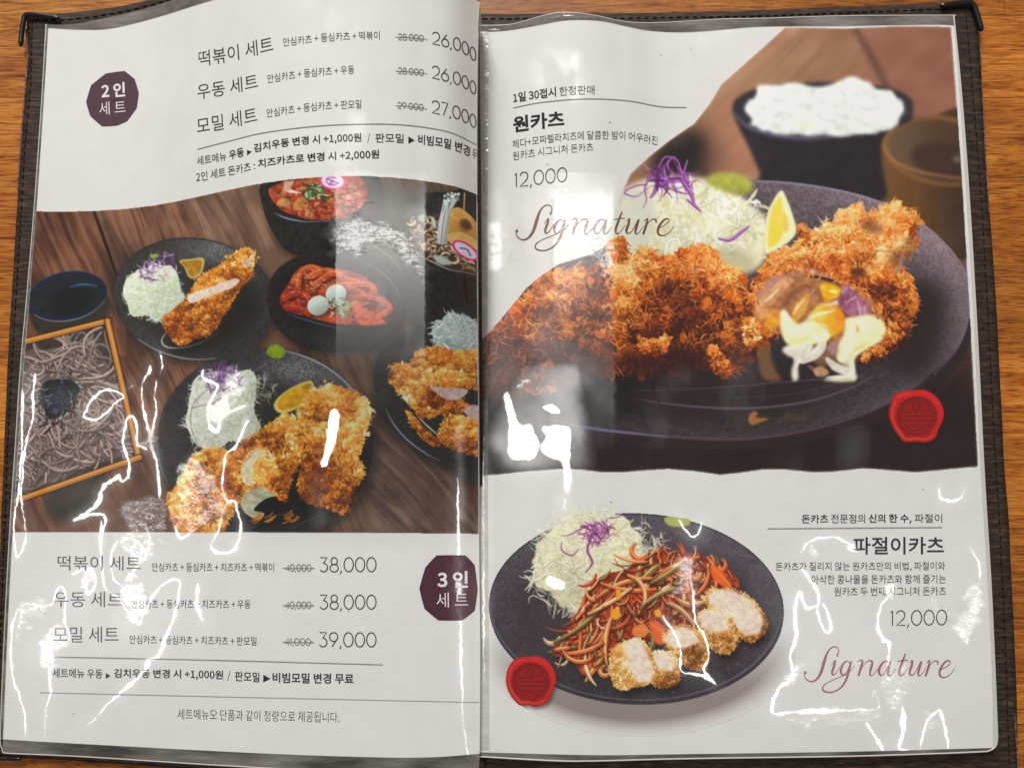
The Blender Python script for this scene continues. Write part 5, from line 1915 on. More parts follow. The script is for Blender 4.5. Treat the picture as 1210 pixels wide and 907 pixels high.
    for k in range(22):
        x = 517 + rs.uniform(0, 12)
        top = (x + rs.uniform(5, 14), rs.uniform(228, 244))
        c = np.array((206, 212, 210), float) * rs.uniform(.55, 1.06)
        C.stroke([(x - 1, 288), (x + 1, 268), (x + 4, 252), top], [1.0, 1.7, 1.7, 1.4], c, .92, en, True, .4)
        C.poly(ellipse(top[0], top[1], 1.9, 1.5, 20, 10), np.minimum(255, c * 1.12), .95, en)
    for k in range(5):
        C.stroke([(514, 268), (510 + k, 258 + k)], 2, (176, 196, 196), .9, en, True, .4)
    tf = C.item('tofu_roll')
    def tofu(X, Y):
        return np.array((188, 146, 82), float) + 44 * (fbm(X / 6, Y / 4, 31, 4) - .5)[..., None] + 22 * np.clip((262 - Y) / 20, -1, 1)[..., None]
    C.poly([(530, 268), (533, 250), (541, 245), (552, 251), (562, 262), (568, 274), (568, 292), (550, 287), (532, 280)], tofu, 1, tf)
    C.poly(ellipse(550, 265, 9.5, 7, 38), (142, 98, 48), 1, tf, True, .8)
    C.poly(ellipse(551, 266, 6.6, 4.6, 38), (86, 56, 26), 1, tf, True, 1)
    C.stroke(list(map(tuple, ellipse(550, 264.5, 9.2, 6.8, 38, 16, 150, 330))), 1.5, (222, 182, 116), .85, None, True, .6)
    C.poly([(529, 277), (544, 274), (560, 282), (566, 292), (550, 293), (533, 288)], lambda X, Y: np.array((202, 170, 108), float) + 36 * (fbm(X / 5, Y / 4, 37, 3) - .5)[..., None], 1, tf)
    C.stroke([(549, 228), (548, 252)], 1.6, (206, 176, 120), .95, tf)
    fc = C.item('fish_cake_slice')
    C.poly(ellipse(550, 296, 18, 8.5, 34), (206, 50, 120), 1, fc)
    C.poly(ellipse(550, 296, 15, 6.3, 34), (214, 206, 222), 1, fc)
    C.stroke([(544, 293), (552, 295), (556, 302)], 1.8, (96, 90, 140), .9, None, True, .5)
    blob(C, [(512, 302), (526, 304), (534, 312), (520, 312)], (170, 178, 170), ud)
    gloss(C, [(494, 301), (510, 309), (530, 318), (550, 322), (566, 325)], [.5, 1.8, 1.2, .8, .5], (196, 196, 196), .8)

    # --- big plate at the bottom centre
    pl2 = C.item('dinner_plate', 'lower grey plate with three cutlets, cabbage and lemon')
    plate(pl2, 313, 524, 128, 112, 4, (56, 55, 54), 81, lambda X, Y: 62 * np.exp(-(((X - 352) / 44)**2 + ((Y - 438) / 24)**2)) * (0.3 + 1.2 * vnoise(X / 1.6, Y / 1.6, 13)) + 30 * np.exp(-(((X - 415) / 22)**2 + ((Y - 470) / 34)**2)))
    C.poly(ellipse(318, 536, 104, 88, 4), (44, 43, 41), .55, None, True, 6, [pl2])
    gloss(C, list(map(tuple, ellipse(313, 524, 127.5, 111.5, 4, 30, 268, 345))), [.6, 1.9, 1.7, .6], (176, 186, 210), .8)
    gloss(C, list(map(tuple, ellipse(313, 524, 127.5, 111.5, 4, 30, 150, 180))), [.6, 2.4, .6], (110, 124, 150), .7)
    cb2 = C.item('shredded_cabbage')
    shreds(C, (263, 482), 47, 54, cb2, 480, seed=13, length=(7, 20), wid=(.6, 1.5), cols=((222, 230, 218), (204, 214, 194), (236, 240, 230), (188, 194, 162), (210, 204, 176)), gap=(206, 211, 198), rot=18)
    shreds(C, (312, 458), 14, 14, cb2, 40, seed=15, cols=((206, 210, 196), (170, 174, 156)), base=False, length=(8, 20), wid=(.5, 1.1))
    pc2 = C.item('purple_cabbage')
    shreds(C, (262, 446), 26, 18, pc2, 120, cols=((132, 88, 150), (164, 124, 178), (104, 62, 122), (196, 170, 204)), gap=(110, 80, 120), base=False, seed=14, length=(8, 20), wid=(.7, 1.5), spread=.9)
    C.stroke([(247, 458), (228, 478), (226, 505), (236, 530)], .8, (116, 80, 128), .8, pc2, True)
    C.stroke([(226, 482), (250, 476), (262, 470)], .8, (116, 80, 128), .8, pc2, True)
    lm2 = C.item('lemon_wedge')
    lemon(C, [(323.5, 478), (330, 468), (346, 457), (362, 450.5), (368, 450), (371, 458), (366, 470), (352, 482), (336, 488), (327, 486)], (208, 194, 120), lm2, 25, (196, 152, 26))
    blob(C, [(357, 457), (366, 452), (368, 457), (360, 461)], (150, 108, 24), None, .8, .7)
    ws2 = C.item('wasabi_dab')
    r = C.mask([(315, 417), (318, 409), (326, 407), (334, 410), (337, 417), (331, 423), (321, 422)])
    C.put(r[0], r[1], lambda X, Y: np.array((126, 148, 36), float) + 70 * (fbm(X / 4, Y / 4, 3, 3) - .5)[..., None], 1, ws2)
    gloss(C, [(290, 444), (300, 438), (314, 430)], .8, (170, 170, 165), .6)
    ca = C.item('fried_cutlet')
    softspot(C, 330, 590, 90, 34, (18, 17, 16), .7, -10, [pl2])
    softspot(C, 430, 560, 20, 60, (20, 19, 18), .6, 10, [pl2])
    crumbs(C, [(198, 590), (210, 570), (222, 548), (234, 534), (250, 530), (266, 532), (284, 548), (282, 580), (274, 606), (262, 624), (246, 630), (226, 629), (206, 618)], ca, PAL_FRY, 800, (2.5, 9), (.8, 2.0), (-.4, -.8), .26, .56, 9, 15)
    crumbs(C, [(268, 552), (280, 530), (298, 516), (318, 502), (330, 492), (342, 490), (352, 500), (358, 520), (356, 540), (344, 566), (338, 590), (328, 588), (310, 576), (290, 580), (270, 582)], ca, PAL_FRY, 900, (2.5, 9), (.8, 1.9), (-.2, -.9), .27, .58, 9, 16)
    crumbs(C, [(352, 484), (362, 470), (378, 460), (392, 454), (408, 460), (424, 466), (438, 482), (434, 506), (430, 520), (424, 540), (430, 560), (420, 576), (412, 596), (404, 606), (390, 600), (372, 596), (360, 590), (352, 572), (356, 548), (362, 528), (354, 506)], ca, PAL_FRY, 1500, (2.5, 9), (.8, 2.0), (.0, -1), .25, .58, 10, 17)
    softspot(C, 375, 575, 16, 16, (60, 24, 16), .35, 0, [ca])
    ch = C.item('melted_cheese')
    r = C.mask([(285, 566), (286, 546), (294, 534), (306, 528), (318, 532), (320, 540), (308, 544), (300, 552), (304, 566), (296, 574)])
    C.put(r[0], r[1], lambda X, Y: np.array((212, 202, 172), float) + 70 * (fbm(X / 5, Y / 6, 9, 4) - .5)[..., None], 1, ch)
    crumbs(C, [(298, 560), (304, 542), (318, 536), (326, 548), (322, 566), (306, 572)], ca, PAL_FRY, 120, (2, 5), (.7, 1.5), (-.2, -.9), .45, .5, 7, 18)
    r = C.mask([(284, 594), (290, 580), (304, 574), (320, 578), (328, 584), (312, 590), (300, 602), (312, 606), (306, 614), (290, 606)])
    C.put(r[0], r[1], lambda X, Y: np.array((166, 163, 142), float) + 80 * (fbm(X / 6, Y / 2.5, 10, 4) - .5)[..., None], 1, ch)
    rim = np.vstack([catmull([(285, 566), (286, 546), (294, 534), (306, 528), (318, 532), (320, 540)], False), catmull([(284, 594), (290, 580), (304, 574), (320, 578), (328, 584)], False)])
    for k in range(90):
        x, y = rim[rs.integers(len(rim))] + rs.normal(0, 1.6, 2)
        a_ = rs.uniform(0, 6.3)
        C.stroke([(x, y), (x + 2.5 * math.cos(a_), y + 2.5 * math.sin(a_)), (x + 4.6 * math.cos(a_ + .6), y + 4.6 * math.sin(a_ + .6))], [.8, 1.5, .4], pal(PAL_FRY, rs.uniform(.2, .8)), .9, ca, soft=.35)
    for k in range(16):
        x, y = rs.uniform(290, 345), rs.uniform(606, 624)
        C.stroke([(x, y), (x + 5, y - 2), (x + 9, y - 6)], 1.6, (176, 110, 40), .85, pl2, True)
    gloss(C, [(290, 628), (320, 612), (352, 600)], .8, (120, 118, 112), .5)
    gloss(C, [(345, 624), (370, 612), (392, 602)], .8, (130, 128, 122), .5)

    # --- plate on the right
    pl3 = C.item('dinner_plate', 'right grey plate cut off by the spine')
    p3 = [(443, 430), (442, 452), (446, 474), (456, 496), (470, 514), (490, 530), (514, 544), (542, 554), (572, 560), (572, 372), (520, 376), (480, 392), (456, 410)]
    C.poly([(x - 2, y + 6) for x, y in p3], (26, 23, 20), .6, None, True, 4, [bg])
    C.poly(p3, speck((46, 44, 40), 12, 1.6, 61), 1, pl3)
    gloss(C, [(456, 484), (466, 502), (482, 520), (504, 536), (520, 544)], [.6, 1.8, 2, 1.4, .5], (150, 160, 188), .85)
    gloss(C, [(494, 492), (506, 504), (520, 516)], [1, 2, 1], (214, 214, 214), .85)
    cb3 = C.item('shredded_cabbage')
    shreds(C, (541, 394), 28, 23, cb3, 170, seed=23, length=(10, 28), wid=(.9, 2.2), cols=((214, 226, 222), (194, 210, 206), (236, 242, 238), (178, 196, 192)), gap=(150, 166, 164))
    ca3 = C.item('fried_cutlet')
    crumbs(C, [(462, 434), (470, 430), (486, 428), (494, 416), (508, 411), (530, 413), (552, 415), (570, 416), (570, 456), (552, 458), (540, 466), (548, 480), (540, 490), (522, 488), (510, 492), (498, 492), (488, 482), (478, 470), (466, 458), (460, 448)], ca3, PAL_FRY, 1500, (2.5, 8), (.8, 1.8), (-.1, -.9), .26, .54, 9, 25)
    crumbs(C, [(520, 508), (526, 494), (540, 490), (556, 494), (570, 498), (570, 536), (554, 536), (540, 532), (526, 526), (518, 518)], ca3, PAL_FRY, 520, (2, 5), (.7, 1.5), (-.1, -.9), .32, .52, 8, 26)
    crumbs(C, [(480, 486), (490, 492), (506, 510), (520, 524), (512, 526), (496, 514), (486, 500)], ca3, PAL_FRY, 110, (2, 5), (.7, 1.5), (-.1, -.9), .2, .5, 8, 27)
    mt = C.item('cutlet_meat')
    cutlet_slice(C, [(508, 456), (526, 458), (552, 460), (548, 468), (536, 473), (524, 470), (516, 464)], mt, 8, (188, 168, 162))
    cutlet_slice(C, [(548, 484), (558, 478), (569, 482), (569, 494), (556, 494)], mt, 9, (196, 168, 168))
    softspot(C, 560, 545, 20, 14, (24, 22, 20), .7, 0, [pl3])

    grade(C)
    # white paper edge above and below the picture, anti-aliased
    r = C.mask(OUT, False)
    white = np.ones((C.H, C.W), np.float32)
    white[r[0]] = 1 - r[1]
    C.rgb += white[..., None] * (np.array(PAPER, np.float32) - C.rgb)
    C.ids[white > 0.75] = 0
    ph = empty('food_photo', left_sheet)
    tag(ph, 'printed photo of a table laid with bowls, noodles and cutlet plates')
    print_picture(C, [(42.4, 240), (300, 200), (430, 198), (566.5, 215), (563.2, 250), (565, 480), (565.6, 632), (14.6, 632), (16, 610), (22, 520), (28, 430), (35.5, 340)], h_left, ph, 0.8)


paint_left()


# ================================================================== large picture on the right page
def paint_right():
    C = Paint(558, 24, 1172, 572, 1.8)
    rs = C.rng
    wave = [(562, 562), (590, 560.5), (620, 557), (660, 554.2), (685, 554.5), (712, 558), (735, 558), (765, 555.5), (790, 554.2), (820, 556.5), (851, 561), (875, 558.5), (900, 554.8), (925, 554.4), (962, 558), (985, 557.2), (1020, 553.4), (1045, 555), (1082, 558), (1115, 555), (1163, 551)]
    OUT = [(928, 32), (1000, 33.5), (1060, 30.8), (1124, 31.5), (1130, 110), (1138, 230), (1148, 400), (1156, 551)] + wave[::-1][1:] + [(562, 408), (580, 391), (600, 367), (622, 340), (640, 325), (660, 312), (700, 300), (716, 290), (724, 262), (734, 228), (745, 205), (768, 184), (792, 165), (820, 146), (838, 123), (852, 100), (880, 75), (906, 52)]
    bg = C.item('table_background')

    def back(X, Y):
        n = .8 * (fbm(X / 60, Y / 26, 2, 4) - .5) + 1.0 * (fbm((X + Y) / 12, (Y - X) / 90, 12, 4) - .5)
        t = np.clip((X - 900) / 260, 0, 1)[..., None]
        c = np.array((158, 122, 98), float) * (1 - t) + np.array((132, 92, 76), float) * t
        dn = sstep(200, 520, Y)[..., None]
        return c * (1 - dn) + np.array((40, 28, 26), float) * dn + 26 * n[..., None]
    C.poly(OUT, back, 1, bg, False)
    C.poly([(1012, 30), (1140, 30), (1146, 150), (1062, 150)], lambda X, Y: np.array((140, 98, 82), float) + 26 * (fbm(X / 30, Y / 18, 4, 4) - .5)[..., None], .75, None, False, 3, [bg])
    C.stroke([(1008, 30), (1030, 68), (1052, 112), (1062, 140)], [6, 9, 8, 7], (92, 68, 58), .75, None, True, 4, [bg])
    C.stroke([(855, 100), (885, 72), (930, 36)], 16, (170, 132, 108), .5, None, True, 12, [bg])
    softspot(C, 815, 195, 46, 34, (48, 38, 34), .95, -35, [bg])
    softspot(C, 800, 182, 34, 18, (34, 28, 26), .8, -38, [bg])
    C.poly([(852, 130), (880, 150), (895, 215), (838, 214), (840, 160)], (166, 118, 96), .55, None, True, 8, [bg])
    C.poly([(562, 440), (1160, 470), (1160, 560), (562, 562)], lambda X, Y: np.array((40, 29, 27), float) + 16 * (fbm(X / 40, Y / 22, 6, 4) - .5)[..., None], .95, None, False, 12, [bg])

    # --- rice bowl, out of focus
    rb = C.item('rice_bowl', 'dark bowl of white rice behind the cutlets')
    C.poly([(1000, 150), (1080, 140), (1080, 215), (1040, 236), (1000, 230)], (58, 48, 40), .8, None, True, 8, [bg])
    C.poly([(866, 130), (872, 148), (886, 176), (898, 204), (906, 222), (1030, 240), (1052, 214), (1070, 172), (1078, 128), (1074, 116), (1056, 106), (1020, 100), (960, 98), (900, 104), (872, 116)], lambda X, Y: np.array((44, 38, 42), float) + 12 * (fbm(X / 14, Y / 14, 8, 3) - .5)[..., None], 1, rb, True, 1.6)
    C.poly(ellipse(971, 130, 105, 32, 2), (54, 48, 54), .9, None, True, 1.6, [rb])
    C.stroke([(868, 134), (884, 150), (916, 160), (956, 164), (1000, 160)], [2, 5, 5, 4, 2], (104, 104, 134), .75, None, True, 1.8)
    C.poly(ellipse(1067, 128, 8, 13, 0), (66, 58, 64), .8, None, True, 2)
    rc = C.item('steamed_rice')
    t = np.linspace(0, 2 * math.pi, 90, endpoint=False)
    rr = 1 + .10 * (fbm(3 + 5 * np.cos(t), 3 + 5 * np.sin(t), 17, 3) - .5) * 2
    heap = np.stack([975 + 90 * rr * np.cos(t), 131 + np.where(np.sin(t) > 0, 30, 34 + 5 * np.sin(5 * t + 1) + 3 * np.sin(9 * t)) * np.sqrt(np.abs(np.sin(t))) * np.sign(np.sin(t)) * rr], -1)
    r = C.mask(heap, True, 1.1)

    def rice(X, Y):
        n = fbm(X / 13, Y / 10, 14, 3)
        g = vnoise(X / 3.2, Y / 2.6, 4)
        return np.array((226, 230, 225), float) + (52 * (n - .5) + 22 * (g - .5) - 22 * sstep(142, 166, Y))[..., None]
    C.put(r[0], r[1], rice, 1, rc)
    for k in range(420):
        x, y = rs.uniform(886, 1062), rs.uniform(102, 158)
        a_ = rs.uniform(0, 3.1)
        b_ = fbm(np.array([x / 16.]), np.array([y / 12.]), 19, 2)[0]
        C.stroke([(x, y), (x + 5 * math.cos(a_), y + 3.4 * math.sin(a_))], 3.2, (246, 248, 244) if rs.random() < b_ + .12 else (202, 208, 206), .30, rc if (y > 104 and in_poly(np.array([[x, y]]), heap)[0]) else None, soft=1.3, only=[rc])
    for k in range(40):                                    # lumps of the heap
        x, y = rs.uniform(895, 1052), rs.uniform(102, 148)
        if in_poly(np.array([[x, y]]), heap)[0]:
            softspot(C, x, y + 2, rs.uniform(5, 11), rs.uniform(3, 6), (192, 199, 198), .30, 0, [rc])
            softspot(C, x, y - 1, rs.uniform(5, 10), rs.uniform(2, 5), (248, 250, 248), .45, 0, [rc])
    softspot(C, 952, 148, 8, 6, (220, 204, 160), .5, 0, [rc])

    # --- wooden cup, out of focus
    cu = C.item('wooden_cup', 'brown wooden cup of broth at the right edge')
    C.poly([(1041, 176), (1044, 206), (1052, 240), (1062, 280), (1150, 300), (1150, 140), (1100, 138), (1066, 148), (1046, 160)], lambda X, Y: np.array((104, 74, 44), float) * (1.06 - .5 * sstep(1060, 1150, X)[..., None]) + 14 * (fbm(X / 10, Y / 40, 9, 3) - .5)[..., None], 1, cu, True, 1.2)
    C.poly(ellipse(1112, 178, 70, 41, 10), (132, 96, 60), 1, None, True, 1.2, [cu])
    C.poly(ellipse(1114, 179, 66, 37, 10), lambda X, Y: np.array((78, 58, 40), float) + 26 * sstep(1130, 1050, X)[..., None], 1, None, True, 1.6, [cu])
    C.poly(ellipse(1122, 190, 46, 20, 10), (66, 46, 36), .9, None, True, 3, [cu])
    C.stroke([(1044, 172), (1056, 190), (1084, 202), (1114, 208), (1144, 212)], [2, 2.6, 2.4, 2.2, 2], (170, 122, 82), .85, None, True, 1.2)
    softspot(C, 1131, 188, 5, 4, (130, 118, 100), .8, 0, [cu])

    C.rgb[:] = blur(C.rgb, 2.2)                              # the far things are out of focus
    # --- plate
    pl = C.item('dinner_plate', 'wide purple grey plate under the large cutlets')
    plate = [(566, 458), (566, 474), (600, 488), (650, 498), (700, 506), (760, 514), (810, 518), (860, 519), (910, 514), (960, 506), (1010, 494), (1060, 472), (1100, 446), (1130, 412), (1146, 372), (1148, 346), (1140, 318), (1122, 292), (1096, 268), (1060, 246), (1020, 231), (980, 222), (930, 215), (880, 212), (840, 214), (800, 224), (750, 250), (690, 290), (650, 318), (630, 330), (600, 367), (566, 404)]

    def stone(X, Y):
        rr = ((X - 880) / 268)**2 + ((Y - 366) / 152)**2
        edge = sstep(.62, 1.0, rr)
        up = sstep(430, 240, Y)
        rt = sstep(880, 1140, X)
        base = 48 + 30 * edge * (0.4 + .6 * rt) + 38 * up + 18 * rt
        n = (vnoise(X / 1.6, Y / 1.4, 3) - .5) * (18 + 22 * up) + (fbm(X / 5, Y / 4, 7, 3) - .5) * 22
        return np.array((1.06, .94, .99)) * (base + n)[..., None]
    C.poly(plate, stone, 1, pl)
    # the front wall of the rim, darker, and its lit edge
    C.poly([(566, 474), (650, 497), (760, 513), (860, 518), (960, 505), (1060, 471), (1130, 412), (1146, 372), (1149, 392), (1132, 430), (1066, 486), (964, 520), (860, 532), (750, 526), (650, 512), (566, 494)], (46, 35, 36), 1, pl, True, .6, [pl, bg])
    C.stroke([(625, 490), (660, 498), (700, 506), (740, 511), (790, 516)], [.6, 2.4, 3.2, 3.0, 1.2], (126, 122, 160), .85, None, True, 1.0)
    C.stroke([(780, 515.5), (860, 519), (920, 514), (980, 502), (1040, 481), (1100, 446)], [2.4, 3.4, 3.2, 2.6, 2.2, 1.2], (98, 80, 92), .75, None, True, 1.2)
    C.stroke([(1104, 442), (1132, 410), (1146, 370), (1147, 344), (1136, 312)], [1.5, 2.2, 2.4, 2.2, 1.2], (130, 118, 134), .7, None, True, 1.2)
    C.stroke([(860, 214), (930, 216), (985, 224), (1030, 236), (1064, 250)], [1.2, 2.4, 2.6, 2.2, 1.2], (146, 144, 164), .7, None, True, 1.4)
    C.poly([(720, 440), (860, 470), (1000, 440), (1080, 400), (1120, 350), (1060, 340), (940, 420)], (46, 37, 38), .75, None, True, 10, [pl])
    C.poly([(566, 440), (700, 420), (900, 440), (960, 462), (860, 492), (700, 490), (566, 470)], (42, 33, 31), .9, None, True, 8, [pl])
    for pts, w, c, a in (([(745, 470), (790, 477), (850, 482), (905, 481), (960, 473), (1005, 458), (1032, 444)], [.6, 2, 2.8, 2.6, 2.4, 2, 1], (104, 90, 104), .8),
                         ([(720, 462), (800, 460), (860, 457), (930, 451), (985, 447), (1020, 445)], [.5, 1, 1.3, 1.6, 1.8, .8], (98, 84, 90), .7),
                         ([(860, 470), (930, 466), (985, 454), (1024, 440)], [.6, 1.4, 1.6, .8], (76, 64, 72), .7)):
        C.stroke(pts, w, c, a, None, True, .8, only=[pl])
    cr = C.item('fallen_crumb')
    blob(C, [(884, 494), (890, 486), (896, 488), (893, 493), (908, 494), (898, 499), (888, 502)], (150, 104, 58), cr)
    blob(C, [(918, 500), (930, 487), (940, 490), (960, 488), (950, 494), (936, 497)], (82, 62, 54), pl, 1, .7)

    # --- shredded cabbage behind, softly focused
    cb = C.item('shredded_cabbage')
    r = C.mask([(716, 292), (726, 262), (736, 232), (752, 216), (790, 208), (828, 210), (860, 222), (890, 244), (906, 262), (906, 300), (886, 322), (850, 320), (800, 310), (752, 318), (724, 312)], True, 3)
    C.put(r[0], r[1], lambda X, Y: np.array((226, 223, 194), float) + 40 * (fbm(X / 12, Y / 10, 6, 4) - .5)[..., None], 1, cb)
    pale = ((240, 238, 216), (228, 224, 190), (248, 246, 234), (214, 206, 156), (250, 249, 240))
    shreds(C, (805, 266), 92, 50, cb, 330, seed=33, length=(16, 46), wid=(1.6, 3.8), cols=pale, gap=(228, 222, 190), base=False, only=[cb, pl, bg], alpha=.9)
    softspot(C, 868, 310, 26, 16, (140, 130, 100), .5, 20, [cb])
    softspot(C, 770, 308, 30, 10, (150, 140, 84), .6, 0, [cb])
    C.rgb[:] = np.where((C.ids == cb)[..., None], blur(C.rgb, 1.4), C.rgb)
    shreds(C, (800, 268), 84, 44, cb, 70, seed=34, length=(16, 44), wid=(1.2, 2.6), cols=((236, 240, 220), (222, 224, 196), (246, 248, 240)), gap=(160, 156, 116), base=False, only=[cb, pl], alpha=.75)
    for pts in ([(838, 262), (846, 270), (844, 280), (852, 288)], [(856, 244), (866, 236), (872, 242), (866, 250)], [(850, 226), (858, 222), (862, 230)], [(786, 300), (790, 286), (800, 282), (804, 290)]):
        C.stroke(pts, 2, (244, 246, 236), .85, cb, True, .7)
    pc = C.item('purple_cabbage')
    shreds(C, (792, 212), 30, 17, pc, 30, seed=35, length=(18, 40), wid=(2.2, 4.4), cols=((126, 56, 138), (152, 88, 164), (98, 40, 112), (186, 138, 194)), gap=(92, 48, 104), base=False, spread=.8, rot=20)
    for pts, w in (([(768, 208), (762, 222), (764, 236), (760, 246)], [3, 2, 1.6, 1]), ([(764, 218), (750, 220), (738, 228), (752, 232), (766, 222)], [2, 2, 2, 1.6, 1]), ([(778, 198), (786, 186), (800, 190), (806, 206), (812, 190)], [2, 2.6, 2.4, 3, 2]), ([(806, 214), (816, 228), (820, 240)], [5, 6, 3]), ([(812, 236), (822, 244), (828, 250)], [2, 4, 2]), ([(850, 282), (862, 284), (874, 276), (884, 268)], [2, 4, 4.4, 2.5])):
        C.stroke(pts, w, (134, 66, 146), .9, pc, True, .7)
        C.stroke([(x + .5, y - .8) for x, y in pts], np.array(w) * .3, (206, 168, 212), .7, pc, True, .7)
    lw = C.item('wasabi_dab')
    r = C.mask([(834, 214), (842, 206), (858, 204), (874, 206), (888, 214), (888, 226), (870, 230), (850, 224)], True, 2)
    C.put(r[0], r[1], lambda X, Y: np.array((168, 168, 84), float) + 30 * (fbm(X / 8, Y / 8, 3, 3) - .5)[..., None] - 20 * sstep(212, 230, Y)[..., None], 1, lw)
    lm = C.item('lemon_wedge')
    blob(C, [(923, 225), (930, 236), (936, 252), (941, 272), (934, 284), (922, 292), (906, 300), (904, 280), (906, 256), (912, 240)], (232, 226, 186), lm, .6)
    blob(C, [(922, 232), (925, 250), (926, 272), (920, 286), (908, 292), (908, 270), (911, 250), (916, 240)], (224, 200, 82), None, 1.2, .95)
    blob(C, [(926, 250), (932, 262), (930, 274), (925, 270)], (226, 190, 96), None, .8, .9)

    # --- cutlets
    ct = C.item('fried_cutlet', 'left half of a crumbed cutlet')
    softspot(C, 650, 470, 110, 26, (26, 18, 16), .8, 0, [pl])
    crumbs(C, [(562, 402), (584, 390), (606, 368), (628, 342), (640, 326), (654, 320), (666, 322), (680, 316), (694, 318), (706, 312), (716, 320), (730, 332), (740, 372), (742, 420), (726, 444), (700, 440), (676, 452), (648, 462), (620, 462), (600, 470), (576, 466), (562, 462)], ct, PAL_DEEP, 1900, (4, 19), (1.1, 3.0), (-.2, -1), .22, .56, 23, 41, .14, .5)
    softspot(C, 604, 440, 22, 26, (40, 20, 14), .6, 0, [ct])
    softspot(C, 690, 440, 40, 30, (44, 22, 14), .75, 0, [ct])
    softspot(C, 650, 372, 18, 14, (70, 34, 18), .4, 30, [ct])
    ct2 = C.item('fried_cutlet', 'middle of the crumbed cutlet')
    crumbs(C, [(726, 290), (732, 284), (738, 288), (744, 306), (756, 296), (766, 298), (780, 306), (796, 304), (812, 296), (830, 292), (846, 300), (858, 312), (874, 322), (882, 340), (888, 356), (898, 376), (906, 396), (904, 412), (892, 420), (880, 430), (862, 442), (848, 438), (836, 430), (806, 440), (784, 444), (760, 434), (744, 436), (730, 420), (726, 380), (725, 330)], ct2, PAL_DEEP, 2600, (4, 19), (1.1, 3.0), (-.05, -1), .22, .58, 23, 43, .14, .45)
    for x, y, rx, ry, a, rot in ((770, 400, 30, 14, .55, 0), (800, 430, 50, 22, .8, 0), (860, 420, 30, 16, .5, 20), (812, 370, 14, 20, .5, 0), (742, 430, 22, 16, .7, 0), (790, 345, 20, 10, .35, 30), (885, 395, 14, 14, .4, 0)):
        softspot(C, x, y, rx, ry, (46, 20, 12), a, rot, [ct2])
    crumbs(C, [(754, 398), (772, 402), (790, 398), (788, 412), (774, 420), (758, 414)], ct2, PAL_DEEP, 130, (3, 8), (1, 2.4), (0, -1), .3, .6, 9, 44, soft=.4)
    crumbs(C, [(842, 410), (858, 424), (864, 440), (848, 440), (838, 424)], ct2, PAL_DEEP, 90, (3, 8), (1, 2.4), (0, -1), .3, .6, 9, 45, soft=.4)
    crumbs(C, [(880, 380), (894, 376), (900, 392), (890, 408), (880, 402)], ct2, PAL_DEEP, 90, (3, 8), (1, 2.2), (0, -1), .5, .5, 9, 46, soft=.4)
    C.stroke([(796, 430), (772, 452), (778, 472), (782, 490)], [2, 4, 3, 1.5], (20, 16, 16), .7, None, True, 1.2)
    C.stroke([(876, 336), (884, 346), (890, 360)], 1.4, (206, 168, 120), .8, None, True, .6)
    # drip of cheese at the end of the middle piece
    ch = C.item('melted_cheese')
    r = C.mask([(896, 414), (908, 408), (912, 424), (918, 440), (924, 448), (908, 450), (898, 440)], True, 1.5)
    C.put(r[0], r[1], (112, 84, 62), 1, ch)

    ct3 = C.item('fried_cutlet', 'right half of the cutlet cut open and oozing cheese')
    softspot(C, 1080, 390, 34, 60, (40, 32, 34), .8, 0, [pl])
    o3 = [(896, 330), (902, 316), (912, 304), (924, 298), (940, 292), (946, 268), (956, 276), (970, 272), (984, 264), (992, 252), (1004, 246), (1014, 240), (1022, 250), (1034, 252), (1046, 244), (1060, 240), (1072, 250), (1080, 252), (1078, 268), (1080, 282), (1072, 296), (1060, 306), (1066, 318), (1076, 330), (1080, 348), (1082, 362), (1074, 378), (1068, 394), (1056, 408), (1040, 420), (1020, 428), (1000, 420), (960, 400), (920, 360), (900, 346)]
    crumbs(C, o3, ct3, PAL_DEEP, 3000, (4, 18), (1.0, 2.8), (-.25, -1), .26, .58, 22, 51, .14, .42)
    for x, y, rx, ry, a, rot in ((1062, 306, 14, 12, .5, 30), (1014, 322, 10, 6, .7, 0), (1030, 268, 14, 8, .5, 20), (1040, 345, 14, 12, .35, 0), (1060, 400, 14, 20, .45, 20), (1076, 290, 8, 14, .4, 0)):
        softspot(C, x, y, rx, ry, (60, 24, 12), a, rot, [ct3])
    # the opened face: meat rim, dark hollow, sweet filling and cheese
    mt = C.item('cutlet_filling', 'open end of the cutlet with ham, chestnut and cheese')
    def Q(*pts):
        return [(885 + u / 6.044, 305 + v / 6.044) for u, v in pts]

    face = Q((20, 290), (70, 190), (150, 120), (240, 90), (340, 78), (440, 100), (570, 118), (690, 165), (810, 225), (910, 330), (975, 450), (985, 545), (900, 620), (800, 665), (700, 640), (560, 600), (420, 620), (300, 605), (230, 545), (120, 530), (50, 420))

    def mottled(c, amp=34, sc=(9, 7), sd=12):
        return lambda X, Y: np.array(c, float) + amp * (1.5 * (fbm(X / sc[0], Y / sc[1], sd, 4) - .5))[..., None]
    C.poly(face, mottled((158, 110, 76), 46), 1, mt, True, .8)

    def lay(pts, w, c, al=.9, so_=1.2, iid=mt):
        C.stroke(Q(*pts), np.asarray(w) / 6.044, c, al, iid, True, so_)
    # glazed meat on the left
    lay([(80, 390), (125, 290), (210, 205), (290, 160)], [80, 130, 120, 60], mottled((198, 148, 108), 50), .95, 2)
    lay([(60, 300), (110, 215), (190, 150), (250, 125)], [20, 50, 50, 24], (176, 134, 126), .8, 1.6)
    lay([(280, 115), (380, 95), (480, 105), (560, 130)], [20, 44, 40, 16], (172, 134, 136), .85, 1.4)
    lay([(300, 100), (400, 84), (470, 92)], [4, 10, 4], (214, 188, 186), .7, .8)
    lay([(110, 315), (160, 272), (215, 212)], [6, 18, 6], (246, 228, 204), .9, .9)
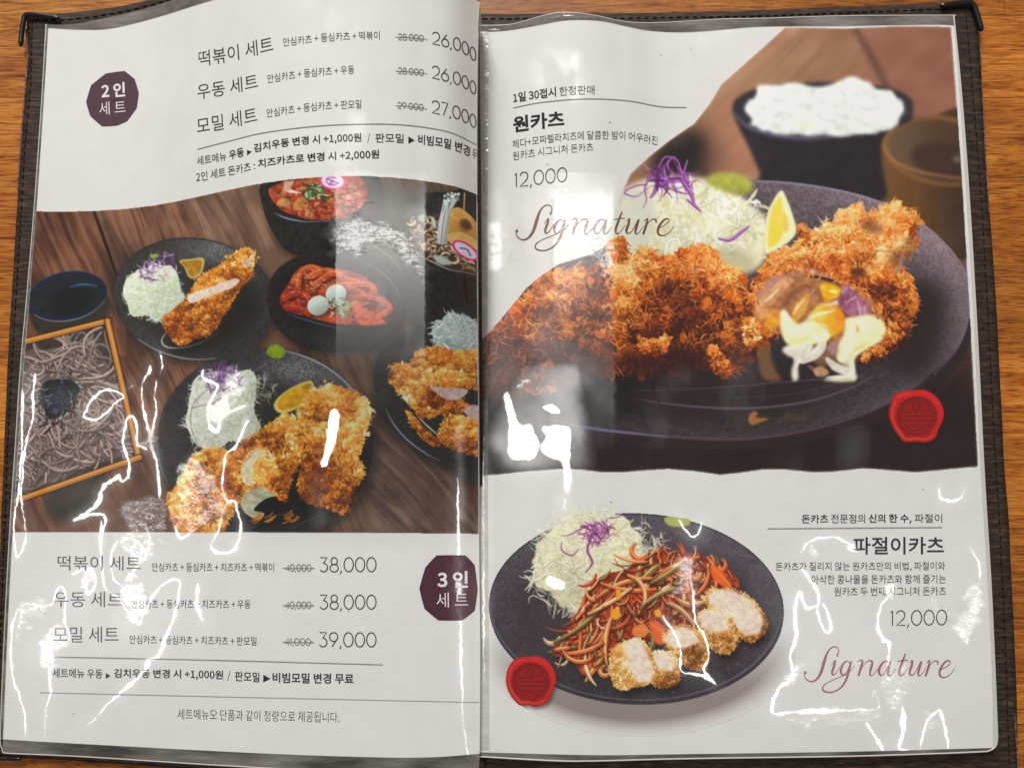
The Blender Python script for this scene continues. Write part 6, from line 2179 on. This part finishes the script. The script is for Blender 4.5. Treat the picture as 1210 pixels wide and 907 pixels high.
    lay([(125, 372), (140, 378)], [12, 12], (250, 236, 210), .8, .8)
    lay([(160, 230), (200, 190)], [4, 10], (226, 200, 180), .7, .9)
    lay([(90, 420), (160, 385), (240, 392)], [40, 62, 30], mottled((214, 152, 88), 36), .9, 1.6)
    lay([(120, 490), (170, 455), (225, 430)], [50, 96, 60], mottled((214, 150, 48), 40), .92, 1.6)
    lay([(250, 340), (310, 262), (390, 205)], [30, 60, 34], (132, 88, 60), .85, 2)
    lay([(320, 440), (372, 345), (415, 280)], [60, 90, 50], mottled((206, 152, 80), 40), .92, 1.2)
    lay([(312, 405), (350, 345), (400, 286)], [4, 13, 5], (250, 236, 200), .9, .8)
    lay([(440, 280), (468, 220), (490, 170)], [14, 34, 20], (158, 118, 92), .8, 1.2)
    lay([(440, 262), (462, 222)], [4, 9], (214, 190, 168), .7, .8)
    lay([(405, 128), (490, 136), (580, 158), (665, 195)], [6, 20, 18, 6], (48, 25, 18), .9, .9)
    # chestnut
    C.poly(Q((508, 195), (555, 178), (612, 198), (684, 240), (652, 268), (602, 292), (548, 312), (522, 255)), mottled((222, 172, 34), 44, (6, 5), 29), 1, mt, True, .7)
    lay([(575, 232), (618, 240)], [10, 24], (255, 244, 200), .9, .9)
    lay([(530, 280), (560, 300)], [10, 16], (190, 112, 26), .7, 1)

    def gold(X, Y):
        t = np.clip((X - 957) / 40, 0, 1)[..., None]
        return np.array((246, 214, 122), float) * (1 - t) + np.array((226, 140, 30), float) * t + 30 * (fbm(X / 6, Y / 5, 23, 3) - .5)[..., None]
    C.poly(Q((425, 430), (488, 342), (560, 318), (640, 356), (684, 420), (672, 505), (610, 556), (540, 566), (460, 525)), gold, 1, mt, True, 1)
    lay([(425, 425), (490, 402), (545, 388), (612, 372)], [8, 18, 16, 6], (255, 250, 226), .9, .9)
    lay([(470, 470), (540, 480), (560, 520)], [10, 20, 8], (255, 244, 190), .7, 1.4)
    lay([(545, 335), (620, 318)], [16, 34], (228, 204, 186), .85, 1.2)
    hm = C.item('ham_piece')
    r = C.mask(Q((636, 292), (690, 186), (762, 226), (845, 330), (856, 425), (790, 436), (716, 414), (668, 368)), True, .6)
    C.put(r[0], r[1], lambda X, Y: np.array((154, 100, 120), float) + 84 * (fbm(X / 6, Y / 9, 19, 4) - .5)[..., None], 1, hm)
    for q_, w_ in (([(775, 305), (790, 360), (800, 425)], [8, 26, 12]), ([(820, 340), (830, 410)], [10, 14]), ([(690, 320), (740, 290), (770, 280)], [6, 16, 6]), ([(670, 250), (700, 210)], [8, 14])):
        lay(q_, w_, (204, 164, 182), .8, .9, hm)
    lay([(668, 380), (700, 408), (720, 416)], [6, 14, 6], (74, 36, 34), .8, .9, hm)
    ch = C.item('melted_cheese')

    def cheese(X, Y):
        n = fbm(X / 12, Y / 9, 15, 3)
        g_ = sstep(402, 446, Y)[..., None]
        return (np.array((246, 234, 190), float) * (1 - g_) + np.array((212, 206, 186), float) * g_) + np.array((34, 42, 60), float) * (1.2 * (n - .5))[..., None]

    def pool(q, so_=.9, c=cheese):
        q = [tuple(v) for v in np.mean(q, 0) + (np.array(q) - np.mean(q, 0)) * 1.10]
        C.poly([(x + .8, y + 2) for x, y in q], (84, 52, 32), .5, None, True, 1.8, [mt, hm, ct3])
        r = C.mask(q, True, so_)
        C.put(r[0], r[1], c, 1, ch)
    # strings underneath, paler and greyer
    C.poly(Q((420, 600), (505, 592), (560, 620), (650, 600), (640, 700), (590, 760), (500, 760), (430, 700)), (136, 98, 80), .9, mt, True, 1.4)
    C.poly(Q((560, 620), (650, 590), (650, 660), (590, 690)), (168, 138, 140), .85, mt, True, 1.2)
    grey = lambda X, Y: np.array((218, 211, 198), float) + 40 * (fbm(X / 6, Y / 8, 35, 3) - .5)[..., None]
    pool(Q((248, 652), (325, 612), (432, 608), (446, 655), (405, 700), (352, 765), (354, 842), (318, 862), (306, 800), (322, 722), (272, 692)), .9, grey)
    lay([(385, 725), (462, 690), (512, 640), (532, 580)], [60, 74, 70, 54], grey, .96, .9, ch)
    lay([(400, 705), (462, 672), (508, 630)], [8, 16, 10], (246, 240, 226), .8, 1, ch)
    lay([(270, 650), (330, 632), (400, 628)], [10, 24, 10], (248, 243, 230), .8, 1.2, ch)
    lay([(330, 840), (338, 770), (370, 720)], [6, 14, 8], (240, 234, 220), .7, 1, ch)
    lay([(560, 720), (610, 770), (680, 800), (730, 800)], [30, 60, 66, 50], grey, .95, 1, ch)
    lay([(430, 772), (470, 800)], [20, 30], (150, 112, 84), .8, 1, mt)
    C.poly(Q((462, 792), (520, 768), (572, 812), (540, 842), (480, 842)), mottled((176, 138, 104), 50, (4, 4), 39), 1, ch, True, .8)
    # the big pale pools
    pool(Q((240, 392), (268, 380), (312, 442), (360, 472), (430, 440), (520, 498), (562, 560), (482, 602), (400, 602), (300, 612), (254, 560), (234, 470)))
    pool(Q((700, 452), (780, 436), (862, 426), (924, 458), (978, 540), (930, 592), (852, 642), (764, 702), (758, 780), (768, 842), (722, 862), (602, 858), (556, 842), (684, 812), (716, 770), (640, 722), (652, 620), (684, 560), (690, 500)))
    lay([(258, 512), (330, 512), (405, 480)], [8, 28, 10], (255, 250, 228), .85, 1.4, ch)
    lay([(250, 410), (285, 440)], [10, 22], (255, 250, 226), .8, 1, ch)
    lay([(452, 556), (505, 574)], [16, 34], (255, 252, 240), .85, 1.2, ch)
    lay([(300, 590), (390, 585), (450, 560)], [8, 22, 8], (226, 196, 110), .6, 1.6, ch)
    lay([(730, 490), (820, 460), (900, 490)], [16, 44, 16], (255, 248, 216), .8, 2.2, ch)
    lay([(720, 600), (700, 660), (690, 710)], [30, 44, 20], (252, 246, 222), .7, 2, ch)
    lay([(720, 690), (780, 640), (860, 600)], [8, 20, 8], (222, 190, 112), .6, 1.8, ch)
    lay([(740, 740), (742, 800), (720, 840)], [10, 22, 10], (246, 242, 228), .8, 1.2, ch)
    lay([(768, 480), (778, 510), (772, 526)], [10, 24, 8], (216, 148, 62), .85, .8, ch)
    lay([(560, 848), (650, 846), (740, 850)], [8, 24, 8], (238, 232, 212), .9, .9, ch)
    # the torn crust overhangs the opening
    ed = np.vstack([catmull(face[:11], False), catmull(face[-3:] + face[:2], False)])
    for k in range(150):
        x, y = ed[rs.integers(len(ed))] + rs.normal(0, 2.2, 2)
        a_ = rs.uniform(0, 6.3)
        ln = rs.uniform(3, 9)
        C.stroke([(x, y), (x + ln * .5 * math.cos(a_), y + ln * .5 * math.sin(a_)), (x + ln * math.cos(a_ + .5), y + ln * math.sin(a_ + .5))], [1.2, 2.2, .6], pal(PAL_DEEP, rs.uniform(.3, .85)), .9, ct3, soft=.45)
    # the picture is soft-focused there: melt the edges a little
    mlt = np.isin(C.ids, [mt, hm, ch])
    C.rgb[:] = np.where(mlt[..., None], blur(C.rgb, 1.0) * .5 + C.rgb * .5, C.rgb)
    Xm, Ym = C.xy((slice(0, C.H), slice(0, C.W)))
    C.rgb += np.where(mlt, 30 * (fbm(Xm / 5, Ym / 4, 88, 4) - .5), 0)[..., None].astype(np.float32)
    crumbs(C, [(1048, 376), (1060, 372), (1074, 380), (1066, 396), (1052, 408), (1036, 418), (1020, 424), (1028, 412), (1046, 402)], ct3, PAL_DEEP, 330, (3, 8), (.9, 2.2), (-.2, -1), .25, .6, 10, 53, soft=.38)
    C.stroke([(1066, 300), (1064, 312), (1060, 322)], [2, 5, 2], (142, 136, 150), .7, None, True, 1.2)

    # --- wax seal
    se = C.item('wax_seal', 'red wax seal on the dark foot of the large photo')
    seal(C, [(1056, 464), (1068, 461.5), (1080, 461.5), (1092, 460.4), (1104, 467), (1113, 479), (1114.5, 492), (1108, 506), (1107, 516), (1102, 521.5), (1092, 524), (1082, 521.5), (1068, 524), (1062, 516), (1054, 502), (1050, 490), (1052, 476)], 1083.5, 491, 31, 30, se)
    grade(C, 1.02, 1.12, 1.16)
    r = C.mask(OUT, False)
    white = np.ones((C.H, C.W), np.float32)
    white[r[0]] = 1 - r[1]
    # the cabbage heap runs out softly over the white of the page
    X, Y = C.xy((slice(0, C.H), slice(0, C.W)))
    C.rgb += white[..., None] * (np.array(PAPER, np.float32) - C.rgb)
    fade = sstep(18, 0, np.hypot((X - 742), (Y - 262) * .8) - 22) * (X < 790) * (Y < 312)
    fade = np.clip(fade, 0, .75) * (~np.isin(C.ids, [ct, ct2, pc]))
    C.rgb += fade[..., None] * (np.array((226, 228, 214), np.float32) - C.rgb)
    C.ids[white > 0.75] = 0
    ph = empty('food_photo', right_sheet)
    tag(ph, 'large printed photo of a cut cutlet with rice, cabbage and lemon')
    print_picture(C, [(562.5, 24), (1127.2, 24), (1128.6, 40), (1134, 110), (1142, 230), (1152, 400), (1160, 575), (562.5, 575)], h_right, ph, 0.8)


# ================================================================== small plate cut out on the white of the right page
def paint_dish():
    C = Paint(566, 590, 942, 876, 2.0, bg=(231, 230, 227))
    rs = C.rng
    sh = C.item('printed_shadow')
    # soft printed shade round the foot of the plate
    X, Y = C.xy((slice(0, C.H), slice(0, C.W)))
    d = np.sqrt(((X - 756) / 176)**2 + ((Y - 742) / 112)**2)
    v = np.clip(1 - (d - .96) / .20, 0, 1)**1.7 * sstep(735, 830, Y) * .55
    C.rgb += v[..., None] * (np.array((84, 62, 58), np.float32) - C.rgb)
    C.ids[v > 0.012] = sh
    pl = C.item('dinner_plate', 'charcoal plate cut out on the white paper')
    o = ellipse(752, 719, 174.5, 113, 2.2, 60)
    C.poly(o, speck((74, 68, 74), 16, 1.7, 3, lambda X, Y: 18 * sstep(700, 610, Y) - 14 * sstep(720, 830, Y) + 8 * sstep(760, 920, X)), 1, pl)
    C.poly(ellipse(755, 728, 150, 90, 2.2), (54, 47, 50), .45, None, True, 8, [pl])
    C.stroke(list(map(tuple, ellipse(752, 719, 173.5, 112, 2.2, 40, 5, 175))), [1.5, 4, 5, 5, 4, 1.5], (56, 52, 60), .9, None, True, 1, only=[pl])
    C.stroke(list(map(tuple, ellipse(751, 716, 172, 110.5, 2.2, 40, 0, 178))), [.8, 2.2, 1.6, 1.4, 2, 1], (116, 110, 124), .7, None, True, .8, only=[pl])
    C.stroke(list(map(tuple, ellipse(752, 719, 173.8, 112.2, 2.2, 40, 185, 355))), 1.6, (48, 44, 50), .9, None, True, .6)
    ws = C.item('wasabi_dab')
    blob(C, [(785, 615), (788, 610), (800, 611), (814, 613), (815, 619), (806, 622), (792, 621)], (168, 172, 100), ws, .4)
    cb = C.item('shredded_cabbage')
    heap = catmull([(632, 650), (644, 630), (664, 614), (688, 604), (716, 605), (738, 611), (752, 626), (764, 648), (772, 668), (760, 690), (730, 700), (704, 702), (686, 722), (662, 714), (648, 702), (634, 690), (626, 668)])
    hc_ = np.array((696, 660.))
    ha = np.arctan2(heap[:, 1] - hc_[1], heap[:, 0] - hc_[0])
    heap = hc_ + (heap - hc_) * (.86 + .24 * fbm(4 + 7 * np.cos(ha), 4 + 7 * np.sin(ha), 44, 3))[:, None]
    C.poly(heap, lambda X, Y: np.array((230, 224, 190), float) + (46 * (fbm(X / 5, Y / 4, 6, 4) - .5) + 22 * np.clip((655 - Y) / 50, -1, .8))[..., None], 1, cb, False, .6)
    ccol = ((240, 240, 220), (226, 226, 196), (248, 248, 238), (212, 210, 168), (240, 238, 222))
    shreds(C, (694, 650), 74, 52, cb, 330, seed=63, length=(12, 34), wid=(.8, 2.2), cols=ccol, gap=(190, 184, 148), base=False, rot=-4)
    shreds(C, (662, 692), 42, 34, cb, 130, seed=64, length=(10, 26), wid=(.8, 1.9), cols=ccol, gap=(150, 144, 116), base=False, rot=40)
    shreds(C, (758, 645), 20, 28, cb, 44, seed=65, length=(8, 22), wid=(.6, 1.5), cols=ccol, gap=(120, 116, 100), base=False)
    shreds(C, (690, 608), 46, 9, cb, 40, seed=67, length=(8, 20), wid=(.6, 1.4), cols=ccol, gap=(214, 210, 190), base=False)
    pc = C.item('purple_cabbage')
    shreds(C, (704, 628), 22, 15, pc, 90, seed=66, length=(8, 24), wid=(.8, 1.7), cols=((142, 62, 132), (168, 92, 158), (112, 36, 104), (188, 130, 176)), gap=(110, 60, 104), base=False, spread=.85)
    for pts, w in (([(698, 636), (694, 650), (700, 664), (692, 676)], [2, 3, 2.4, 1.5]), ([(664, 640), (664, 650), (676, 656), (684, 648)], [1, 1.6, 1.6, 1]), ([(704, 618), (688, 624), (672, 632), (662, 632)], [1.4, 1.4, 1.2, .6]), ([(720, 612), (732, 610), (738, 604)], [1.4, 1.2, .6])):
        C.stroke(pts, w, (140, 66, 134), .9, pc, True, .5)
    # --- red seasoned vegetables
    sv = C.item('spicy_vegetables')
    zone = [(652, 770), (668, 744), (686, 716), (700, 690), (716, 678), (740, 672), (756, 660), (776, 652), (800, 652), (826, 654), (846, 664), (866, 676), (874, 692), (860, 706), (836, 714), (830, 736), (800, 752), (770, 758), (740, 758), (722, 770), (704, 792), (690, 798), (676, 780), (664, 776)]
    C.poly([(x + 2, y + 5) for x, y in zone], (34, 26, 26), .7, None, True, 4, [pl])
    rz = C.mask(zone)
    C.put(rz[0], rz[1], lambda X, Y: pal(np.array([(84, 34, 18), (146, 60, 28), (196, 98, 50)], float), 1.3 * (fbm(X / 6, Y / 6, 71, 4) - .12)), 1, sv)
    cols = np.array(((210, 100, 46), (224, 136, 78), (190, 76, 36), (234, 172, 122), (168, 56, 28), (218, 116, 60), (236, 194, 148), (228, 146, 92), (200, 86, 40), (150, 130, 72), (116, 104, 58), (214, 126, 72)), float)
    z = np.array(zone, float)
    def strand(x, y, d, ln, w, c, curl):
        pts = [(x - math.cos(d) * ln / 2, y - math.sin(d) * ln / 2)]
        for _ in range(6):
            a, b = pts[-1]
            pts.append((a + math.cos(d) * ln / 6, b + math.sin(d) * ln / 6))
            d += curl
        C.stroke([(a + .5, b + 1.7) for a, b in pts], w + 1.2, (70, 24, 12), .6, None, True, .7, only=[sv], sub=3)
        C.stroke(pts, [w * .5, w, w, w * .85, w * .4], c, .97, sv, True, .4, sub=3, only=[sv, pl, cb])
        C.stroke([(a, b + w * .28) for a, b in pts], w * .3, c * .66, .6, None, True, .5, only=[sv], sub=3)
        C.stroke([(a - .2, b - w * .24) for a, b in pts], [.1, w * .32, w * .3, .1], np.minimum(255, c + 70), .85, None, True, .4, only=[sv], sub=3)
    for k in range(430):
        x, y = rs.uniform(654, 870), rs.uniform(652, 796)
        if C.inside(rz, np.array([x]), np.array([y]))[0] < .5:
            continue
        if x + y < 1440:
            d, curl = 2.35 + rs.normal(0, .42), rs.normal(.08, .20)
        elif x > 800:
            d, curl = rs.normal(.9, .6), rs.normal(.2, .3)
        else:
            d, curl = rs.normal(3.0, .55) if y < 706 else rs.normal(1.9, .8), rs.normal(0, .34)
        c = cols[rs.integers(len(cols))] * rs.uniform(.78, 1.08)
        strand(x, y, d, rs.uniform(16, 48), 1.6 + 5.2 * rs.random()**1.8, c, curl)
    for x, y, d, ln, w, c, curl in ((735, 684, 3.1, 70, 5, (226, 140, 84), -.12), (742, 700, 3.0, 66, 5, (220, 122, 66), .10), (768, 690, .4, 56, 5, (232, 160, 104), .36), (776, 700, 2.9, 50, 4.5, (150, 142, 84), -.1), (700, 730, 2.3, 76, 5, (216, 116, 60), .05), (688, 742, 2.3, 70, 4.5, (120, 112, 62), .08),
                                    (712, 752, 2.0, 64, 5, (226, 150, 96), -.12), (690, 772, 2.6, 50, 5, (222, 120, 64), .12), (680, 786, 2.7, 40, 4.5, (228, 132, 74), .3), (850, 676, .9, 46, 5, (220, 120, 66), .2), (838, 690, 1.5, 40, 4.5, (214, 108, 56), .22), (722, 712, 2.5, 60, 4.5, (236, 186, 136), .04),
                                    (800, 664, 2.9, 54, 4.5, (208, 112, 60), -.08), (790, 678, 2.4, 46, 5, (140, 128, 72), .06), (744, 664, 3.1, 40, 4, (224, 140, 90), .1), (812, 700, 1.6, 44, 4.4, (198, 92, 46), -.1)):
        strand(x, y, d, ln, w, np.array(c, float), curl)
    for k in range(60):
        x, y = rs.uniform(660, 860), rs.uniform(665, 785)
        softspot(C, x, y, rs.uniform(1.2, 3), rs.uniform(1, 2.4), (178, 44, 20), .6, 0, [sv])
    for pts in ([(722, 722), (728, 718), (733, 722), (731, 730), (724, 731)], [(728, 696), (734, 698), (732, 708), (728, 706)], [(773, 722), (778, 719), (782, 726), (776, 729)]):
        blob(C, pts, (222, 158, 46), sv, .5)
    for pts, c in (([(840, 668), (852, 672), (862, 690), (866, 698), (854, 692), (842, 682)], (218, 106, 44)), ([(768, 736), (778, 734), (786, 748), (784, 760), (776, 760), (770, 748)], (212, 104, 50)), ([(748, 742), (760, 736), (766, 744), (760, 752), (748, 750)], (214, 128, 72))):
        blob(C, pts, c, sv, .5)
        C.stroke([pts[0], pts[2], pts[3]], [.5, 1.6, .5], (246, 186, 130), .6, None, True, .8)
    # --- cutlet pieces
    GOLD = np.array([(104, 60, 24), (166, 106, 46), (206, 148, 76), (228, 180, 112), (244, 212, 158), (254, 236, 202)], float)
    for k, (out, face, lab) in enumerate((
        ([(832, 708), (838, 698), (852, 695), (868, 696), (884, 704), (896, 716), (904, 730), (908, 740), (900, 752), (886, 758), (870, 750), (856, 738), (840, 722)], [(838, 706), (846, 699), (864, 698), (880, 706), (892, 718), (900, 732), (896, 746), (880, 748), (864, 736), (848, 722)], None),
        ([(822, 732), (828, 722), (840, 718), (856, 722), (866, 732), (872, 746), (870, 760), (862, 772), (846, 770), (834, 756), (826, 744)], [(826, 730), (834, 721), (848, 722), (858, 732), (860, 742), (846, 746), (834, 744)], None),
        ([(784, 756), (790, 744), (804, 738), (820, 741), (832, 752), (838, 770), (834, 788), (822, 792), (806, 784), (794, 772)], [(786, 756), (792, 746), (806, 741), (820, 746), (824, 758), (810, 764), (796, 764)], None),
        ([(764, 784), (768, 772), (782, 768), (796, 774), (802, 790), (802, 804), (790, 812), (774, 810), (766, 800)], [(767, 781), (772, 773), (786, 772), (796, 782), (794, 792), (780, 790)], None),
        ([(722, 770), (732, 760), (750, 755), (762, 758), (770, 772), (776, 788), (774, 800), (764, 808), (748, 812), (732, 814), (722, 802), (720, 786)], [(738, 762), (750, 756), (758, 760), (766, 776), (772, 792), (768, 804), (754, 804), (746, 788)], None))):
        ci = C.item('cutlet_piece')
        C.poly([(x + 3, y + 6) for x, y in out], (26, 20, 20), .75, None, True, 3, [pl, sv])
        crumbs(C, out, ci, GOLD, 420, (1.8, 5), (.7, 1.5), (-.2, -1), .30, .52, 8, 80 + k)
        fc_ = np.array(face, float)
        fc_ = fc_.mean(0) + (fc_ - fc_.mean(0)) * 1.08
        r = C.mask(fc_, False, 1.1)
        C.put(r[0], r[1], lambda X, Y, k=k: np.array((232, 214, 200), float) + 52 * (fbm(X / 5, Y / 4, 90 + k, 4) - .5)[..., None] + 20 * (vnoise(X / 1.5, Y / 2.5, k) - .5)[..., None], .95, None)
    for k in range(26):
        x, y = rs.uniform(780, 905), rs.uniform(752, 818)
        C.stroke([(x, y), (x + rs.normal(0, 3), y + rs.normal(0, 2))], 1.3, (164, 100, 44), .7, None, soft=.4, only=[pl])
    se = C.item('wax_seal', 'red wax seal overlapping the rim of the cut out plate')
    seal(C, [(606, 779), (616, 775.5), (626, 776), (638, 775), (648, 781), (655, 792), (656.5, 804), (651, 816), (649, 826), (643, 832), (632, 834.5), (624, 831), (614, 833.5), (608, 826), (602, 816), (598.5, 803), (600, 789)], 627.5, 804.5, 29, 29, se)
    keepw = C.rgb.copy()
    grade(C, 1.02, 1.12, 1.1)
    C.rgb = np.where((C.ids > sh)[..., None], C.rgb, keepw)
    ph = empty('food_photo', right_sheet)
    tag(ph, 'cut out photo of cutlet pieces with spicy vegetables on a charcoal plate')
    print_picture(C, [(568, 592), (940, 592), (940, 874), (568, 874)], h_right, ph, 0.75)


paint_right()
paint_dish()
